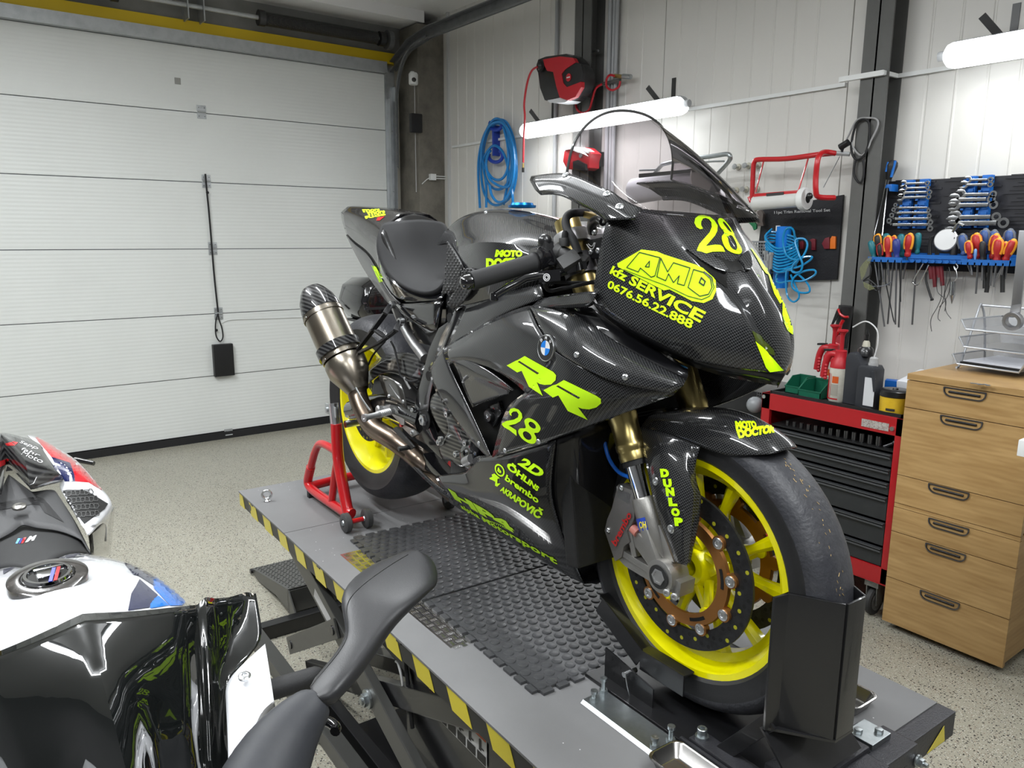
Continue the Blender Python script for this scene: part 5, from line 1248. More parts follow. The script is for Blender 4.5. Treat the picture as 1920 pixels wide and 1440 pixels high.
# rear-set, peg, brake pedal
bblock('rearset_bracket', [(718,762),(738,756),(766,762),(775,778),(770,792),(756,790),(748,775),(735,772),(722,775)], -.150, -.138, ALU, bev=.003)
bblock('rearset_bracket', [(745,783),(752,800),(772,820),(782,815),(780,805),(762,790)], -.150, -.140, ALU, bev=.003)
m = M(); a, b_ = P(738,770,-.165), P(682,784,-.275); d = (b_-a); L_ = d.length; prof = [(0,.007),(L_*.1,.0105)]
for i in range(6): prof += [(L_*(.15+i*.06), .0105), (L_*(.17+i*.06), .008), (L_*(.19+i*.06), .008), (L_*(.21+i*.06), .0105)]
prof += [(L_*.55,.0105),(L_*.6,.0085),(L_*.9,.0085),(L_*.92,.0115),(L_,.0115),(L_,.004),(L_*.97,0)]
m.lathe(a, d, prof, 18); m.obj('footpeg', ALU, bike)
bblock('brake_pedal', [(733,766),(738,764),(758,786),(757,797),(752,797),(731,774)], -.158, -.150, ALU, bev=.002)
m = M(); a = P(712,768,-.17); m.lathe(a, -VB, [(-.02,.010),(.0,.012),(.006,.014),(.010,.010),(.010,0)], 18); m.beam(P(716,768,-.16), P(735,762,-.15), .014, .010, up=VB); m.obj('pedal_pivot', ALU, bike, merge=0)
bblock('pedal_arm', [(735,805),(742,800),(776,838),(772,842)], -.19, -.184, DARKST, bev=.001)
m = M(); m.cyl(P(747,842,-.215), P(772,838,-.175), .007, n=12); m.obj('toe_peg', DARKST, bike)
m = M(); m.beam(P(752,778,-.148), P(755,800,-.148), .012, .014, up=VB); m.obj('red_spacer', RED, bike)
c = P(773,800,-.16); screw(P(772,812,-.152), -VB, .008, bike); screw(P(772,769,-.152), -VB, .007, bike)
# brake line, cables
for pts, r_, mt_ in (([(733,640),(740,655),(748,690),(752,705),(770,715),(785,712)], .003, RUB), ([(758,708),(765,722),(770,730)], .004, ALU), ([(722,640),(700,665),(688,690)], .003, RUB)):
    m = M(); m.tube([P(x, y, -.14) for x, y in pts], r_, smooth=5); m.obj('brake_hose', mt_, bike)
# engine covers
def cover(name, pts, v0, depth, mt_, ribs=None, parent=None):
    q = [P(x, y, v0) for x, y in pts]; c_ = sum(q, V((0,0,0)))/len(q); m = M()
    rows = []
    for k, (sc_, dz_) in enumerate(((1.0, depth), (1.0, depth*.25), (.93, .004), (.75, 0), (.35, -.001))): rows.append([c_+(p-c_)*sc_+VB*dz_ for p in cr(q, 4, True)])
    rows = [r+[r[0]] for r in rows]; m.grid(rows); m.poly(rows[-1][:-1]); return m.obj(name, mt_, parent or bike, smooth=60)
cover('clutch_cover', [(808,738),(825,733),(842,752),(850,775),(848,800),(838,822),(825,812),(812,790),(802,762)], -.165, .05, CARB2)
cover('ignition_cover', [(835,775),(852,778),(868,800),(882,835),(878,862),(862,880),(842,868),(825,862),(818,840),(828,822),(838,800)], -.170, .05, CARB2)
cover('water_pump', [(868,828),(885,822),(893,848),(888,878),(872,882),(862,868),(858,848)], -.180, .05, GLOSSBLACK)
m = M(); m.cyl(P(872,866,-.184), P(884,860,-.184), .012, n=14); m.obj('hose_clamp', ALU, bike)
for q in ((841,776,-.178),(829,823,-.175),(826,829,-.175),(876,830,-.19),(858,851,-.19),(801,858,-.12)): 
    c = P(*q); m = M(); m.lathe(c, -VB, [(0,.008),(.009,.008),(.009,.0045),(.004,.0045),(.004,0)], 14); m.obj('cover_bolt', STEEL, bike)
c = P(917, 780, -.17); m = M(); m.lathe(c+VB*.03, -VB, [(0,.016),(.03,.018),(.036,.014),(.036,.006),(.03,0)], 18); m.obj('frame_slider', BLACK, bike); screw(c-VB*.003, -VB, .009, bike)
bblock('mesh_guard', [(915,760),(935,752),(940,775),(925,800),(912,790)], -.165, -.15, CARBON, bev=.002)
# subframe
m = M(); m.tube([P(742,578,-.11), P(768,632,-.112), P(797,672,-.115)], [.013,.0135,.015], n=12, smooth=3); m.obj('subframe_tube', ALU, bike)
m = M(); m.tube([P(760,605,-.09), P(775,622,-.085), P(788,618,-.08)], .008, n=10, smooth=4); m.tube([P(748,586,-.10), P(762,585,-.10), P(762,600,-.10)], .006, n=8, smooth=3); m.obj('subframe_lug', ALU, bike)
m = M(); bb(m, (-1.12, -.09, .64), (-.88, .09, .70)); m.obj('battery_tray', BLACK, bike, bevel=.01)
# exhaust
TITAN = mat('brushed titanium', (.36,.33,.28), .28, 1, vary=(6, .7, (.30,.24,.17)))
TITB = mat('heat-tinted titanium', (.24,.19,.15), .3, 1, vary=(9, .9, (.17,.13,.10)))
ex = bpy.data.objects.new('exhaust', None); COL.objects.link(ex); ex.parent = bike; ex.location = P(620,620,-.22)-worg(bike)
A0, A1 = P(592,560,-.235), P(653,692,-.195); ad = (A1-A0).normalized(); AL = (A1-A0).length
m = M(); m.lathe(A0+ad*.045, ad, [(0,.055),(0,.0635),(AL-.085,.0655),(AL-.085,.055)], 40); m.obj('silencer_body', TITAN, ex)
m = M(); m.lathe(A0+ad*.052, ad*-1, [(0,.0648),(.012,.0645),(.045,.058),(.075,.043),(.088,.033),(.088,.028),(.06,.028)], 40); m.obj('carbon_end_cap', CTW, ex)
for t_ in (.058, AL-.052):
    m = M(); m.lathe(A0+ad*t_, ad, [(0,.0652),(0,.0668),(.012,.0668),(.012,.0652)], 40); b__ = m.obj('band', TITAN, ex)
    for k in range(10):
        a_ = k*PI/5; x_, y_ = perp(ad); n_ = x_*math.cos(a_)+y_*math.sin(a_); cc_ = A0+ad*(t_+.006)+n_*.0668; m = M(); m.lathe(cc_, n_, [(0,.0025),(.0012,.002),(.0013,0)], 8); m.obj('rivet', STEEL, b__)
m = M(); m.lathe(A0+ad*(AL-.085), ad, [(0,.0665),(0,.073),(.028,.073),(.028,.0665)], 40); m.obj('carbon_clamp', CTW, ex)
bt = A1+ad*.075; m = M(); m.lathe(A0+ad*(AL-.035), ad, [(0,.064),(.01,.067),(.045,.066),(.095,.043),(.115,.034)], 40); m.obj('cone', TITAN, ex)
pp = [A0+ad*(AL+.07), P(672,745,-.185), P(684,775,-.185), P(703,803,-.182), P(740,826,-.17), P(790,862,-.13), P(828,892,-.08), P(860,920,-.02)]
m = M(); m.tube(pp, .0305, n=20, smooth=6); m.obj('link_pipe', TITB, ex)
m = M(); m.tube([P(667,727,-.222), P(680,750,-.222), P(694,770,-.222)], .003, n=6, smooth=4); m.obj('spring', STEEL, ex)
m = M(); m.tube([P(760,840,-.15), P(800,875,-.13), P(850,925,-.05)], .03, n=16, smooth=4); m.obj('collector', TITB, ex)
# hanger: black Y-plate
for a, b_ in (((661,668),(700,618)),((700,618),(722,588)),((722,588),(733,571)),((661,668),(716,640)),((716,640),(742,620)),((742,620),(750,603)),((705,620),(722,632))):
    m = M(); m.beam(P(*a, -.172), P(*b_, -.172+(.03 if b_[1] < 605 else .008)), .007, .016, up=VB)
    m.obj('silencer_hanger', SATIN, ex, bevel=.001, smooth=0)
bblock('silencer_hanger', [(733,568),(742,575),(756,600),(752,612),(745,605)], -.14, -.134, SATIN, ex)
for q in ((659,668,-.19),(734,571,-.145),(750,603,-.145)): c = P(*q); m = M(); m.lathe(c+VB*.01, -VB, [(0,.011),(.014,.011),(.014,.006),(.008,.006),(.008,0)], 16); m.obj('hanger_bolt', STEEL, ex)
c = P(722, 626, -.176); flat_text('R&G', c, (B(-1,0,.5)-B(-1.1,0,.55))*-1, ZZ*.8+UB*.6, .012, mat('white print', (.7,.7,.7), .5), ex, w=.03, off=.003)
# side fairing lower brace near exhaust
bblock('exhaust_shield', [(792,850),(806,870),(830,895),(816,892),(795,880),(797,865)], -.15, -.10, GLOSSBLACK, bev=.004)
m = M(); m.tube([P(763,858,-.16), P(790,888,-.16), P(820,915,-.15), P(850,935,-.13)], .006, n=8, smooth=3); m.obj('belly_edge', CARBON, bike)
# ---------------------------------------------------------------- clip-ons and controls
for s in (-1, 1):
    g0_, g1_ = P(1006,491,-.228), P(884,527,-.365); c0_ = FK(.885, -.105)
    fl_ = (lambda p: p) if s < 0 else mir
    m = M(); m.cyl(fl_(c0_), fl_(g0_), .0115, n=16); m.cyl(fl_(FK(.87, -.105)), fl_(FK(.91, -.105)), .036, n=24); hb = m.obj('clip_on_bar', SATIN, bike, merge=0)
    gd = (fl_(g1_)-fl_(g0_)).normalized(); GL = (g1_-g0_).length
    m = M(); m.lathe(fl_(g0_), gd, [(0,.014),(0,.0205),(.004,.0205),(.01,.018),(GL*.75,.0178),(GL,.0185),(GL,.012)], 24); m.obj('grip', mat('soft rubber grip', (.022,.022,.023), .75, bump=(900, .4)), hb)
    m = M(); m.lathe(fl_(g1_)+gd*.001, gd, [(0,.0145),(.012,.0145),(.018,.012),(.021,.007),(.022,0)], 20); m.obj('bar_end', GLOSSBLACK, hb)
    m = M(); m.lathe(fl_(g0_), gd*-1, [(-.003,.018),(-.003,.028),(.014,.028),(.018,.026),(.026,.026),(.026,.014)], 28); m.obj('throttle_housing', GLOSSBLACK, hb)
    m = M(); m.beam(fl_(P(1022,455,-.21)), fl_(P(1030,500,-.21)), .026, .022, up=VB); m.sphere(fl_(P(1022,452,-.21)), .015, 14); m.obj('switch_block', BLACK, hb, bevel=.003, merge=0)
    # master cylinder
    m = M(); mc0, mc1 = fl_(P(1040,470,-.19)), fl_(P(1088,492,-.16)); m.lathe(mc0, mc1-mc0, [(0,.010),(.0,.019),(.012,.019),(.014,.016),(.04,.016),(.045,.020),(.07,.019),(.072,.01)], 20)
    m.beam(fl_(P(1052,500,-.20)), fl_(P(1085,480,-.17)), .03, .022, up=VB); m.cyl(fl_(P(1058,462,-.18)), fl_(P(1058,446,-.18)), .011, n=14); m.cyl(fl_(P(1045,458,-.18)), fl_(P(1050,500,-.17)), .014, n=14)
    m.obj('master_cylinder', mat('grey cast', (.075,.075,.075), .5, .6, bump=(600,.4)), hb, bevel=.003, merge=0)
    m = M(); m.lathe(fl_(P(1059,446,-.18)), ZZ, [(0,.007),(.006,.0065),(.010,.006),(.014,.004),(.014,0)], 12); m.obj('bleed_cap', RUB, hb)
    # lever
    lv = [P(1062,508,-.19), P(1040,515,-.215), P(1010,517,-.245), P(985,522,-.268), P(955,538,-.30), P(932,552,-.318), P(928,556,-.322)]
    m = M(); m.tube([fl_(p) for p in lv], [.008]*len(lv), n=10, smooth=0); m.beam(fl_(P(1050,515,-.21)), fl_(P(1010,519,-.245)), .010, .022); m.obj('brake_lever' if s < 0 else 'clutch_lever', GLOSSBLACK, hb, merge=0)
    m = M(); m.lathe(fl_(P(927,549,-.322)), ZZ*-1, [(-.002,.003),(0,.0085),(.014,.0085),(.016,.006),(.016,0)], 14); m.obj('lever_tip', GLOSSBLACK, hb)
    m = M(); m.beam(fl_(P(1062,505,-.19)), fl_(P(1100,496,-.16)), .016, .016); m.cyl(fl_(P(1085,492,-.172)), fl_(P(1088,508,-.172)), .009, n=12); m.obj('lever_perch', BLACK, hb, merge=0)
    m = M(); m.tube([fl_(p) for p in (P(1085,476,-.17), P(1075,450,-.17), P(1064,432,-.165), P(1061,412,-.155), P(1072,400,-.14), P(1104,398,-.11))], .0085, n=12, smooth=6); m.obj('brake_hose', RUB, hb)
    m = M(); m.tube([fl_(p) for p in (P(1020,530,-.22), P(1030,545,-.20), P(1060,540,-.17), P(1115,528,-.14))], .004, n=8, smooth=6); m.tube([fl_(p) for p in (P(1020,528,-.22), P(1060,530,-.17), P(1115,530,-.13))], .0035, n=8, smooth=5); m.obj('throttle_cable', RUB, hb)
for p, r_ in ((P(1031,520,-.245), 1),):
    m = M()
    for rr_ in (.0075, .0045): m.lathe(p-VB*.006-UB*.002, -VB+UB*.4, [(0, rr_), (.001, rr_), (.001, rr_-.0015), (0, rr_-.0015)], 20, closed=True)
    m.obj('brake_logo', MT['white print'], hb)
m = M(); m.cyl(P(1003,466,-.231), P(999,472,-.231), .0, n=3); 
# upper brackets
m = M(); m.prism([P(1092,452,-.10), P(1128,444,-.10), P(1138,462,-.10), P(1132,482,-.10), P(1105,486,-.10)], VB*.06); dm = m.obj('steering_damper_mount', BLACK, bike, bevel=.003)
c = P(1108,458,-.1005); m = M(); m.tube([P(1100,458,-.1012), P(1106,466,-.1012), P(1112,466,-.1012), P(1116,455,-.1012)], .0012, n=5, smooth=5); m.tube([P(1103,457,-.1012), P(1107,461,-.1012), P(1111,461,-.1012), P(1114,455,-.1012)], .0008, n=5, smooth=5); m.obj('emblem', MT['white print'], dm)
for q in ((1107,473,-.101),(1121,470,-.101),(1130,413,-.13),(1114,436,-.118)): screw(P(*q), -VB, .0065, dm)
m = M(); m.beam(P(1106,402,-.11), P(1132,410,-.12), .03, .012); m.obj('fairing_stay', mat('brass bracket', (.45,.33,.12), .4, .9), bike, bevel=.001)
m = M(); m.tube([P(1112,436,-.11), P(1110,420,-.12), P(1122,410,-.125), P(1132,415,-.13)], .010, n=12, smooth=4); m.obj('mirror_mount', BLACK, bike)
m = M(); m.lathe(P(1085,440,-.06), ZZ*1, [(0,.04),(.02,.036),(.028,.02),(.028,0)], 24); m.obj('fork_bridge_cover', ALU, bike)
m = M(); bb(m, (-.13, -.12, .84), (-.05, .12, .96)); m.obj('dashboard', SATIN, bike, bevel=.01)
m = M(); m.tube([B(-.05, -.06, .86), B(.02, -.05, .80), B(.03, 0, .78)], .012, n=10); m.tube([B(-.05, .06, .86), B(.02, .05, .80), B(.03, 0, .78)], .012, n=10); m.obj('fairing_bracket', BLACK, bike)
m = M(); m.tube([P(1132,808,-.10), P(1135,835,-.105), P(1143,862,-.108), P(1160,885,-.11), P(1182,896,-.118), P(1196,905,-.12)], .0042, n=10, smooth=5); m.obj('brake_line', mat('blue brake line', (.01,.11,.50), .3, coat=.5), bike)
# ================================================================ white motorcycle in the foreground, facing the camera
YC = .118
wb = empty('sport_motorcycle', (-1.7, YC, 0), 'white, blue and red sport motorcycle with black windscreen in the left foreground', 'motorcycle')
def wp(q):
    if q[0] == 'w': return V(q[1:])
    return onZ(q[0], q[1], q[2])
def wpanel(name, rows, mt_, parent=None, mirror=True, sub=2, solid=.003, crease=30, smooth=60):
    R = [[wp(q) for q in r] for r in rows]; m = M(); m.grid(R)
    if mirror == 'copy': m2 = M(); m2.grid([[V((p.x, 2*YC-p.y, p.z)) for p in r] for r in R]); m2.obj(name, mt_, parent or wb, sub=sub, solid=solid, crease=crease, smooth=smooth)
    elif mirror: m.grid([[V((p.x, 2*YC-p.y, p.z)) for p in r] for r in R])
    return m.obj(name, mt_, parent or wb, sub=sub, solid=solid, crease=crease, merge=.002, smooth=smooth)
NAVY = mat('navy paint', (.012,.016,.075), .15, coat=1); SKY = mat('light blue paint', (.0,.20,.80), .2, coat=1); REDP = mat('red paint', (.55,.01,.02), .18, coat=1)
SCRB = mat('black tinted screen', (.006,.007,.007), .03, coat=1, coatr=.01, spec=.6)
wscr = wpanel('windscreen', [
 [('w',-1.155,YC,1.075),(250,1147,1.062),(340,1137,1.04),(370,1134,1.025),(386,1119,1.03),(403,1122,1.012),(430,1120,1.0),(462,1110,.99),(480,1113,.985)],
 [('w',-1.05,YC,1.05),(262,1225,1.035),(346,1210,1.01),(376,1203,.99),(389,1196,.995),(406,1198,.972),(432,1190,.96),(462,1175,.96),(490,1170,.96)],
 [('w',-.95,YC,1.015),(272,1300,1.0),(352,1280,.975),(381,1268,.955),(391,1262,.96),(407,1262,.935),(428,1240,.94),(458,1225,.945),(494,1204,.95)],
 [('w',-.87,YC,.98),(282,1380,.965),(360,1365,.94),(385,1350,.92),(394,1345,.925),(409,1340,.90),(418,1310,.91),(420,1290,.92),(424,1270,.93)],
 [('w',-.78,YC,.93),(292,1470,.915),(368,1450,.89),(389,1445,.875),(397,1440,.88),(412,1440,.86),(420,1400,.88),(423,1360,.89),(426,1320,.905)],
 [('w',-.66,YC,.86),('w',-.66,.17,.85),('w',-.66,.20,.83),('w',-.68,.215,.82),('w',-.69,.222,.82),('w',-.70,.228,.81),('w',-.72,.235,.82),('w',-.75,.24,.83),('w',-.78,.245,.84)]], SCRB, crease=15)
m = M(); m.grid([[wp(q) for q in r] for r in ([(497,1207,.955),(424,1272,.935),(422,1300,.925),(427,1370,.90),(428,1445,.87),(428,1520,.84)],
   [(503,1245,.95),(470,1285,.935),(460,1320,.925),(452,1370,.90),(445,1445,.87),(440,1520,.84)], [(514,1315,.925),(495,1330,.92),(485,1345,.912),(470,1385,.89),(462,1445,.86),(455,1520,.83)], [(516,1325,.90),(500,1340,.90),(490,1360,.89),(478,1395,.87),(470,1450,.84),(462,1525,.81)])])
m2 = M(); m2.v = [V((p.x, 2*YC-p.y, p.z)) for p in m.v]; m2.f = m.f; m2.m = m.m; m2.obj('front_fairing', WPAINT, wb, sub=2, solid=.003, crease=30, merge=.001)
wf = m.obj('front_fairing', WPAINT, wb, sub=2, solid=.003, crease=30, merge=.001)
c = onZ(458, 1271, .943); screw(c+V((.002,0,.004)), V((.25,-.05,1)), .0095, wf, name='screw')
# tank
twh = wpanel('fuel_tank', [
 [('w',-1.79,YC,.895),(110,1040,.893),(152,1036,.882),(178,1040,.845),(192,1050,.79)],
 [('w',-1.71,YC,.945),(138,1052,.938),(185,1048,.918),(222,1045,.885),(243,1055,.835)],
 [('w',-1.60,YC,.962),(168,1080,.953),(208,1074,.935),(258,1060,.895),(288,1076,.845)],
 [('w',-1.48,YC,.972),(192,1125,.96),(238,1110,.938),(290,1086,.895),(326,1104,.845)],
 [('w',-1.36,YC,.972),(215,1185,.955),(268,1165,.93),(326,1118,.89),(356,1132,.845)],
 [('w',-1.20,YC,.93),('w',-1.20,.21,.915),('w',-1.20,.26,.89),('w',-1.25,.31,.86),('w',-1.27,.34,.81)],
 [('w',-1.14,YC,.90),('w',-1.14,.21,.88),('w',-1.14,.25,.86),('w',-1.16,.28,.82),('w',-1.18,.30,.76)]], WPAINT, crease=70)
T_tw = bvh([twh])
ZT3 = lambda pts: [(x*.20833, 1000+y*.20833) for x, y in pts]
sticker_poly([ZT3([(1130,235),(1115,268),(1200,375),(1245,385),(1395,480),(1375,420),(1440,400),(1300,300)])], T_tw, NAVY, twh, 'blue_panel')
sticker_poly([ZT3([(1255,415),(1420,560),(1350,640),(1345,670),(1150,700),(1180,545),(1220,480)])], T_tw, NAVY, twh, 'blue_panel')
sticker_poly([ZT3([(1365,400),(1420,385),(1500,450),(1690,600),(1640,650),(1530,655),(1385,500)]), ZT3([(1425,565),(1520,650),(1350,680),(1350,640),(1380,590)])], T_tw, SKY, twh, 'light_blue_panel')
sticker_poly([ZT3([(30,330),(300,255),(720,165),(765,210),(420,235),(150,300),(30,372)])], T_tw, NAVY, twh, 'blue_panel')
fc = bpy.data.objects.new('fuel_cap', None); COL.objects.link(fc); fc.parent = wb; cc = onZ(90, 1083, .966); fc.location = cc-worg(wb)
CT = mat('carbon trim resin', (.03,.028,.026), .15, coat=1, vary=(60, .8, (.10,.09,.085)))
nrm = V((.12,0,1)).normalized()
m = M(); m.lathe(cc-nrm*.012, nrm, [(0,.0665),(.014,.0665),(.017,.062),(.017,.046),(.013,.044)], 48); m.obj('cap_ring', CT, fc)
m = M(); m.lathe(cc-nrm*.01, nrm, [(.012,.045),(.016,.043),(.016,.0)], 40); m.obj('cap_disc', mat('dark chrome', (.12,.12,.12), .12, .9), fc)
m = M(); m.lathe(cc-nrm*.01, nrm, [(.016,.041),(.021,.039),(.021,.034),(.016,.033)], 40); m.obj('chrome_ring', CHROME, fc)
m = M(); m.obox(cc+nrm*.008, (0,1,0), (1,0,-.12), nrm, .034, .026, .006); m.obox(cc+nrm*.007+V((-.022,.004,.003)), (0,1,0), (1,0,-.12), nrm, .05, .008, .006); m.obj('lock_flap', CHROME, fc, bevel=.0015, merge=0)
for k, mt_ in enumerate((mat('stripe blue', (.02,.03,.5), .3), REDP)):
    m = M(); m.obox(cc+nrm*.0125+V((.014+.0, .006+k*.008, -.0018)), (1,-.25,-.12), (.25,1,0), nrm, .05, .006, .0008); m.obj('cap_stripe', mt_, fc)
# seat
SEATM = mat('grained seat cover', (.018,.018,.019), .6, bump=(700, .5))
ws = wpanel('rider_seat', [
 [('w',-2.28,YC,.845),(60,988,.845),(108,990,.838),(150,1008,.82),(168,1030,.78)],
 [('w',-2.08,YC,.86),(75,1015,.86),(120,1012,.85),(158,1022,.82),(170,1040,.77)],
 [('w',-1.80,YC,.875),(92,1044,.872),(140,1036,.862),(165,1036,.82),(178,1046,.76)]], SEATM, solid=.02)
sb_ = wpanel('passenger_seat_cover', [
 [('w',-2.62,YC,.90),(60,923,.90),(100,915,.885),(108,925,.87),(112,935,.85)],
 [('w',-2.45,YC,.885),(70,945,.882),(108,940,.872),(135,965,.855),(140,972,.83)],
 [('w',-2.26,YC,.862),(62,990,.86),(112,992,.85),(155,1012,.83),(172,1040,.80)]], mat('textured grey plastic', (.050,.050,.052), .55, bump=(800, .6)), crease=40)
T_sb = bvh([sb_, ws])
sticker_poly([[(-5,944),(70,931),(82,936),(90,945),(120,980),(84,962),(74,947),(60,946),(-5,958)]], T_sb, mat('recess shadow plastic', (.016,.016,.017), .5), sb_, 'grab_recess', lim=10)
c = onZ(36, 950, .893); m = M(); m.lathe(c-ZZ*.003, V((.2,0,1)), [(0,.0165),(.006,.0165),(.008,.014),(.008,0)], 24); lk = m.obj('seat_lock', mat('nickel', (.3,.29,.27), .35, .9), wb)
m = M(); m.obox(c+ZZ*.0055, (0,1,0), (1,0,0), ZZ, .014, .003, .001); m.obj('key_slot', BLACK, lk)
for pl_, mt_ in (([(29,1020),(34,1010),(39,1010),(33,1020)], mat('m light blue', (.15,.4,.7), .4)), ([(35,1020),(40,1010),(43,1010),(38,1020)], mat('m navy', (.03,.05,.3), .4)), ([(39,1020),(44,1009),(50,1008),(44,1019)], REDP)):
    sticker_poly([pl_], T_sb, mt_, ws, 'badge_stripe', lim=10)
sticker_text('M', [(51,1007),(69,1004),(68,1013),(47,1018)], T_sb, mat('white print', (.7,.7,.7), .5), ws, lim=10, bold=.06, shear=.3)
# tail
hump = wpanel('tail_cover', [
 [('w',-2.84,YC,.985),(35,818,.985),(58,822,.975),(76,834,.955)],
 [('w',-2.76,YC,.995),(45,845,.988),(75,855,.97),(97,862,.93)],
 [('w',-2.70,YC,.985),(50,880,.965),(88,880,.95),(115,890,.91)],
 [('w',-2.62,YC,.93),(58,918,.925),(90,910,.905),(121,902,.88)]], CTW, crease=45)
T_h = bvh([hump])
WP2 = MT['white print']
for s_, q in (('Sepp', [(38,826),(72,838),(70,846),(36,832)]), ('fahr', [(40,838),(76,852),(74,858),(40,844)]), ('Moto', [(42,845),(82,862),(78,870),(40,852)])): sticker_text(s_, q, T_h, WP2, hump, lim=8, shear=.3, name='signature')
sticker_poly([[(10,832),(25,828),(34,830),(28,836),(14,836)], [(-5,866),(14,860),(18,862),(8,872),(-5,878)]], T_h, RED, hump, 'signature', lim=8)
sidew = wpanel('tail_side', [
 [(52,816,.965),(62,817,.96),(72,819,.945),(80,824,.92),(80,830,.88)],
 [(76,836,.955),(95,838,.94),(112,842,.92),(130,850,.88),(132,858,.83)],
 [(98,864,.93),(120,866,.925),(142,868,.905),(162,874,.87),(162,884,.81)],
 [(121,902,.885),(145,902,.885),(168,902,.88),(192,914,.855),(188,922,.79)],
 [(107,908,.875),(125,918,.875),(160,918,.87),(208,936,.835),(205,950,.76)],
 [(120,930,.865),(135,950,.865),(170,960,.855),(213,950,.82),(209,975,.74)],
 [(140,965,.85),(152,985,.85),(178,985,.845),(204,966,.81),(204,1000,.72)],
 [(165,1000,.84),(168,1003,.835),(186,985,.83),(200,975,.80),(200,1015,.72)]], WPAINT, crease=35, sub=2, mirror='copy')
T_sd = bvh([sidew])
sticker_poly([[(66,820),(75,819),(110,839),(150,866),(178,893),(191,920),(166,905),(141,903),(139,890),(131,868),(96,857),(80,838)]], T_sd, REDP, sidew, 'red_panel')
sticker_poly([[(96,857),(131,868),(139,890),(141,903),(122,903),(108,878)]], T_sd, NAVY, sidew, 'blue_panel')
hex_ = mat('honeycomb black', (.012,.012,.012), .5)
sticker_poly([[(113,922),(125,919),(155,919),(168,924),(202,945),(196,955),(158,983),(146,968)]], T_sd, hex_, sidew, 'honeycomb_grille', off=.0015)
vh = []; fh = []
for r_ in range(4):
    for k in range(7):
        x = 122+k*8+r_*9; y = 927+r_*13+k*(-.6)
        if x > 194-(r_*4) or y > 975: continue
        b0 = len(vh); s_ = 1 if k % 2 else -1; pts = [(x-4,y-4*s_),(x+3,y-4*s_),(x+4,y),(x+1,y+5*s_),(x-3,y+5*s_),(x-4.5,y)]
        for i in range(6):
            a, b_ = pts[i], pts[(i+1) % 6]
            for p in poly_line([a, b_], 1.5): bb0 = len(vh); vh += p; fh.append([bb0, bb0+1, bb0+2, bb0+3])
stick('honeycomb_web', vh, fh, T_sd, mat('honeycomb grey', (.06,.06,.06), .5), sidew, off=.003, lim=20)
wpanel('rear_side_cover', [[(165,1000,.835),(188,983,.82),(213,950,.80)],[(168,1020,.80),(190,1010,.76),(211,985,.72)],[(170,1040,.76),(188,1045,.68),(205,1040,.62)]], GLOSSBLACK, mirror='copy')
m = M(); a, b_ = onZ(140, 862, .80), onZ(176, 869, .79); m.tube([a, a.lerp(b_, .3), a.lerp(b_, .8), b_], [.010, .020, .018, .008], n=12, smooth=3); m.obj('indicator', GLOSSBLACK, wb)
# mirror on its stalk, rubber boot, grip
def spine_loft(pts, th=.55, n=20):
    """pts: (px,py,z,half width px)"""
    C = [onZ(p[0], p[1], p[2]) for p in pts]; rows = []
    for i, c in enumerate(C):
        t = (C[min(i+1, len(C)-1)]-C[max(i-1, 0)]).normalized(); vd = (c-CAM).normalized(); w_ = t.cross(vd).normalized(); dp = w_.cross(t).normalized()
        r = pts[i][3]*(c-CAM).dot(FW)/F; k = pts[i][4] if len(pts[i]) > 4 else th
        rows.append([c+w_*r*math.cos(2*PI*j/n)*(1)+dp*r*k*math.sin(2*PI*j/n)+dp*r*k for j in range(n)])
    m = M(); m.grid([q+[q[0]] for q in rows]); m.poly(rows[0]); m.poly(rows[-1]); return m
MIRM = mat('mirror housing black', (.020,.020,.022), .42, bump=(500, .15))
mir_ = bpy.data.objects.new('mirror', None); COL.objects.link(mir_); mir_.parent = wb; mir_.location = onZ(660, 1200, 1.02)-worg(wb)
def pair_loft(prs, n=22):
    rows = []; C = []
    for (lx, ly, rx, ry, z, dp_) in prs: C.append((onZ(lx, ly, z), onZ(rx, ry, z), dp_))
    for a, b_, dp_ in C:
        c = (a+b_)/2; w_ = (b_-a)/2; vd = (c-CAM).normalized(); dp = (vd-w_.normalized()*vd.dot(w_.normalized())).normalized()
        rows.append([c+w_*(abs(math.cos(t))**.7*(1 if math.cos(t) > 0 else -1))+dp*dp_*(1+(abs(math.sin(t))**.7)*(1 if math.sin(t) > 0 else -1)) for t in [2*PI*j/n for j in range(n)]])
    m = M(); m.grid([q+[q[0]] for q in rows]); m.poly(rows[0]); m.poly(rows[-1]); return m
hd = pair_loft([(568,1282,600,1318,.968,.014),(600,1248,628,1288,.98,.014),(628,1212,657,1256,.99,.015),(640,1190,690,1214,1.0,.018),(638,1165,712,1184,1.01,.022),(628,1135,742,1155,1.02,.024),(631,1108,768,1132,1.03,.024),(652,1080,792,1108,1.035,.022),(686,1055,803,1094,1.038,.021),(714,1044,806,1078,1.04,.019),(740,1035,806,1064,1.041,.016),(760,1029,803,1050,1.042,.013),(776,1028,796,1038,1.042,.009)]).obj('mirror_housing', MIRM, mir_, sub=1, smooth=70)
m = M(); T_m = bvh([hd]); seam = [(583,1287),(612,1252),(636,1222),(650,1196),(652,1170),(650,1145),(655,1125),(672,1105),(700,1082),(735,1058),(765,1040)]
pts = []
for x, y in seam:
    d = ray(x, y).normalized(); h = T_m.ray_cast(CAM, d)
    if h[0] is not None: pts.append(h[0])
if len(pts) > 3: m.tube(pts, .0009, n=5, smooth=4); m.obj('housing_seam', BLACK, mir_)
bt_ = spine_loft([(470,1520,.90,95),(505,1440,.92,84),(530,1395,.935,74),(560,1352,.95,56),(582,1328,.96,45),(600,1308,.966,37),(604,1303,.967,30)], .8).obj('mirror_boot', mat('dusty rubber boot', (.028,.030,.036), .55, vary=(9, .8, (.05,.05,.052)), bump=(90,.3)), mir_, sub=1, smooth=70)
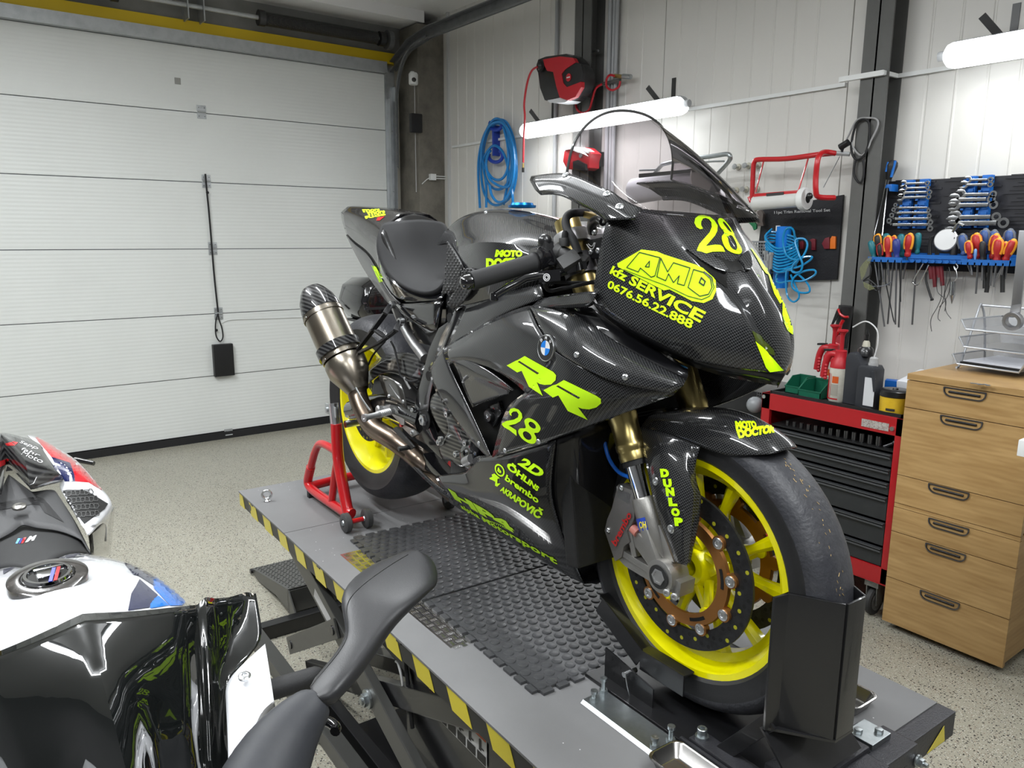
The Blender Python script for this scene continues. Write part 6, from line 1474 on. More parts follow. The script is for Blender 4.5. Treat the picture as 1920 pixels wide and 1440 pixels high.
m = M(); g0m, g1m = onZ(665, 1140, .995), onZ(768, 1068, 1.01); gd_ = (g1m-g0m).normalized(); vw = (g0m-CAM).normalized(); m.obox((g0m+g1m)/2+vw*.042, gd_, gd_.cross(vw), vw, .10, .055, .003); m.obj('mirror_glass', mat('mirror glass', (.9,.9,.9), .02, 1), mir_, bevel=.001)
m = M(); a, b_ = onZ(470, 1305, .90), onZ(580, 1272, .895); m.cyl(a, b_, .0165, n=20); m.lathe(b_, b_-a, [(0,.0165),(.012,.016),(.02,.012),(.022,0)], 20); m.obj('grip', mat('grip rubber', (.020,.020,.021), .6, bump=(500,.5)), wb)
m = M(); m.tube([onZ(x, y, .86) for x, y in ((560,1362),(595,1352),(615,1353),(630,1364),(628,1372))], .008, n=10, smooth=4); m.obj('clutch_lever', GLOSSBLACK, wb)
m = M(); m.grid([[onZ(560,1421,.80), onZ(583,1440,.79), onZ(600,1460,.78)],[onZ(540,1450,.79), onZ(560,1470,.78), onZ(585,1490,.77)]]); m.obj('winglet', WPAINT, wb, solid=.004)
# lower body, wheels (mostly outside the frame)
m = M(); m.box((-1.95, YC-.15, .35), (-.95, YC+.15, .80)); m.box((-2.5, YC-.10, .55), (-1.8, YC+.10, .80)); m.box((-1.2, YC-.12, .60), (-.72, YC+.12, .86)); m.obj('engine_and_frame', mat('engine black', (.012,.012,.012), .5), wb, bevel=.03, merge=0)
for s in (-1, 1):
    m = M(); m.grid([[V((-1.75, YC+s*.20, .72)), V((-1.3, YC+s*.24, .74)), V((-.85, YC+s*.22, .80))], [V((-1.7, YC+s*.19, .5)), V((-1.3, YC+s*.22, .5)), V((-.95, YC+s*.20, .5))], [V((-1.6, YC+s*.12, .25)), V((-1.3, YC+s*.13, .25)), V((-1.05, YC+s*.12, .28))]]); m.obj('side_fairing', WPAINT, wb, sub=2, solid=.003)
    m = M(); m.cyl((-.80, YC+s*.1, .92), (-.94, YC+s*.1, .30), .026, n=16) if False else m.cyl((-1.22, YC+s*.1, .88), (-.945, YC+s*.1, .30), .026, n=16); m.obj('fork_leg', GOLD, wb)
    m = M(); m.beam((-1.7, YC+s*.11, .42), (-2.36, YC+s*.12, .31), .03, .06); m.obj('swingarm', BLACK, wb)
for nm, x, r_, w_ in (('front_wheel', -.945, .3, .12), ('rear_wheel', -2.37, .315, .19)):
    m = M(); m.lathe((x, YC, r_+.001), (0,1,0), [(-w_/2*.8, r_*.72), (-w_/2, r_*.85), (-w_*.3, r_*.97), (0, r_), (w_*.3, r_*.97), (w_/2, r_*.85), (w_/2*.8, r_*.72)], 40, closed=True); t_ = m.obj(nm, TYRE, wb)
    m = M(); m.lathe((x, YC, r_+.001), (0,1,0), [(-w_*.35, r_*.70), (-w_*.35, r_*.76), (w_*.35, r_*.76), (w_*.35, r_*.70)], 40, closed=True); m.cyl((x, YC-.06, r_), (x, YC+.06, r_), .04, n=20)
    for k in range(5): a = 2*PI*k/5; m.beam((x, YC, r_), (x+math.cos(a)*r_*.71, YC, r_+math.sin(a)*r_*.71), .03, .02, up=(0,1,0))
    m.obj('rim', BLACK, t_, merge=0)
# ================================================================ things on the right wall
def W_(name, label, cat, px, py, y, group=None): return empty(name, onY(px, py, y), label, cat, group)
YW = YR-.002
def wprism(name, pts, y0, y1, mt_, parent, bev=.002, **k):
    q = [onY(x, y, y0) for x, y in pts]; m = M(); m.prism(q, V((0, y1-y0, 0))); return m.obj(name, mt_, parent, bevel=bev, smooth=40, **k)
def wtube(name, pts, y, r, mt_, parent, sm=5, n=8, closed=False):
    m = M(); m.tube([onY(p[0], p[1], p[2] if len(p) > 2 else y) for p in pts], r, n=n, smooth=sm, closed=closed); return m.obj(name, mt_, parent)
def tagged(o, label, cat, group=None): return tag(o, label, cat, group)
K1 = lambda pts: [(980+x*.18912, 80+y*.18912) for x, y in pts]     # close-up of the reel
# hose reel
rl = W_('hose_reel', 'red and black retractable air hose reel hanging on the steel column above the lamp', 'hose reel', 1050, 145, 3.38)
REDPL = mat('red plastic', (.40,.012,.02), .42)
wprism('housing', K1([(150,165),(230,135),(430,108),(500,150),(560,230),(585,300),(585,400),(560,470),(480,560),(400,590),(300,595),(215,570),(170,450),(150,300),(130,250)]), 3.35, 3.46, BLACK, rl, .01)
wprism('side_cover', K1([(200,165),(365,135),(500,150),(525,195),(420,265),(385,310),(400,400),(435,440),(580,385),(580,440),(520,540),(440,572),(365,545),(330,430),(300,290),(240,280),(215,230)]), 3.33, 3.36, REDPL, rl, .004)
wprism('label_plate', K1([(525,195),(580,215),(595,300),(580,385),(435,440),(400,400),(385,310),(420,265)]), 3.335, 3.36, SATIN, rl, .002)
c = onY(*K1([(458,345)])[0], 3.334); m = M(); m.cyl(c, c-V((0,.004,0)), .024, n=24); bd = m.obj('round_badge', REDPL, rl)
m = M(); m.obox(c-V((0,.005,0)), (1,0,0), (0,0,1), (0,1,0), .032, .007, .001); m.obj('badge_bar', mat('badge white', (.6,.6,.6), .5), bd)
wprism('clear_base', K1([(240,570),(300,560),(370,545),(460,570),(420,592),(330,600),(260,590)]), 3.345, 3.45, mat('translucent white plastic', (.55,.56,.58), .3), rl, .004)
c = onY(*K1([(185,232)])[0], 3.34); m = M(); m.cyl(c-V((.0,.01,0)), c+V((0,.09,0)), .040, n=24); m.cyl(c-V((.012,.018,0)), c, .026, n=20); m.obj('hose_guide', BLACK, rl)
wprism('wall_bracket', K1([(545,205),(600,220),(598,540),(540,535)]), 3.42, 3.497, DARKST, rl, .003)
hs = wtube('air_hose', [(*K1([(150,238)])[0],3.33),(*K1([(90,280)])[0],3.32),(*K1([(45,400)])[0],3.32),(*K1([(15,600)])[0],3.32),(984,220,3.32),(982,260,3.32),(981,305,3.32)], 3.32, .007, REDPL, rl, 6)
c = onY(981, 306, 3.32); m = M(); m.cyl(c, c-ZZ*.03, .007, n=10); m.obj('brass_fitting', mat('brass', (.45,.33,.12), .35, 1), hs); m = M(); m.cyl(c-ZZ*.03, c-ZZ*.06, .009, n=12); m.obj('coupler', BLACK, hs)
# supply pipe with red loop
sp_ = W_('air_line', 'red air line looped beside a black pipe and brass valve, right of the steel column', 'air line', 1150, 150, YW)
wtube('pipe', [(1118,160),(1163,150)], 3.56, .011, GREYST, sp_, 0); wtube('tee', [(1110,145),(1110,172)], 3.55, .016, BLACK, sp_, 0)
wtube('valve', [(1152,142),(1170,144)], 3.54, .012, mat('brass', (.45,.33,.12), .35, 1), sp_, 0); wtube('valve_end', [(1168,143),(1183,144)], 3.54, .015, ZINC, sp_, 0)
a = [(1152,142),(1143,141),(1137,150),(1138,163),(1148,169),(1160,163),(1163,152)]; wtube('red_hose', a, 3.52, .007, REDPL, sp_, 6)
wtube('red_hose', [(1128,158),(1117,166),(1111,185),(1105,205),(1093,212),(1082,205),(1079,190),(1078,178)], 3.49, .007, REDPL, sp_, 6)
wtube('pipe_clamp', [(1108,97),(1122,95)], 3.54, .008, STEEL, sp_, 0)
# blue hose on its hanger
K2 = lambda x, y: (880+x*.21008, 200+y*.21008)
bh = W_('hose_hanger', 'dark blue plastic hose hanger screwed to the wall left of the lamp', 'hanger', *K2(240, 300), YW)
DBL = mat('dark blue plastic', (.015,.05,.36), .4)
m = M()
for cx, cy, r_, a0, a1 in ((238,160,55,150,380), (235,440,62,-200,60)):
    pts = [K2(cx+r_*math.cos(math.radians(-a)), cy+r_*.9*math.sin(math.radians(-a))) for a in range(a0, a1, 18)]; m.tube([onY(*p, 3.56) for p in pts], .014, n=8)
m.beam(onY(*K2(238,170), 3.59), onY(*K2(240,440), 3.59), .02, .06, up=(0,1,0)); m.obj('hanger_arm', DBL, bh, merge=0)
BLH = mat('light blue hose', (.012,.20,.52), .35, coat=.3)
loops = [[(95,905),(80,600),(90,420),(130,260),(190,160),(250,120),(320,130),(370,210),(405,340),(420,500),(415,650),(380,780),(320,850),(240,880),(180,850),(130,760),(105,600),(110,420),(150,240),(220,135)],
         [(150,900),(150,700),(125,520),(130,360),(170,220),(240,150),(300,180),(350,300),(375,450),(370,600),(330,700),(260,740),(190,710),(140,620),(125,500),(150,420),(210,350),(270,370),(320,450),(345,560),(340,700),(320,800),(305,880)],
         [(390,900),(385,780),(365,620),(385,480),(370,330),(330,190),(280,120),(220,115),(160,200),(125,330),(120,470),(150,560),(210,640),(280,650),(330,590),(350,480),(340,330),(310,200)],
         [(105,500),(115,340),(160,200),(230,140),(300,150),(350,240),(380,380),(390,540),(370,680),(330,720),(250,700),(180,640),(150,520),(165,430),(190,390)],
         [(180,700),(200,790),(250,850),(310,840),(360,760),(395,640),(405,470),(385,320),(340,200),(290,140)]]
hz_ = empty('blue_hose', onY(*K2(250,500), 3.55), 'light blue water hose hung in long loops on the wall left of the lamp', 'hose')
m = M()
for i, lp in enumerate(loops): m.tube([onY(*K2(*p), 3.575-.012*i-.006*(k % 2)) for k, p in enumerate(lp)], .0105, n=8, smooth=4)
m.obj('coiled_hose', BLH, hz_)
m = M(); m.cyl(onY(*K2(305,875), 3.53), onY(*K2(300,900), 3.53), .012, n=10); m.obj('hose_clip', ZINC, hz_)
# security camera, speaker, junction boxes on the left column
xq = XL+.31
c = onX(775, 148, xq); r = empty('security_camera', c, 'small white security camera fixed to the concrete column', 'camera')
m = M(); m.lathe(c-ZZ*.045, ZZ, [(0,.0),(0,.034),(.01,.038),(.08,.038),(.092,.03),(.094,0)], 24); m.obj('camera_body', WHITE, r); m = M(); m.sphere(c+V((.03,-.012,-.012)), .019, 14); m.obj('lens_ball', GLOSSBLACK, r); m = M(); m.box((c.x-.032, c.y-.012, c.z+.03), (c.x-.005, c.y+.012, c.z+.06)); m.obj('mount', WHITE, r)
c = onX(780, 231, xq); m = M(); m.box((c.x-.028, c.y-.05, c.z-.075), (c.x+.02, c.y+.05, c.z+.075)); tagged(m.obj('wall_speaker', SATIN, bevel=.008), 'small black box speaker on the concrete column below the camera', 'speaker')
for i, (x, y, s_, lb) in enumerate(((812,332,.026,'white junction box with two thin cables on the concrete column'), (814,430,.024,'lower white junction box low on the concrete column behind the motorcycle'))):
    c = onX(x, y, xq); r = empty('junction_box', c, lb, 'junction box'); m = M(); m.box((c.x-.028, c.y-s_, c.z-s_), (c.x+.01, c.y+s_, c.z+s_)); m.obj('box', WHITE, r, bevel=.003)
    if i == 0:
        for dz_ in (.01, -.008): m = M(); m.cyl((c.x-.015, c.y+s_, c.z+dz_), (c.x-.015, c.y+.17, c.z+dz_), .005, n=8); m.obj('cable', WHITE, r)
        m = M(); m.tube([(c.x-.015, c.y-.1, c.z-.06), (c.x-.015, c.y-.05, c.z-.02), (c.x-.015, c.y-s_, c.z-.01)], .004, smooth=4); m.obj('cable', WHITE, r)
m = M(); y_ = onX(783, 300, XL+.27).y-.012; m.cyl((XL+.26, y_, onX(783,360,XL+.27).z), (XL+.26, y_, onX(783,140,XL+.27).z), .004, n=6); tagged(m.obj('camera_cable', mat('grey cable', (.4,.4,.4), .5)), 'thin grey cable running down the concrete column edge', 'cable')
# pull cord on the garage door, thin cable, black sensor box
r = empty('pull_cord', onX(395, 480, JX+.01), 'black pull cord hanging down the middle of the white garage door', 'cord')
m = M(); m.tube([onX(x, y, JX+.022) for x, y in ((385,326),(388,360),(392,400),(397,460),(401,510),(405,550),(409,585))], .0065, n=6, smooth=3); m.obj('cord', RUB, r)
m = M(); m.tube([onX(x, y, JX+.022) for x, y in ((409,588),(405,600),(404,618),(406,632),(413,640),(418,632),(416,615),(411,600),(409,588))], .005, n=6, smooth=4); m.sphere(onX(406,619,JX+.022), .011, 8); m.sphere(onX(389,361,JX+.022), .012, 8); m.obj('loop', RUB, r, merge=0)
m = M(); m.tube([onX(x, y, JX+.006) for x, y in ((416,606),(425,601),(440,599),(500,597),(560,595),(640,594))], .0035, n=6, smooth=3); tagged(m.obj('door_cable', WHITE), 'thin white cable clipped across the garage door', 'cable')
for q in ((428,601),(509,596)): pass
m = M(); c = onX(419, 675, JX+.03); m.box((JX+.002, c.y-.075, c.z-.125), (JX+.05, c.y+.075, c.z+.125)); tagged(m.obj('door_sensor', SATIN, bevel=.006), 'black rectangular sensor box low on the garage door under the cord', 'sensor')
# charger behind the screen
r = W_('battery_charger', 'red and white cordless tool charger on the wall, seen through the windscreen edge', 'charger', 1082, 300, 3.50)
K3 = lambda pts: [(1040+x*.1875, 190+y*.1875) for x, y in pts]
wprism('charger_body', K3([(95,500),(140,455),(300,460),(370,520),(345,600),(345,665),(300,690),(120,680),(80,600)]), 3.46, 3.55, REDPL, r, .008)
wprism('charger_top', K3([(95,490),(145,450),(290,462),(345,500),(330,520),(230,515),(150,480)]), 3.45, 3.5, WHITE, r, .004)
wprism('charger_window', K3([(180,600),(230,585),(310,630),(310,690),(180,690)]), 3.445, 3.47, BLACK, r, .004)
c = onY(*K3([(265,545)])[0], 3.452); m = M(); m.cyl(c, c-V((0,.008,0)), .014, n=16); m.obj('knob', ZINC, r)
m = M(); m.box((c.x-.05, 3.54, c.z-.06), (c.x+.05, YR, c.z+.03)); m.obj('wall_plate', DARKST, r)
# paper roll holder with zinc frame
r = W_('paper_roll_holder', 'zinc-framed paper roll holder on the wall, half behind the smoked windscreen', 'roll holder', 1300, 340, YW)
wtube('frame_tube', [(*K3([(1000,720)])[0],3.56),(*K3([(1060,650)])[0],3.5),(*K3([(1100,625)])[0],3.42),(*K3([(1270,590)])[0],3.38),(*K3([(1600,545)])[0],3.38),(*K3([(1720,528)])[0],3.38),(*K3([(1755,550)])[0],3.38),(*K3([(1740,600)])[0],3.40),(*K3([(1600,760)])[0],3.50),(*K3([(1540,850)])[0],3.58)], 3.4, .012, ZINC, r, 4, 10)
wtube('tear_bar', [(*K3([(850,690)])[0],3.36),(*K3([(1010,685)])[0],3.36)], 3.36, .006, ZINC, r, 0)
wprism('cutter_bar', K3([(840,725),(1330,680),(1420,660),(1430,700),(1330,715),(840,765)]), 3.34, 3.35, DARKST, r, .001)
wtube('crank', [(*K3([(1410,665)])[0],3.34),(*K3([(1440,655)])[0],3.34),(*K3([(1460,610)])[0],3.34),(*K3([(1600,600)])[0],3.36),(*K3([(1700,598)])[0],3.38)], 3.36, .005, ZINC, r, 0)
m = M(); a, b_ = onY(*K3([(800,900)])[0], 3.44), onY(*K3([(1450,790)])[0], 3.44); m.cyl(a, b_, .075, n=32); rp_ = tagged(m.obj('paper_roll', mat('grey paper roll', (.50,.50,.52), .8, bump=(150, .5))), 'large industrial paper roll in the zinc-framed holder on the wall', 'paper roll')
m = M(); c = onY(*K3([(1460,770)])[0], 3.42); m.cyl(c, c+(b_-a).normalized()*.008, .088, n=32); m.obj('end_disc', mat('cream disc', (.50,.49,.44), .6), r)
wprism('bracket', K3([(1440,820),(1500,800),(1530,790),(1560,850),(1540,905),(1490,870)]), 3.5, 3.58, GALVD, r, .002)
wprism('wall_rail', K3([(1490,850),(1560,910),(1720,1200),(1690,1180),(1560,990)]), 3.56, 3.60, BLACK, r, .002)
# nine push pins / hooks
K4 = lambda x, y: (1360+x*.29167, 200+y*.29167)
for i, (x, y) in enumerate(((85,388),(150,380),(212,378),(72,538),(135,533),(205,530),(62,660),(125,658),(190,655))):
    c = onY(*K4(x, y), YW); rn, cn = ('upper', 'middle', 'lower')[i//3], ('left', 'middle', 'right')[i % 3]
    r = empty('wall_hook', c, 'small chrome screw hook on the white wall, %s row, %s of its row of three' % (rn, cn), 'hook', 'chrome hooks beside the red roll holder')
    m = M(); m.lathe(c, (0,-1,0), [(0,.006),(.03,.006),(.03,.014),(.036,.016),(.04,.014),(.04,0)], 14); m.obj('stud', STEEL, r); m = M(); m.lathe(c, (0,-1,0), [(0,.018),(.006,.016),(.008,0)], 14); m.obj('base', mat('cream plastic', (.45,.43,.35), .5), r)
# keys
r = W_('key_ring', 'green key fob hanging from a hook beside the black tool pouch', 'keys', *K4(178, 720), 3.56)
wprism('green_fob', [K4(x, y) for x, y in ((150,730),(165,720),(190,715),(190,745),(200,760),(198,785),(182,795),(172,770),(152,750))], 3.555, 3.567, mat('green rubber', (.01,.16,.06), .5), r)
wprism('dark_fob', [K4(x, y) for x, y in ((158,690),(182,672),(192,690),(185,712),(165,712))], 3.555, 3.567, mat('dark green', (.01,.05,.03), .5), r)
r = W_('key_ring', 'brown and grey key fob hanging from a hook beside the black tool pouch', 'keys', *K4(222, 700), 3.56)
wprism('brown_fob', [K4(x, y) for x, y in ((203,672),(225,662),(243,690),(238,735),(245,765),(205,768),(203,745),(215,735),(205,700))], 3.55, 3.57, mat('brown grey', (.10,.08,.07), .5), r)
# red holder with film roll
r = W_('film_roll_holder', 'red tubular wall holder above the black tool pouch', 'roll holder', *K4(390, 450), YW)
wtube('frame_tube', [(*K4(172,590),3.45),(*K4(180,400),3.45),(*K4(188,355),3.45),(*K4(215,340),3.45),(*K4(390,335),3.45),(*K4(600,308),3.45),(*K4(705,298),3.47)], 3.45, .013, RED, r, 4, 10)
wtube('frame_tube', [(*K4(705,300),3.47),(*K4(640,292),3.42),(*K4(608,310),3.38),(*K4(592,350),3.36),(*K4(582,450),3.36),(*K4(582,540),3.36),(*K4(600,580),3.38),(*K4(700,586),3.46)], 3.4, .013, RED, r, 4, 10)
wtube('brace_rod', [(*K4(245,355),3.45),(*K4(195,550),3.40)], 3.45, .004, RED, r, 0); wtube('brace_rod', [(*K4(532,335),3.45),(*K4(470,540),3.40)], 3.45, .004, RED, r, 0)
wtube('wire', [(*K4(735,320),3.5),(*K4(630,520),3.5)], 3.5, .002, ZINC, r, 0); wtube('wall_arm', [(*K4(705,299),3.47),(*K4(800,305),3.49)], 3.5, .010, GALV, r, 0)
wprism('cutter_rail', [K4(x, y) for x, y in ((180,560),(480,535),(500,565),(180,592))], 3.37, 3.375, RED, r, .001)
wprism('rail_label', [K4(x, y) for x, y in ((262,558),(372,548),(374,567),(264,577))], 3.365, 3.369, DARKST, r, 0)
wtube('handle', [(*K4(152,580),3.37),(*K4(162,610),3.37),(*K4(180,605),3.37)], 3.37, .008, RED, r, 0)
m = M(); a, b_ = onY(*K4(190,620), 3.39), onY(*K4(490,596), 3.39); m.cyl(a, b_, .036, n=24); fr_ = m.obj('film_roll', mat('white film', (.62,.62,.60), .3, coat=.3)); tagged(fr_, 'white stretch film roll in the red wall holder', 'film roll')
dd = (b_-a).normalized(); m = M(); m.lathe(b_, dd, [(0,.015),(0,.052),(.012,.056),(.03,.05),(.034,.02)], 28); m.obj('end_flange', WHITE, fr_); m = M(); m.sphere(b_+dd*.04+ZZ*.012, .017, 10); m.obj('knob', BLACK, fr_)
# tool pouch
r = W_('tool_pouch', 'black fabric trim tool pouch hanging on the wall behind the spiral hose', 'tool pouch', *K4(500, 850), YW)
wprism('pouch_body', [K4(x, y) for x, y in ((240,660),(500,612),(758,566),(752,640),(735,870),(716,1112),(560,1118),(220,1120),(215,865))], 3.60, 3.612, mat('black nylon', (.012,.012,.015), .7, bump=(120, .6), bscale=2), r, .002)
a, b_, c_, d_ = onY(*K4(315,672),3.598), onY(*K4(675,655),3.598), onY(*K4(676,678),3.598), onY(*K4(316,695),3.598)
flat_text('11pc Trim Removal Tool Set', (a+b_+c_+d_)/4, b_-a, a-d_, (a-d_).length, mat('print grey', (.5,.5,.5), .6), r, w=(b_-a).length, off=.002, bold=.02)
DRED = mat('dark red plastic', (.16,.012,.02), .5); ORP = mat('orange plastic', (.72,.16,.01), .5)
for pl_, mt_, lb in (([(475,870),(495,862),(503,880),(500,915),(480,915)], DRED, 'dark red trim tool in the pouch, behind the spiral hose loops'), ([(540,855),(560,848),(577,852),(577,922),(553,922),(553,872)], DRED, 'dark red hooked trim tool in the middle of the black pouch'), ([(620,880),(640,845),(668,838),(668,914),(635,914)], DRED, 'dark red curved trim tool beside the orange one in the pouch'), ([(674,850),(685,832),(708,834),(706,914),(672,914)], ORP, 'orange trim tool in the right part of the black pouch')):
    tagged(wprism('trim_tool', [K4(*p) for p in pl_], 3.588, 3.599, mt_, None, .001), lb, 'trim tool', 'trim tools in the pouch')
# blue tube with spiral hose
r = W_('blue_tube', 'upright bright blue plastic tube hanging in front of the black tool pouch', 'tube', *K4(370, 950), 3.52)
m = M(); m.cyl(onY(*K4(352,1165), 3.52), onY(*K4(378,770), 3.52), .038, n=24); m.obj('tube', mat('bright blue tube', (.0,.17,.62), .45), r)
m = M(); m.cyl(onY(*K4(338,800), 3.50), onY(*K4(340,765), 3.50), .012, n=10); m.obj('clip', WHITE, r)
r = W_('spiral_hose', 'light blue spiral air hose tangled around the blue tube', 'hose', *K4(400, 950), 3.48)
m = M(); pts = []
SP = lambda x, y, yy: onY(*K4(x, y), yy)
for k in range(9):
    y0 = 785+k*19
    pts += [SP(300-k*5 if k < 6 else 275, y0, 3.50), SP(256+k*2, y0+55, 3.46), SP(330, y0+125, 3.43), SP(430, y0+105, 3.46), SP(455, y0+60, 3.50)]
pts += [SP(*p) for p in ((440,800,3.44),(390,790,3.43),(370,860,3.43),(390,950,3.43),(450,985,3.43),(500,960,3.44),(528,890,3.45),(505,850,3.45),(450,860,3.44),(470,940,3.43),(495,1010,3.43),(480,1060,3.43),(430,1060,3.43),(440,1010,3.43),(500,970,3.44),(555,965,3.45),(540,990,3.45),(470,1030,3.44),(380,1050,3.44),(330,1080,3.45),(340,1130,3.45),(420,1120,3.44),(500,1120,3.44),(575,1080,3.45),(570,1050,3.45),(500,1060,3.44),(440,1100,3.43),(430,1160,3.43),(480,1195,3.44),(540,1190,3.45),(530,1140,3.45),(470,1080,3.44),(400,1050,3.44),(390,1130,3.44),(400,1220,3.44),(440,1255,3.44),(475,1220,3.44),(450,1150,3.44),(420,1080,3.44))]
m.tube(pts, .0052, n=7, smooth=5); m.obj('hose_coils', mat('clear blue hose', (.01,.24,.50), .2, coat=.6), r)
# wire mesh basket with sockets
r = W_('mesh_basket', 'grey perforated wall basket partly hidden behind the motorcycle nose', 'basket', *K4(200, 900), 3.5)
m = M(); x0, x1 = onY(*K4(110,880), 3.46), onY(*K4(290,880), 3.46); zt = x0.z+.01; W2 = x1.x-x0.x; zb = zt-.16
for i in range(13): xx = x0.x+W2*i/12; m.box((xx-.002, 3.459, zb), (xx+.002, 3.462, zt))
for j in range(11): zz = zb+(zt-zb)*j/10; m.box((x0.x, 3.459, zz-.002), (x1.x, 3.462, zz+.002))
m.box((x0.x, 3.45, zt-.004), (x1.x, 3.615, zt+.004)); m.box((x0.x, 3.46, zb-.003), (x1.x, 3.615, zb+.002)); m.obj('mesh_body', GREYST if 0 else mat('grey wire mesh', (.30,.31,.32), .4, .5), r, smooth=0, merge=0)
for i, (x, y, l) in enumerate(((262,945,.07),(283,965,.09),(300,955,.07),(275,1010,.08))):
    c = onY(*K4(x, y), 3.43); m = M(); m.cyl(c, c-ZZ*l, .010+.003*(i % 2), n=12); m.cyl(c+ZZ*.015, c, .016, n=12); tagged(m.obj('socket_adapter', STEEL, merge=0), ['chrome socket adapter hung highest beside the mesh basket', 'long chrome adapter in the middle of the group by the mesh basket', 'chrome adapter nearest the blue tube by the mesh basket', 'lowest chrome adapter hanging by the mesh basket'][i], 'socket adapter', 'chrome adapters by the mesh basket')
# cable on the right steel column
r = W_('coiled_cable', 'black cable with mains plug looped over a hook on the steel column', 'cable', *K4(880, 200), 3.46)
for pts, rr_, mt_ in (([(880,82),(905,85),(925,110),(928,160),(925,220),(905,290),(870,335),(835,335),(812,290),(812,230),(828,150),(850,100),(880,82)], .0055, RUB), ([(770,230),(800,170),(835,100),(870,75),(930,72),(965,78),(982,100),(970,150),(935,220),(920,260),(885,310),(850,300),(815,240),(828,140)], .0042, mat('grey cord', (.30,.30,.30), .4)), ([(840,340),(828,390),(828,440),(850,480),(872,487),(888,450),(890,390),(885,345)], .005, RUB)):
    m = M(); m.tube([onY(*K4(*p), 3.485) for p in pts], rr_, n=6, smooth=4); m.obj('cable_loop', mt_, r)
m = M(); c = onY(*K4(765,245), 3.47); m.cyl(c-V((.02,0,.01)), c+V((.02,0,.01)), .016, n=12); m.cyl(c+V((-.01,0,-.03)), c, .006, n=8); m.obj('plug', BLACK, r, merge=0)
# black holster with red strap low on the column
r = W_('tool_holster', 'black cylindrical holster with red strap on the steel column behind the spray bottles', 'holster', 1580, 610, 3.4)
K5 = lambda x, y: (1500+x*.25201, 560+y*.25201)
m = M(); m.cyl(onY(*K5(295,360), 3.43), onY(*K5(345,55), 3.43), .034, n=24); m.obj('holster_body', SATIN, r)
m = M(); m.tube([onY(*K5(x, y), 3.385) for x, y in ((285,75),(295,110),(330,135),(360,135))], .006, n=6, smooth=3); m.tube([onY(*K5(x, y), 3.385) for x, y in ((322,160),(305,190),(290,240),(255,290),(262,330),(300,350))], .008, n=6, smooth=3); m.obj('red_strap', RED, r)
wprism('flap', [K5(x, y) for x, y in ((272,85),(290,110),(262,165),(240,200),(230,195))], 3.38, 3.385, BLACK, r, 0); wprism('red_panel', [K5(x, y) for x, y in ((250,265),(320,270),(312,340),(290,370),(255,350))], 3.385, 3.39, mat('red panel', (.30,.02,.03), .5), r, .001)
# ---------------------------------------------------------------- tool board
K6 = lambda x, y: (1600+x*.25216, 280+y*.25216)
r = W_('tool_board', 'black slatted tool board on the wall between the steel column and the picture edge', 'tool board', 1790, 400, YW)
x0 = onY(*K6(272,240), YW).x; zt = onY(*K6(272,240), YW).z; zb = onY(1700, 505, YW).z
m = M(); m.box((x0, YR-.016, zb), (x0+.98, YR-.002, zt)); m.obj('board', mat('board black', (.014,.014,.018), .45), r, smooth=0, bevel=.002)
m = M(); n = 13
for i in range(n):
    zz = zb+.02+(zt-zb-.03)*i/(n-1)
    for j in range(4): xx = x0+.015+j*.24+(.03 if i % 2 else 0); m.box((xx, YR-.020, zz-.004), (xx+.20, YR-.0155, zz+.004)); m.box((xx+.02, YR-.019, zz+.010), (xx+.17, YR-.0155, zz+.013))
m.obj('slat_ridges', MT['board black'], r, smooth=0, merge=0)
RAILB = mat('rail blue', (.012,.13,.46), .42)
raildefs = [((415,228),(385,590)), ((530,220),(495,590)), ((890,198),(830,585)), ((992,190),(965,585))]
RA = []
for i, (a, b_) in enumerate(raildefs):
    pa, pb_ = onY(*K6(*a), 3.585), onY(*K6(*b_), 3.585); pa.x = pb_.x = (pa.x+pb_.x)/2
    rr = empty('wrench_rail', (pa+pb_)/2, 'blue plastic wrench rail on the black board, %s of the four' % ('leftmost', 'second from left', 'second from right', 'rightmost')[i], 'rail', 'blue wrench rails on the tool board')
    m = M(); m.box((pa.x-.020, 3.580, pb_.z), (pa.x+.020, 3.603, pa.z)); m.obj('rail', RAILB, rr, smooth=0, bevel=.002)
    m = M(); k = 9
    for j in range(k): zz = pb_.z+.012+(pa.z-pb_.z-.024)*j/(k-1); m.box((pa.x-.024, 3.566, zz-.010), (pa.x-.013, 3.582, zz-.002)); m.box((pa.x-.005, 3.572, zz-.006), (pa.x+.016, 3.581, zz+.006))
    m.obj('clips', RAILB, rr, smooth=0, merge=0)
CRV = mat('chrome vanadium', (.55,.56,.57), .2, 1)
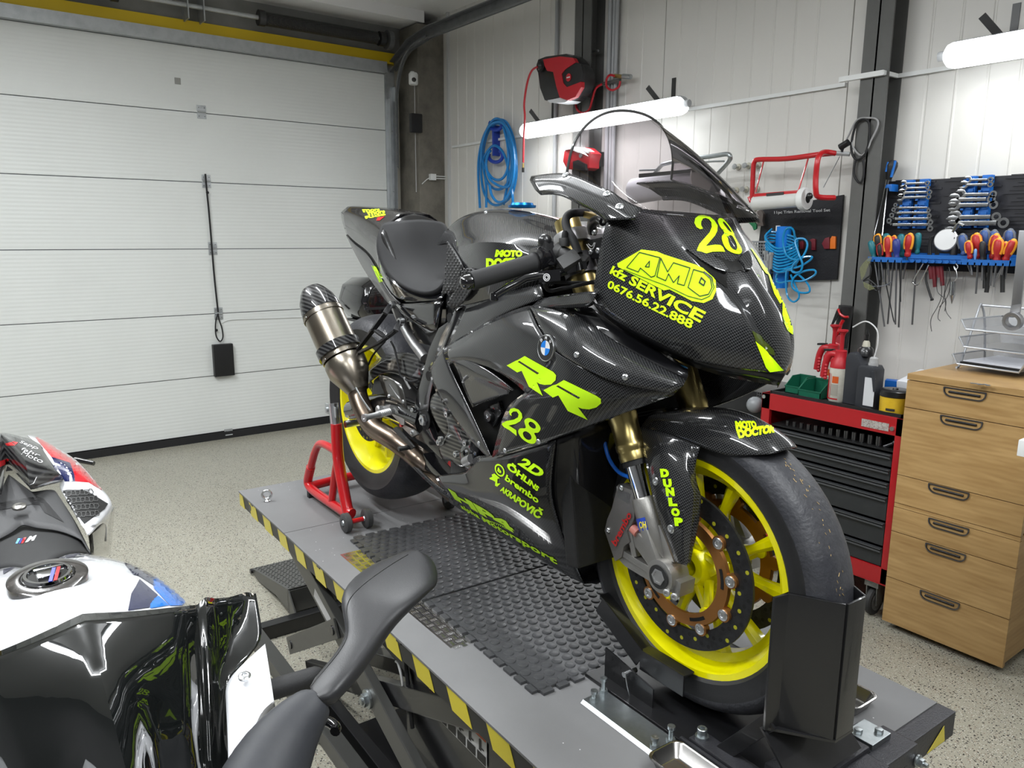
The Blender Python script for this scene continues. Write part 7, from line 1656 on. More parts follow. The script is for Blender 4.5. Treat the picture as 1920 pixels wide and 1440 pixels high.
def wrench(a, b_, kind, sz, label, y=3.562):
    A_, B_ = onY(*K6(*a), y), onY(*K6(*b_), y); d = (B_-A_).normalized(); up = d.cross(V((0,1,0))).normalized(); up = up if up.z > 0 else -up
    r = empty('wrench', (A_+B_)/2, label, 'wrench', 'wrenches on the tool board')
    m = M(); m.obox((A_+B_)/2, d, up, (0,1,0), (B_-A_).length-sz*1.4, sz*.52, sz*.28); m.obj('shaft', CRV, r, bevel=.001)
    def ring_(c, s_, tilt=0): 
        mm = M(); mm.lathe(c+V((0,.004,0)), V((tilt,-1,tilt)), [(0,s_*.42),(0,s_*.82),(.008,s_*.82),(.008,s_*.42)], 16, closed=True); mm.obj('ring_end', CRV, r)
    if kind == 'combi':
        ring_(B_, sz*.72)
        mm = M(); q = []
        for a_ in range(35, 326, 24): q.append(A_+(d*math.cos(math.radians(a_+180-0))+up*math.sin(math.radians(a_+180)))*-sz*.95*(-1))
        q = [A_+(d*-math.cos(math.radians(a_))+up*math.sin(math.radians(a_)))*sz*.95 for a_ in (32,60,90,125,160,200,235,270,300,328)] + [A_+(d*-math.cos(math.radians(a_))+up*math.sin(math.radians(a_)))*sz*.45 for a_ in (305,250,180,110,55)]
        mm.prism(q, V((0,.006,0))); mm.obj('open_end', CRV, r, bevel=.0008)
    else:
        up2 = ZZ
        for c, s_ in ((A_, .8), (B_, 1)):
            mm = M(); dn = (up*(.9 if c is A_ else -.9)); mm.beam(c+dn*sz*.6, c-d*(sz*.5 if c is B_ else -sz*.5), sz*.5, sz*.3, up=(0,1,0)); mm.lathe(c+dn*sz*.9, V((0,-1,0)), [(0,sz*.25),(0,sz*.62),(.01,sz*.62),(.01,sz*.25)], 14, closed=True); mm.obj('ring_end', CRV, r, merge=0)
    return r
o4 = ('topmost', 'second from top', 'third from top', 'fourth from top')
for i, (y, xa_, xb_, s_) in enumerate(((253,372,552,.017),(287,378,556,.016),(321,358,568,.020),(356,350,562,.019))): wrench((xa_, y+3), (xb_, y-2), 'combi', s_, 'small combination wrench on the left blue rails, %s' % o4[i])
for i, (y, xa_, xb_, s_) in enumerate(((434,318,570,.015),(472,305,575,.017),(516,290,585,.019),(560,270,582,.021))): wrench((xa_, y), (xb_, y), 'ring', s_, 'offset ring wrench on the left blue rails, %s of its kind' % o4[i])
for i, (y, xa_, xb_, s_) in enumerate(((225,850,1022,.018),(262,820,1020,.020),(335,795,1042,.026),(372,748,1028,.029),(413,748,1045,.030),(503,752,1065,.032),(548,735,1118,.037))): wrench((xa_, y+3), (xb_, y-1), 'combi', s_, 'combination wrench on the right blue rails, %s' % (o4+('fifth from top', 'sixth from top', 'lowest and largest'))[i])
# blue rack
K7 = lambda x, y: (1600+x*.25197, 440+y*.25197)
r = W_('screwdriver_rack', 'blue plastic rack full of screwdrivers along the bottom of the tool board', 'tool rack', *K7(600, 200), 3.45)
zr = onY(*K7(230,205), 3.40).z
xl, xr_ = onY(*K7(105,215), 3.40).x, onY(*K7(1125,225), 3.40).x+.02; xm1, xm2 = onY(*K7(360,205), 3.40).x, onY(*K7(800,215), 3.40).x
zr = (onY(*K7(230,205), 3.40).z+onY(*K7(900,225), 3.40).z)/2
m = M()
for (a, b_, yf) in ((xl, xm1, 3.40), (xm1, xm2, 3.46), (xm2, xr_, 3.40)):
    m.box((a, yf, zr), (b_, yf+.006, zr+.022)); k = int((b_-a)/.026)
    for i in range(k+1): xx = a+(b_-a)*i/k; m.box((xx-.003, yf, zr), (xx+.003, 3.60, zr+.010))
    for yy in (yf+.03, yf+.065, yf+.10): m.box((a, yy, zr), (b_, yy+.006, zr+.010))
m.box((xl, 3.58, zr), (xr_, 3.60, zr+.04)); m.box((xr_-.004, 3.40, zr), (xr_, 3.60, zr+.03)); m.box((xm1, 3.455, zr+.018), (xm2, 3.461, zr+.035))
for i in range(8): xx = xm1+.02+(xm2-xm1-.04)*i/7; m.cyl((xx, 3.45, zr+.008), (xx, 3.46, zr+.008), .008, n=10)
m.obj('rack_body', RAILB, r, smooth=0, merge=0)
TEAL = mat('teal handle', (.01,.14,.17), .4); ORY = mat('yellow-orange grip', (.80,.32,.02), .42); RDH = mat('red handle', (.42,.02,.02), .4); NVH = mat('navy handle', (.02,.035,.20), .35); BLG = mat('blue grey handle', (.04,.09,.26), .4); GRH = mat('grey grip', (.12,.13,.15), .6); BKH = mat('black handle', (.015,.015,.016), .5)
def driver(top, bot, blade, y, w_, main, grip, label, bladew=.004, bm_=None):
    A_, B_ = onY(*K7(*top), y), onY(*K7(*bot), y); C_ = onY(*K7(*blade), y); d = (B_-A_); L_ = d.length; d = d.normalized()
    r = empty('screwdriver', B_, label, 'screwdriver', 'screwdrivers in the blue rack')
    m = M(); m.lathe(A_, d, [(0,w_*.35),(L_*.04,w_*.75),(L_*.12,w_),(L_*.45,w_*1.02),(L_*.68,w_*.80),(L_*.78,w_*.62),(L_*.86,w_*.78),(L_*.95,w_*.75),(L_,w_*.5),(L_,0)], 14); h_ = m.obj('handle', main, r)
    if grip:
        for s in (-1, 1):
            x_ = V((1,0,0))*s; m = M(); q = [A_+d*L_*t_+x_*w_*k_+V((0,-w_*.35,0)) for t_, k_ in ((.06,.45),(.12,.75),(.3,.9),(.5,.88),(.66,.68))]; m.tube(q, w_*.33, n=6, smooth=2); m.obj('grip_rib', grip, h_)
        m = M(); m.sphere(A_+d*L_*.07, w_*.72, 10); m.obj('cap', grip, h_)
    m = M(); m.cyl(B_, C_, bladew, n=8); m.obj('blade', bm_ or mat('blade steel', (.25,.25,.26), .3, 1), r)
fl_, bl_ = 3.425, 3.50
driver((128,45),(158,185),(232,685),fl_,.014,TEAL,None,'teal screwdriver at the far left front of the blue rack')
driver((185,0),(190,130),(195,340),bl_,.017,BKH,ORY,'black screwdriver with orange cap behind the teal one')
driver((198,68),(208,195),(225,350),fl_,.013,BKH,RDH,'black screwdriver with red end in the left front of the blue rack')
driver((262,12),(262,185),(266,380),fl_,.017,RDH,ORY,'red screwdriver with orange stripe, front left group of the rack')
driver((245,-10),(250,120),(258,300),bl_,.015,TEAL,None,'dark green screwdriver at the back of the left group')
driver((305,10),(305,130),(256,665),bl_,.014,RDH,ORY,'short orange-capped screwdriver behind the navy one')
driver((320,30),(322,185),(312,665),fl_,.016,NVH,None,'shiny navy screwdriver in the left front of the rack')
driver((355,-5),(360,170),(338,690),bl_,.016,TEAL,None,'dark green long-bladed screwdriver at the right of the left group')
driver((425,-5),(402,165),(370,330),fl_+.03,.018,RDH,ORY,'leaning red and orange screwdriver at the right of the left group')
driver((484,-15),(474,145),(438,670),bl_-.02,.014,TEAL,None,'slim teal screwdriver standing alone left of the pliers')
driver((812,0),(828,155),(880,300),bl_-.02,.018,BLG,GRH,'blue and grey screwdriver right of the round gauge')
driver((858,50),(870,180),(885,300),fl_,.014,RDH,ORY,'small red screwdriver at the left of the right front group')
driver((918,-5),(930,178),(912,440),bl_-.04,.019,RDH,ORY,'tall red and orange screwdriver in the right group')
driver((985,-38),(980,140),(975,400),bl_,.019,BLG,GRH,'large blue and grey screwdriver at the back of the right group',.007,DARKST)
driver((962,48),(962,205),(958,340),fl_,.012,BKH,None,'thin black screwdriver in the right front of the rack')
driver((1052,-30),(1040,130),(990,430),bl_,.017,BLG,GRH,'second blue and grey screwdriver at the back of the right group',.009,DARKST)
driver((1068,-2),(1035,180),(1020,380),fl_+.03,.018,RDH,ORY,'leaning red and orange screwdriver behind the right front pair')
driver((1088,30),(1066,205),(1045,390),fl_,.018,RDH,ORY,'red and orange screwdriver in the right front, leaning slightly')
driver((1122,15),(1112,140),(1110,430),bl_,.013,BLG,None,'light blue screwdriver between the two leaning red ones',.009,DARKST)
driver((1170,-35),(1160,130),(1130,330),bl_,.019,BLG,GRH,'blue and grey screwdriver at the far right back of the rack')
driver((1135,58),(1120,190),(1100,300),fl_+.02,.014,RDH,ORY,'small red and orange screwdriver near the right end')
driver((1198,40),(1128,200),(1050,360),fl_,.017,RDH,ORY,'strongly leaning red and orange screwdriver at the right end')
driver((910,105),(905,200),(905,240),fl_-.01,.006,mat('clear blue handle', (.15,.3,.6), .2),None,'tiny clear blue screwdriver at the rack front edge')
# long driver top left, pliers, gauge, hooks, wires, glasses
A_, B_ = onY(*K6(298,80), 3.55), onY(*K6(262,225), 3.55)
r = empty('long_screwdriver', B_, 'long blue and black screwdriver clipped at the top left corner of the tool board', 'screwdriver')
d = (B_-A_).normalized(); L_ = (B_-A_).length; m = M(); m.lathe(A_, d, [(0,.010),(.01,.022),(L_*.3,.025),(L_*.7,.018),(L_,.012),(L_,0)], 16); m.obj('handle', BKH, r)
m = M(); m.tube([A_+d*t_*L_+V((.017,-.014,0)) for t_ in (.05,.3,.6,.9)], .006, n=6); m.tube([A_+d*t_*L_+V((-.012,-.018,0)) for t_ in (.1,.3,.6)], .005, n=6); m.obj('blue_grip', RAILB, r)
m = M(); m.tube([B_, onY(*K6(240,400), 3.55), onY(*K6(215,640), 3.53)], .0035, n=6, smooth=3); m.obj('shaft', CRV, r); m = M(); m.tube([B_+V((-.01,0,0)), onY(*K6(200,450), 3.56), onY(*K6(145,670), 3.54)], .0028, n=6, smooth=3); m.obj('second_rod', CRV, r)
wprism('clip', [K6(x, y) for x, y in ((245,262),(285,258),(285,312),(268,312),(262,285),(235,290))], 3.54, 3.60, RAILB, r, .001)
for i, (x, lb) in enumerate(((585, 'curved black and red pliers hanging through the rack, left pair'), (640, 'curved black and red pliers hanging through the rack, right pair'))):
    r = W_('pliers', lb, 'pliers', *K7(x, 150), 3.5, 'pliers in the rack')
    for s in (-1, 1): m = M(); m.tube([onY(*K7(x-18+s*6, 150), 3.5), onY(*K7(x-15+s*4, 70), 3.5), onY(*K7(x+2+s*5, 20-i*20), 3.5), onY(*K7(x+15, 15-i*20), 3.5)], .0055, n=6, smooth=4); m.obj('jaw', BKH, r); m = M(); m.tube([onY(*K7(x+s*12, 235), 3.5), onY(*K7(x+10+s*14, 390-i*10-(s < 0)*60), 3.5)], .009, n=8); m.obj('handle_grip', DRED, r)
r = W_('dial_gauge', 'round silver dial gauge lying on the blue rack', 'gauge', *K7(695, 45), 3.47)
c = onY(*K7(694,42), 3.48); m = M(); m.lathe(c, V((.1,-1,.15)), [(0,.047),(.012,.047),(.016,.043),(.016,0)], 28); m.obj('dial', mat('gauge face', (.42,.42,.42), .3, .6), r)
m = M(); m.tube([c+V((.03,-.02,.035)), c+V((.05,-.02,.07)), c+V((.07,-.02,.06))], .006, n=8, smooth=3); m.obj('stem', CRV, r)
m = M(); m.lathe(onY(*K7(745,150), 3.48), ZZ, [(0,.014),(.07,.012),(.09,.006),(.09,0)], 12); m.obj('probe_grip', BKH, r)
r = W_('hook_tool', 'silver bent hook tool with a black hooked end hanging below the rack', 'hook', *K7(500, 300), 3.45)
wtube('bent_rod', [(520,235),(445,340),(448,365),(465,378),(500,340),(545,245),(560,215)], 3.44, .003, CRV, r, 3) if 0 else None
m = M(); m.tube([onY(*K7(x, y), 3.44) for x, y in ((520,215),(450,330),(446,360),(470,375),(500,350),(560,225))], .003, n=6, smooth=4); m.obj('bent_rod', CRV, r)
m = M(); m.tube([onY(*K7(x, y), 3.44) for x, y in ((545,280),(540,330),(560,410),(580,470),(592,482),(575,486))], .0045, n=6, smooth=4); m.obj('hooked_end', BKH, r)
r = W_('wire_bundle', 'loose bundle of thin grey wires hanging below the middle of the rack', 'wires', *K7(680, 400), 3.45)
for pl_ in ([(625,300),(625,420),(680,480),(690,570),(728,625)],[(655,350),(655,460),(625,540),(585,610),(575,660),(583,720)],[(710,240),(720,320),(680,440),(690,500),(680,570)],[(700,260),(690,340),(670,480),(640,560),(630,620),(648,642)],[(712,250),(722,360),(700,460),(640,540)]):
    m = M(); m.tube([onY(*K7(*p), 3.45) for p in pl_], .0015, n=5, smooth=5); m.obj('wire', DARKST, r)
r = W_('scribe_tool', 'pointed steel scribe hanging from a ring below the rack', 'scribe', *K7(745, 400), 3.44)
m = M(); m.cyl(onY(*K7(742,350), 3.44), onY(*K7(738,450), 3.44), .010, r2=.011, n=10); m.cyl(onY(*K7(738,450), 3.44), onY(*K7(732,515), 3.44), .011, r2=.001, n=10); m.obj('scribe_body', CRV, r); m = M(); m.tube([onY(*K7(x, y), 3.44) for x, y in ((762,215),(778,240),(758,265),(748,235),(765,270),(770,320),(745,350))], .002, n=5, smooth=4); m.obj('key_chain', STEEL, r)
r = W_('safety_glasses', 'clear safety glasses with black arms hooked on the left end of the blue rack', 'glasses', *K7(100, 300), 3.40)
m = M(); m.tube([onY(*K7(x, y), 3.39) for x, y in ((110,200),(130,250),(125,300),(90,330),(75,345),(110,335),(150,360),(185,400),(175,418),(150,400),(130,360))], .0035, n=6, smooth=4); m.obj('arm', BKH, r)
m = M(); m.tube([onY(*K7(x, y), 3.39) for x, y in ((70,345),(90,380),(150,385),(230,380),(283,350))], .0025, n=6, smooth=4); m.obj('arm', GRH, r)
wprism('lens', [K7(x, y) for x, y in ((45,250),(70,215),(120,165),(140,170),(110,230),(85,300),(60,340))], 3.385, 3.387, mat('lens tint', (.25,.26,.14), .1, alpha=.45), r, 0)
wprism('lens', [K7(x, y) for x, y in ((72,350),(130,375),(160,400),(120,415),(80,390))], 3.385, 3.387, MT['lens tint'], r, 0)
# big ring spanner at the right edge
r = W_('large_spanner', 'large steel ring spanner hanging at the right edge in front of the letter tray', 'spanner', 1905, 500, 3.40)
A_, B_ = onY(1921, 432, 3.34), onY(1906, 575, 3.34)
m = M(); m.obox((A_+B_)/2, B_-A_, (1,0,0), (0,1,0), (B_-A_).length, .034, .012); m.obj('shaft', mat('dull steel', (.36,.36,.37), .35, .9), r, bevel=.003)
c = onY(1900, 601, 3.30); m = M(); m.lathe(c+V((0,.012,0)), V((-.15,-1,-.2)), [(0,.022),(0,.036),(.022,.036),(.022,.022)], 28, closed=True); m.beam(onY(1906,572,3.34), onY(1903,588,3.315), .034, .012, up=(0,1,0)); m.obj('ring_end', MT['dull steel'], r, merge=0, bevel=.002)
# thin rods under the rack left
r = W_('welding_rods', 'pair of thin dark rods hanging crossed below the left end of the rack', 'rods', *K7(280, 500), 3.47)
for pl_ in ([(240,240),(240,350),(300,640),(315,668)],[(345,240),(352,500)]): m = M(); m.tube([onY(*K7(*p), 3.47) for p in pl_], .0025, n=6); m.obj('rod', BKH, r)
# ================================================================ tool cart, drawer cabinet and what stands on them
cart = empty('tool_cart', (-1.77, 3.25, 0), 'red rolling tool cart with black drawers against the wall', 'tool cart')
CRED = mat('cart red', (.36,.008,.012), .38, coat=.3); CBLK = mat('drawer front dark', (.022,.024,.025), .45, vary=(20, .5, (.035,.037,.038)))
X0, X1, Y0, Y1, ZT_, ZB_ = -2.105, -1.443, 3.05, 3.44, .885, .17
m = M(); m.box((X0, Y0, ZT_-.075), (X1, Y0+.02, ZT_)); m.box((X0, Y0, ZB_), (X0+.045, Y0+.02, ZT_)); m.box((X1-.03, Y0, ZB_), (X1, Y0+.02, ZT_)); m.box((X0, Y0, ZB_), (X1, Y0+.02, ZB_+.07))
m.box((X0, Y0, ZB_), (X0+.006, Y1, ZT_)); m.box((X1-.006, Y0, ZB_), (X1, Y1, ZT_)); m.box((X0, Y1-.01, ZB_), (X1, Y1, ZT_)); m.box((X0, Y0, ZB_-.005), (X1, Y1, ZB_)); m.obj('carcass', CRED, cart, smooth=0, bevel=.003, merge=0)
m = M(); m.box((X0+.04, Y0+.012, ZT_-.004), (X1-.008, Y1-.01, ZT_+.001)); m.box((X0+.04, Y0+.010, ZT_), (X1-.01, Y0+.018, ZT_+.014)); m.box((X0+.04, Y1-.02, ZT_), (X1-.01, Y1-.01, ZT_+.014)); m.box((X0+.035, Y0+.01, ZT_), (X0+.043, Y1-.01, ZT_+.014)); m.box((X1-.018, Y0+.01, ZT_), (X1-.01, Y1-.01, ZT_+.014)); m.obj('top_tray', SATIN, cart, smooth=0, merge=0)
dz_ = [(.56,.735),(.50,.555),(.44,.495),(.345,.435),(.24,.34)]
zs_ = [.735, .672, .612, .552, .44, .33, .24]
for a, b_ in zip(zs_[1:], zs_[:-1]):
    m = M(); m.box((X0+.048, Y0+.004, a+.004), (X1-.034, Y0+.3, b_-.014)); dr_ = m.obj('drawer', CBLK, cart, smooth=0, bevel=.002)
    m = M(); m.box((X0+.05, Y0-.010, b_-.016), (X1-.036, Y0+.012, b_-.008)); m.box((X0+.05, Y0-.010, b_-.024), (X1-.036, Y0-.006, b_-.012)); m.obj('drawer_lip', mat('lip grey', (.10,.105,.11), .4, .5), dr_, smooth=0)
m = M(); m.box((X0+.048, Y0+.02, .735), (X1-.034, Y1-.02, .742)); m.obj('inner_shelf', DARK, cart, smooth=0); m = M(); m.box((X0+.046, Y1-.03, .73), (X1-.03, Y1-.02, .81)); m.obj('inner_back', DARK, cart, smooth=0)
m = M(); m.box((-1.615, Y0-.002, .823), (-1.50, Y0, .855)); stk_ = m.obj('worn_sticker', mat('worn sticker', (.42,.40,.37), .7, vary=(160, 1, (.12,.05,.045))), cart, smooth=0)
for x, z in ((X0+.014, ZT_-.018), (-1.485, .838)): m = M(); m.cyl((x, Y0, z), (x, Y0-.007, z), .009, n=16); m.obj('lock' if x > -1.6 else 'screw', STEEL, cart)
m = M()
for i in range(4):
    cx, cy = (X0+.07, X1-.07)[i % 2], (Y0+.05, Y1-.06)[i//2]; w_ = M(); w_.lathe((cx-.014, cy, .062), (1,0,0), [(0,.02),(0,.055),(.006,.0615),(.022,.0615),(.028,.055),(.028,.02)], 24, closed=True); cw = w_.obj('caster_wheel', mat('caster rubber', (.03,.03,.03), .6), cart)
    w_ = M(); w_.cyl((cx-.016, cy, .062), (cx+.016, cy, .062), .04, n=20); w_.prism([(cx+.020, cy-.03, .135), (cx+.020, cy+.03, .135), (cx+.020, cy+.022, .05), (cx+.020, cy-.022, .05)], V((.004,0,0))); w_.prism([(cx-.024, cy-.03, .135), (cx-.024, cy+.03, .135), (cx-.024, cy+.022, .05), (cx-.024, cy-.022, .05)], V((.004,0,0))); w_.box((cx-.03, cy-.035, .135), (cx+.03, cy+.035, .165)); w_.obj('caster_fork', mat('worn zinc', (.25,.25,.24), .5, .7, vary=(60,.8,(.12,.12,.11))), cw, merge=0)
for i in range(13):
    x = -1.99+.036*i; h = .022+.0016*i; m = M(); z = .743; m.lathe((x, Y0+.045, z), ZZ, [(0,.008+.0004*i),(h,.008+.0004*i),(h,.005),(h-.01,.005),(h-.01,0)], 14)
    tagged(m.obj('socket', mat('socket steel', (.16,.16,.17), .3, 1)), 'steel socket in the open top of the red cart, %s from the left' % ('first and smallest second third fourth fifth sixth seventh eighth ninth tenth eleventh twelfth thirteenth'.replace('first and smallest', 'first_and_smallest').split()[i].replace('_', ' ')), 'socket', 'sockets in the red cart')
m = M(); m.cyl((-1.535, Y0+.05, .743), (-1.50, Y0+.055, .765), .008, n=10); m.sphere((-1.495, Y0+.055, .768), .012, 8); tagged(m.obj('ratchet_adapter', mat('socket steel', (.16,.16,.17), .3, 1), merge=0), 'jointed steel adapter lying at the right end of the sockets in the cart', 'adapter')
# green bins
GRN = mat('green bin plastic', (.005,.10,.055), .45)
def openbin(x0, x1, y0, y1, z, h, label):
    r = empty('storage_bin', ((x0+x1)/2, (y0+y1)/2, z), label, 'bin', 'green bins on the tool cart')
    m = M(); t = .003; fz = h*.45
    m.box((x0, y0, z), (x1, y1, z+t)); m.box((x0, y1-t, z), (x1, y1, z+h))
    for x in (x0, x1-t): m.prism([(x, y0, z), (x, y1, z), (x, y1, z+h), (x, y0+(y1-y0)*.45, z+h), (x, y0, z+fz)], V((t,0,0)))
    m.box((x0, y0, z), (x1, y0+t, z+fz)); m.obj('bin_body', GRN, r, smooth=0, merge=0)
    m = M(); m.box((x0-.003, y1-.006, z+h-.006), (x1+.003, y1+.003, z+h)); m.box((x0-.002, y0-.003, z+fz-.004), (x1+.002, y0+.003, z+fz+.001)); m.obj('rim', GRN, r, smooth=0)
zt_ = ZT_+.0015
openbin(-2.04, -1.965, 3.13, 3.25, zt_, .075, 'narrow green storage bin at the left end of the red cart')
openbin(-1.955, -1.845, 3.105, 3.24, zt_, .072, 'wide green storage bin on the red cart beside the spray bottles')
# pump spray bottles
SLAB = mat('worn white label', (.52,.50,.44), .5, vary=(30, .6, (.35,.33,.28)))
def sprayer(x, y, z, label, s_=1.0):
    r = empty('pump_sprayer', (x, y, z), label, 'spray bottle', 'red and white pump sprayers')
    c = V((x, y, z)); R_ = .041
    m = M(); m.lathe(c, ZZ, [(0,0),(0,R_*.85),(.012,R_),(.148,R_),(.155,R_*.97)], 28); b_ = m.obj('bottle', SLAB, r)
    m = M(); m.lathe(c+ZZ*.15, ZZ, [(0,R_*1.0),(.02,R_*.98),(.04,R_*.7),(.05,.024),(.075,.024),(.078,.02),(.078,0)], 28); m.obj('shoulder', REDPL, r)
    m = M(); m.lathe(c+ZZ*.225, ZZ, [(0,.009),(.06,.009),(.075,.012),(.085,.022),(.092,.022),(.092,0)], 18); m.obj('pump_rod', REDPL, r)
    m = M(); m.tube([c+V((-.01,0,.205)), c+V((-.045,-.005,.205)), c+V((-.062,-.008,.17)), c+V((-.070,-.01,.10))], [.017,.017,.017,.014], n=10, smooth=4)
    for k in range(5): m.sphere(c+V((-.052,-.022,.155-k*.014)), .009, 8)
    m.obj('handle_grip', REDPL, r, merge=0); m = M(); m.obox(c+V((-.055,-.003,.222)), (1,.1,.1), (0,1,0), ZZ, .04, .022, .010); m.obj('trigger', BLACK, r, bevel=.003)
    # printed bands
    for a0, a1, z0, z1, mt_ in ((-150,-122,.015,.125,REDPL), (-112,-108,.02,.125,REDPL), (-150,-60,.012,.018,REDPL), (-100,-62,.085,.115,ORNG), (-104,-62,.03,.08,mat('label grey', (.30,.28,.24), .6))):
        m = M(); n = 6; m.grid([[c+V((math.cos(math.radians(a0+(a1-a0)*i/n))*(R_+.0006), math.sin(math.radians(a0+(a1-a0)*i/n))*(R_+.0006), zz)) for i in range(n+1)] for zz in (z0, z1)]); m.obj('print', mt_, b_, merge=0)
    return r
sprayer(-1.79, 3.15, zt_, 'red and white pump spray bottle standing in front on the red cart')
sprayer(-1.915, 3.30, zt_, 'red and white pump spray bottle standing behind the green bin')
# oil cans
CAN = mat('dark grey can', (.028,.030,.036), .42)
def canister(x0, x1, y0, y1, z, h, label, neck):
    r = empty('oil_canister', ((x0+x1)/2, (y0+y1)/2, z), label, 'canister', 'dark oil canisters on the tool cart')
    m = M(); m.prism([(x0, y0, z), (x1, y0, z), (x1, y0, z+h*.72), (x1-.01, y0, z+h*.80), (x0+(x1-x0)*.5, y0, z+h), (x0+.012, y0, z+h), (x0, y0, z+h*.9)] if neck else [(x0, y0, z), (x1, y0, z), (x1, y0, z+h*.9), (x1-.012, y0, z+h), (x0+.01, y0, z+h), (x0, y0, z+h*.94)], V((0,y1-y0,0))); b_ = m.obj('can_body', CAN, r, bevel=.008, smooth=50)
    if neck:
        c = V(((x0+x1)/2+.008, (y0+y1)/2, z+h*.93)); m = M(); m.lathe(c, ZZ, [(0,.034),(.028,.032),(.04,.022),(.04,0)], 20); m.obj('can_neck', BLACK, r)
        m = M(); m.lathe(c+ZZ*.038, ZZ, [(0,.017),(.02,.014),(.028,.009),(.028,0)], 16); m.obj('spout_collar', mat('cream plastic', (.45,.43,.35), .5), r)
        m = M(); m.lathe(c+ZZ*.064, ZZ, [(0,.009),(.02,.008),(.02,.0095),(.03,.0095),(.03,.006),(.052,.004),(.052,0)], 14); m.obj('spout', BLACK, r)
    else:
        c = V((x1-.03, (y0+y1)/2, z+h)); m = M(); m.lathe(c, ZZ, [(-.01,.020),(.01,.020),(.01,.018),(.03,.016),(.035,.010),(.035,0)], 18); m.obj('clear_cap', mat('clear plastic', (.5,.5,.5), .2, alpha=.7), r)
        m = M(); m.tube([c+ZZ*.03, c+V((.01,0,.09)), c+V((0,0,.15)), c+V((-.05,0,.18)), c+V((-.105,0,.15))], .003, n=6, smooth=5); m.obj('clear_tube', mat('white hose', (.6,.6,.6), .4), r)
        m = M(); m.obox(V(((x0+x1)/2+.022, y0-.001, z+h*.42)), (1,0,0), ZZ, (0,1,0), .045, .12, .001); lb_ = m.obj('side_label', mat('label white', (.55,.56,.58), .5), r)
        m = M(); m.beam((x1-.004, y0-.002, z+h*.9), (x1+.012, y0-.002, z+h*.45), .012, .012); m.obj('handle', CAN, r)
canister(-1.755, -1.675, 3.13, 3.27, zt_, .225, 'dark grey oil canister with black spout behind the front one on the red cart', True)
canister(-1.673, -1.600, 3.085, 3.17, zt_, .185, 'dark grey oil canister with white side label and clear cap on the red cart', False)
c = V((-1.522, 3.118, zt_)); r = empty('paste_tub', c, 'yellow tub of hand paste with black lid at the right end of the red cart', 'tub')
m = M(); m.lathe(c, ZZ, [(0,0),(0,.050),(.004,.054),(.075,.056),(.075,.05)], 32); b_ = m.obj('tub', mat('yellow tub', (.62,.40,.02), .4, vary=(40, .5, (.45,.28,.02))), r)
m = M(); m.lathe(c+ZZ*.072, ZZ, [(0,.057),(.003,.060),(.024,.060),(.028,.055),(.028,.012),(.034,.010),(.034,0)], 36); m.obj('lid', BLACK, r)
m = M(); n = 6; m.grid([[c+V((math.cos(math.radians(-95+i*6))*.0568, math.sin(math.radians(-95+i*6))*.0568, zz)) for i in range(n+1)] for zz in (.018, .028)]); m.obj('print', INK, b_, merge=0)
m = M(); m.obox(V((-1.62, 3.38, .935)), (1,.35,0), (-.35,1,0), ZZ, .14, .05, .085); tagged(m.obj('blue_box', mat('blue card', (.0,.12,.50), .5), bevel=.002), 'small blue box behind the yellow tub', 'box')
m = M(); m.obox(V((-1.52, 3.30, .965)), (1,0,.0), (0,1,.15), (0,-.15,1), .075, .20, .12); tagged(m.obj('white_box', mat('white card', (.60,.61,.64), .55), bevel=.002), 'white cardboard box between the cart top and the wooden cabinet', 'box')
m = M(); m.sphere((-2.19, 3.12, .80), .04, 18); m2 = M()
r = empty('shop_vacuum', (-2.25, 3.2, 0), 'dark machine with a grey ball knob standing left of the red cart', 'machine')
m.obj('ball_knob', mat('grey knob', (.22,.23,.24), .35), r); m = M(); m.box((-2.5, 3.15, .0), (-2.13, 3.5, .86)); m.obj('machine_body', BLACK, r, bevel=.02)
m = M(); 
for i in range(7): m.box((-2.20+i*.012, 3.144, .78), (-2.197+i*.012, 3.149, .86)); m.box((-2.20, 3.144, .78+i*.013), (-2.125, 3.149, .783+i*.013))
m.obj('mesh_front', mat('mesh dark', (.08,.08,.08), .5), r, smooth=0, merge=0)
# wooden drawer cabinet in two stacked units
def wood():
    m = mat('birch veneer', (.60,.40,.19), .42); nt, b, N, L = nodes(m); tc = nt.nodes['Texture Coordinate']; mp = N('ShaderNodeMapping'); mp.inputs['Scale'].default_value = (2.2, 2, 14); L(tc.outputs['Object'], mp.inputs[0])
    n = N('ShaderNodeTexNoise'); n.inputs['Scale'].default_value = 2.2; n.inputs['Detail'].default_value = 7; n.inputs['Distortion'].default_value = .7; L(mp.outputs[0], n.inputs['Vector'])
    wv = N('ShaderNodeTexWave'); wv.bands_direction = 'Z'; wv.inputs['Scale'].default_value = 1.2; wv.inputs['Distortion'].default_value = 5; wv.inputs['Detail'].default_value = 2; L(mp.outputs[0], wv.inputs['Vector'])
    ad = math_node(nt, 'ADD', math_node(nt, 'MULTIPLY', n.outputs['Fac'], .75), math_node(nt, 'MULTIPLY', wv.outputs['Fac'], .08))
    r = N('ShaderNodeValToRGB'); e = r.color_ramp.elements; e[0].position = .22; e[0].color = (.31,.18,.065,1); e[1].position = .62; e[1].color = (.47,.305,.13,1); L(ad, r.inputs[0]); L(r.outputs[0], b.inputs['Base Color']); return m
WOOD = wood(); cab = empty('drawer_cabinet', (-1.2, 3.26, 0), 'birch veneer drawer cabinet of two stacked units right of the red tool cart', 'cabinet')
CX0, CX1, CY0, CY1 = -1.432, -.975, 3.02, 3.54
m = M(); m.box((CX0+.002, CY0+.02, .555), (CX1-.002, CY1, 1.055)); m.obj('upper_carcass', WOOD, cab, smooth=0); m = M(); m.box((CX0+.002, CY0+.02, .045), (CX1-.002, CY1, .530)); m.obj('lower_carcass', WOOD, cab, smooth=0)
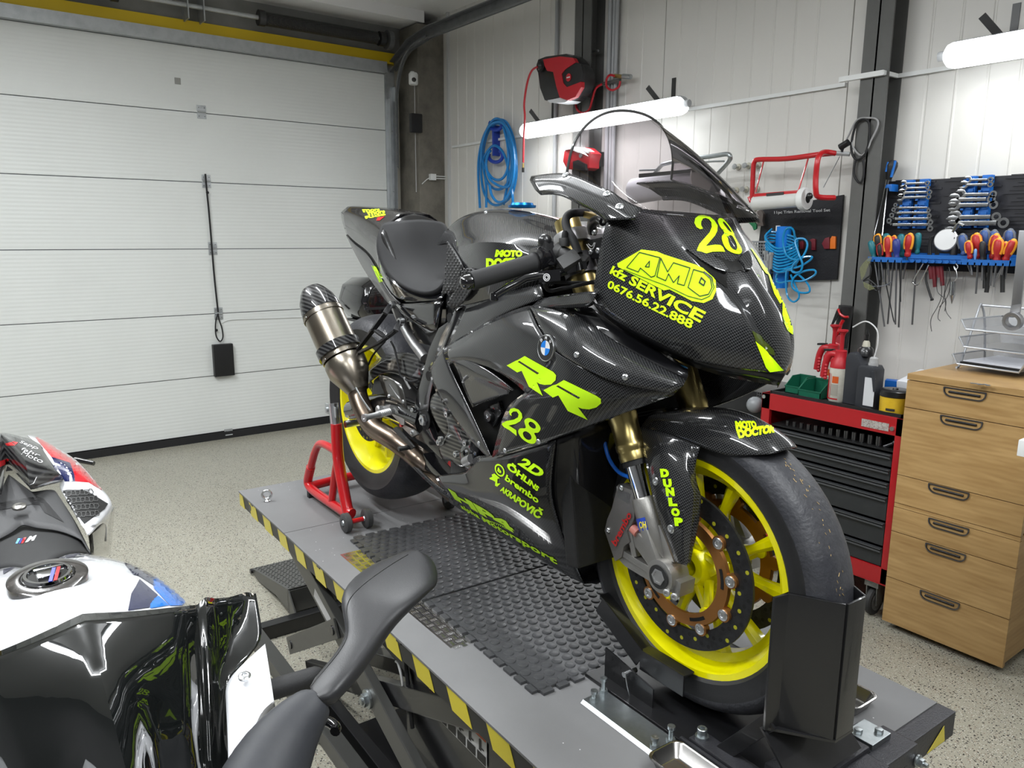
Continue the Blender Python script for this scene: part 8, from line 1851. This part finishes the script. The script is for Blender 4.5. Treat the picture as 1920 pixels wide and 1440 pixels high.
m = M(); m.box((CX0-.002, CY0, 1.053), (CX1+.002, CY1, 1.077)); m.obj('top_panel', WOOD, cab, smooth=0, bevel=.0015); m = M(); m.box((CX0, CY0+.001, .530), (CX1, CY1, .5455)); m.obj('middle_panel', WOOD, cab, smooth=0, bevel=.001)
m = M(); m.box((CX0+.006, CY0+.014, .05), (CX1-.006, CY0+.022, 1.05)); m.obj('shadow_gap', DARK, cab, smooth=0)
def fr_h(x, z, parent):
    L_, H_ = .150, .036; out = []
    for (sx, sy, a0, rad) in ((1,-1,-90,.026),(1,1,0,.004),(-1,1,90,.004),(-1,-1,180,.026)):
        for k in range(6): a = math.radians(a0+k*18 if rad > .01 else a0+k*18); out.append((sx*(L_/2-rad)+rad*math.cos(a), sy*(H_/2-rad)+rad*math.sin(a)))
    # frame ring
    def ringz(s1_, s2_, yy): return [V((x+p[0]*s1_, yy, z+p[1]*s2_)) for p in out]
    m = M(); rows = [ringz(1,1,CY0-.001), ringz(1,1,CY0-.005), ringz(.94,.78,CY0-.005), ringz(.92,.74,CY0+.010), ringz(.5,.3,CY0+.012)]; rows = [q+[q[0]] for q in rows]; m.grid(rows[:3]); h_ = m.obj('handle', mat('handle grey', (.13,.13,.14), .35, .8), parent, smooth=40)
    m = M(); m.grid(rows[2:]); m.poly(rows[-1][:-1]); m.obj('handle_recess', mat('handle dark', (.02,.02,.022), .25, .6), h_, smooth=40)
    m = M(); m.cyl((x-.055, CY0-.002, z+.001), (x+.055, CY0-.002, z+.001), .0045, n=10); m.obj('handle_bar', mat('handle dark', (.02,.02,.022), .25, .6), h_)
for a, b_ in ((.944,1.050),(.666,.941),(.548,.663),(.427,.528),(.228,.424),(.032,.225)):
    m = M(); m.box((CX0, CY0, a), (CX1, CY0+.018, b_)); dr_ = m.obj('drawer', WOOD, cab, smooth=0, bevel=.0008)
    if a == .548: continue
    fr_h((CX0+CX1)/2-.015, b_-.020, dr_)
m = M(); m.box((CX0+.001, CY0-.0003, .662), (CX1-.001, CY0+.002, .6645)); 
for q in ((CX0+.05, CY0+.06), (CX1-.05, CY0+.06), (CX0+.05, CY1-.06), (CX1-.05, CY1-.06)):
    m = M(); m.cyl((q[0]-.012, q[1], .0165), (q[0]+.012, q[1], .0165), .016, n=16); m.box((q[0]-.014, q[1]-.012, .02), (q[0]+.014, q[1]+.012, .045)); m.obj('caster', BLACK, cab, merge=0)
fr_h((CX0+CX1)/2-.03, .645, [o for o in cab.children if o.name.startswith('drawer')][2])
# letter tray
FL, FR = onZ(1784, 680, 1.105), onZ(1909, 698, 1.105); ax_ = (FR-FL).normalized(); ay_ = V((-ax_.y, ax_.x, 0)); LW = (FR-FL).length+.02; LD = .30
lt = empty('letter_tray', (FL+FR)/2+ay_*.15-ZZ*.028, 'grey metal mesh letter tray with three tiers on the wooden cabinet', 'letter tray')
MESH = mat('silver mesh', (.34,.36,.40), .4, .5, alpha=.50); SIL = mat('silver wire', (.50,.52,.55), .35, .6)
for k, z in enumerate((1.105, 1.175, 1.245)):
    o_ = FL+V((0,0,z-1.105))-ax_*.0+ (ay_*.012+ax_*.012 if k else V((0,0,0)))
    c4 = [o_, o_+ax_*LW, o_+ax_*LW+ay_*LD, o_+ay_*LD]
    m = M(); ins = .02
    bt4 = [c4[0]+ax_*ins+ay_*ins*.3, c4[1]-ax_*ins+ay_*ins*.3, c4[2]-ax_*ins-ay_*ins, c4[3]+ax_*ins-ay_*ins]; bt4 = [p-ZZ*.002 for p in bt4]; up4 = [p+ZZ*.035 for p in c4]
    m.add(bt4+up4, [[0,1,2,3],[1,2,6,5],[2,3,7,6],[3,0,4,7]]); m.obj('tier', MESH, lt, smooth=0)
    m = M(); m.tube([up4[0], bt4[0], bt4[1], up4[1]], .004, n=8); m.tube([up4[0], up4[3], up4[2], up4[1]], .003, n=8); m.obj('wire_rim', SIL, lt)
for s in (0, 1):
    b0_ = FL+ax_*(LW*s)+ay_*.07; m = M(); m.tube([b0_+ay_*-.03-ZZ*.0225, b0_+ay_*.0+ZZ*.0, b0_+ay_*.08+ZZ*.20, b0_+ay_*.10+ZZ*.225, b0_+ay_*.14+ZZ*.16, b0_+ay_*.18-ZZ*.0225], .0045, n=8, smooth=3); m.obj('side_frame', SIL, lt)
m = M(); m.cyl(FL+ay_*.17+ZZ*.225, FL+ax_*LW+ay_*.17+ZZ*.225, .0045, n=8); m.obj('top_wire', SIL, lt)
pp_ = FL+ax_*LW/2+ay_*.155; m = M(); m.obox(pp_+ZZ*.004, ax_, ay_, ZZ, LW-.045, .27, .008); tagged(m.obj('clipboard', BLACK, bevel=.002), 'black folder lying under the papers in the lowest letter tray', 'folder')
m = M(); m.obox(pp_+ZZ*.011+ax_*.004, ax_, ay_, ZZ, LW-.055, .26, .003); tagged(m.obj('paper_stack', mat('paper', (.66,.67,.72), .7)), 'white sheets of paper in the lowest letter tray', 'paper')
c = onZ(1838, 721, 1.0785)
for i, (dx, dy, sx, sy, a) in enumerate(((-.02,0,.026,.014,.3),(.0,-.006,.02,.02,.9),(.018,.004,.022,.012,-.4),(.03,-.01,.014,.014,.2))):
    m = M(); m.obox(c+V((dx, dy, .001+.0006*i)), (math.cos(a), math.sin(a), 0), (-math.sin(a), math.cos(a), 0), ZZ, sx, sy, .0018); tagged(m.obj('foil_scrap', STEEL), ('silver foil scrap lying leftmost on the cabinet top', 'folded silver foil scrap in the middle of the small heap on the cabinet', 'narrow silver foil scrap right of the middle on the cabinet top', 'smallest silver foil scrap at the right of the heap on the cabinet')[i], 'foil scrap', 'foil scraps on the cabinet')
# white bench corner at the right edge
wbp = (onY(1909, 830, 2.2)); r = empty('work_bench', (wbp.x+.5, 2.6, 0), 'white bench corner just entering the picture at the right edge', 'bench')
m = M(); m.box((wbp.x, 2.2, wbp.z-.035), (wbp.x+1.0, 2.8, wbp.z+.008)); m.obj('bench_top', WHITE, r, bevel=.003)
for q in ((wbp.x+.9, 2.25), (wbp.x+.9, 2.7), (wbp.x+.35, 2.7), (wbp.x+.35, 2.25)): m = M(); m.box((q[0], q[1], 0), (q[0]+.04, q[1]+.04, wbp.z-.036)); m.obj('leg', GREYST, r, smooth=0)
# black hard case standing behind the lift
c = onX(692, 560, -4.4); r = empty('hard_case', (c.x, c.y, 0), 'black moulded luggage case behind the racing motorcycle tail', 'case')
def caser(x0, s_): return [V((c.x+x0, c.y+y*s_, c.z+z*s_)) for y, z in ((-.135,-.06),(-.15,.0),(-.12,.09),(-.05,.135),(.08,.135),(.14,.11),(.15,-.02),(.12,-.12),(-.04,-.14),(-.09,-.12))]
m = M(); rows = [caser(x, s) for x, s in ((-.15,.7),(-.14,.95),(0,1),(.14,1),(.18,.92),(.20,.75))]; rows = [q+[q[0]] for q in rows]; m.grid(rows); m.poly(rows[0][:-1]); m.poly(rows[-1][:-1]); m.obj('case_shell', GLOSSBLACK, r, bevel=.008, smooth=35)
m = M(); m.box((c.x+.19, c.y-.13, c.z-.05), (c.x+.205, c.y+.14, c.z-.035)); m.obj('case_seam', SATIN, r, smooth=0)
m = M(); m.box((c.x-.05, c.y-.02, .02), (c.x, c.y+.03, c.z-.12)); m.box((c.x-.2, c.y-.2, .0), (c.x+.15, c.y+.2, .02)); m.box((c.x-.12, c.y-.1, c.z-.14), (c.x+.1, c.y+.1, c.z-.125)); m.obj('stand', BLACK, r, smooth=0)
# small bottle on the column ledge
c = onX(834, 452, -5.5); r = empty('cleaner_bottle', (c.x, c.y, c.z-.10), 'small white and blue bottle on a ledge behind the fuel tank', 'bottle')
m = M(); m.lathe((c.x, c.y, c.z-.12), ZZ, [(0,0),(0,.03),(.10,.03),(.12,.015),(.16,.014),(.16,0)], 14); m.obj('bottle', WHITE, r); m = M(); m.lathe((c.x, c.y, c.z-.13), ZZ, [(0,.033),(.05,.033)], 14); m.obj('blue_base', DBL, r)
m = M(); m.box((c.x-.06, c.y-.08, c.z-.145), (c.x+.06, YR+.015, c.z-.13)); tagged(m.obj('small_shelf', GALV), 'small metal wall shelf behind the fuel tank', 'shelf')
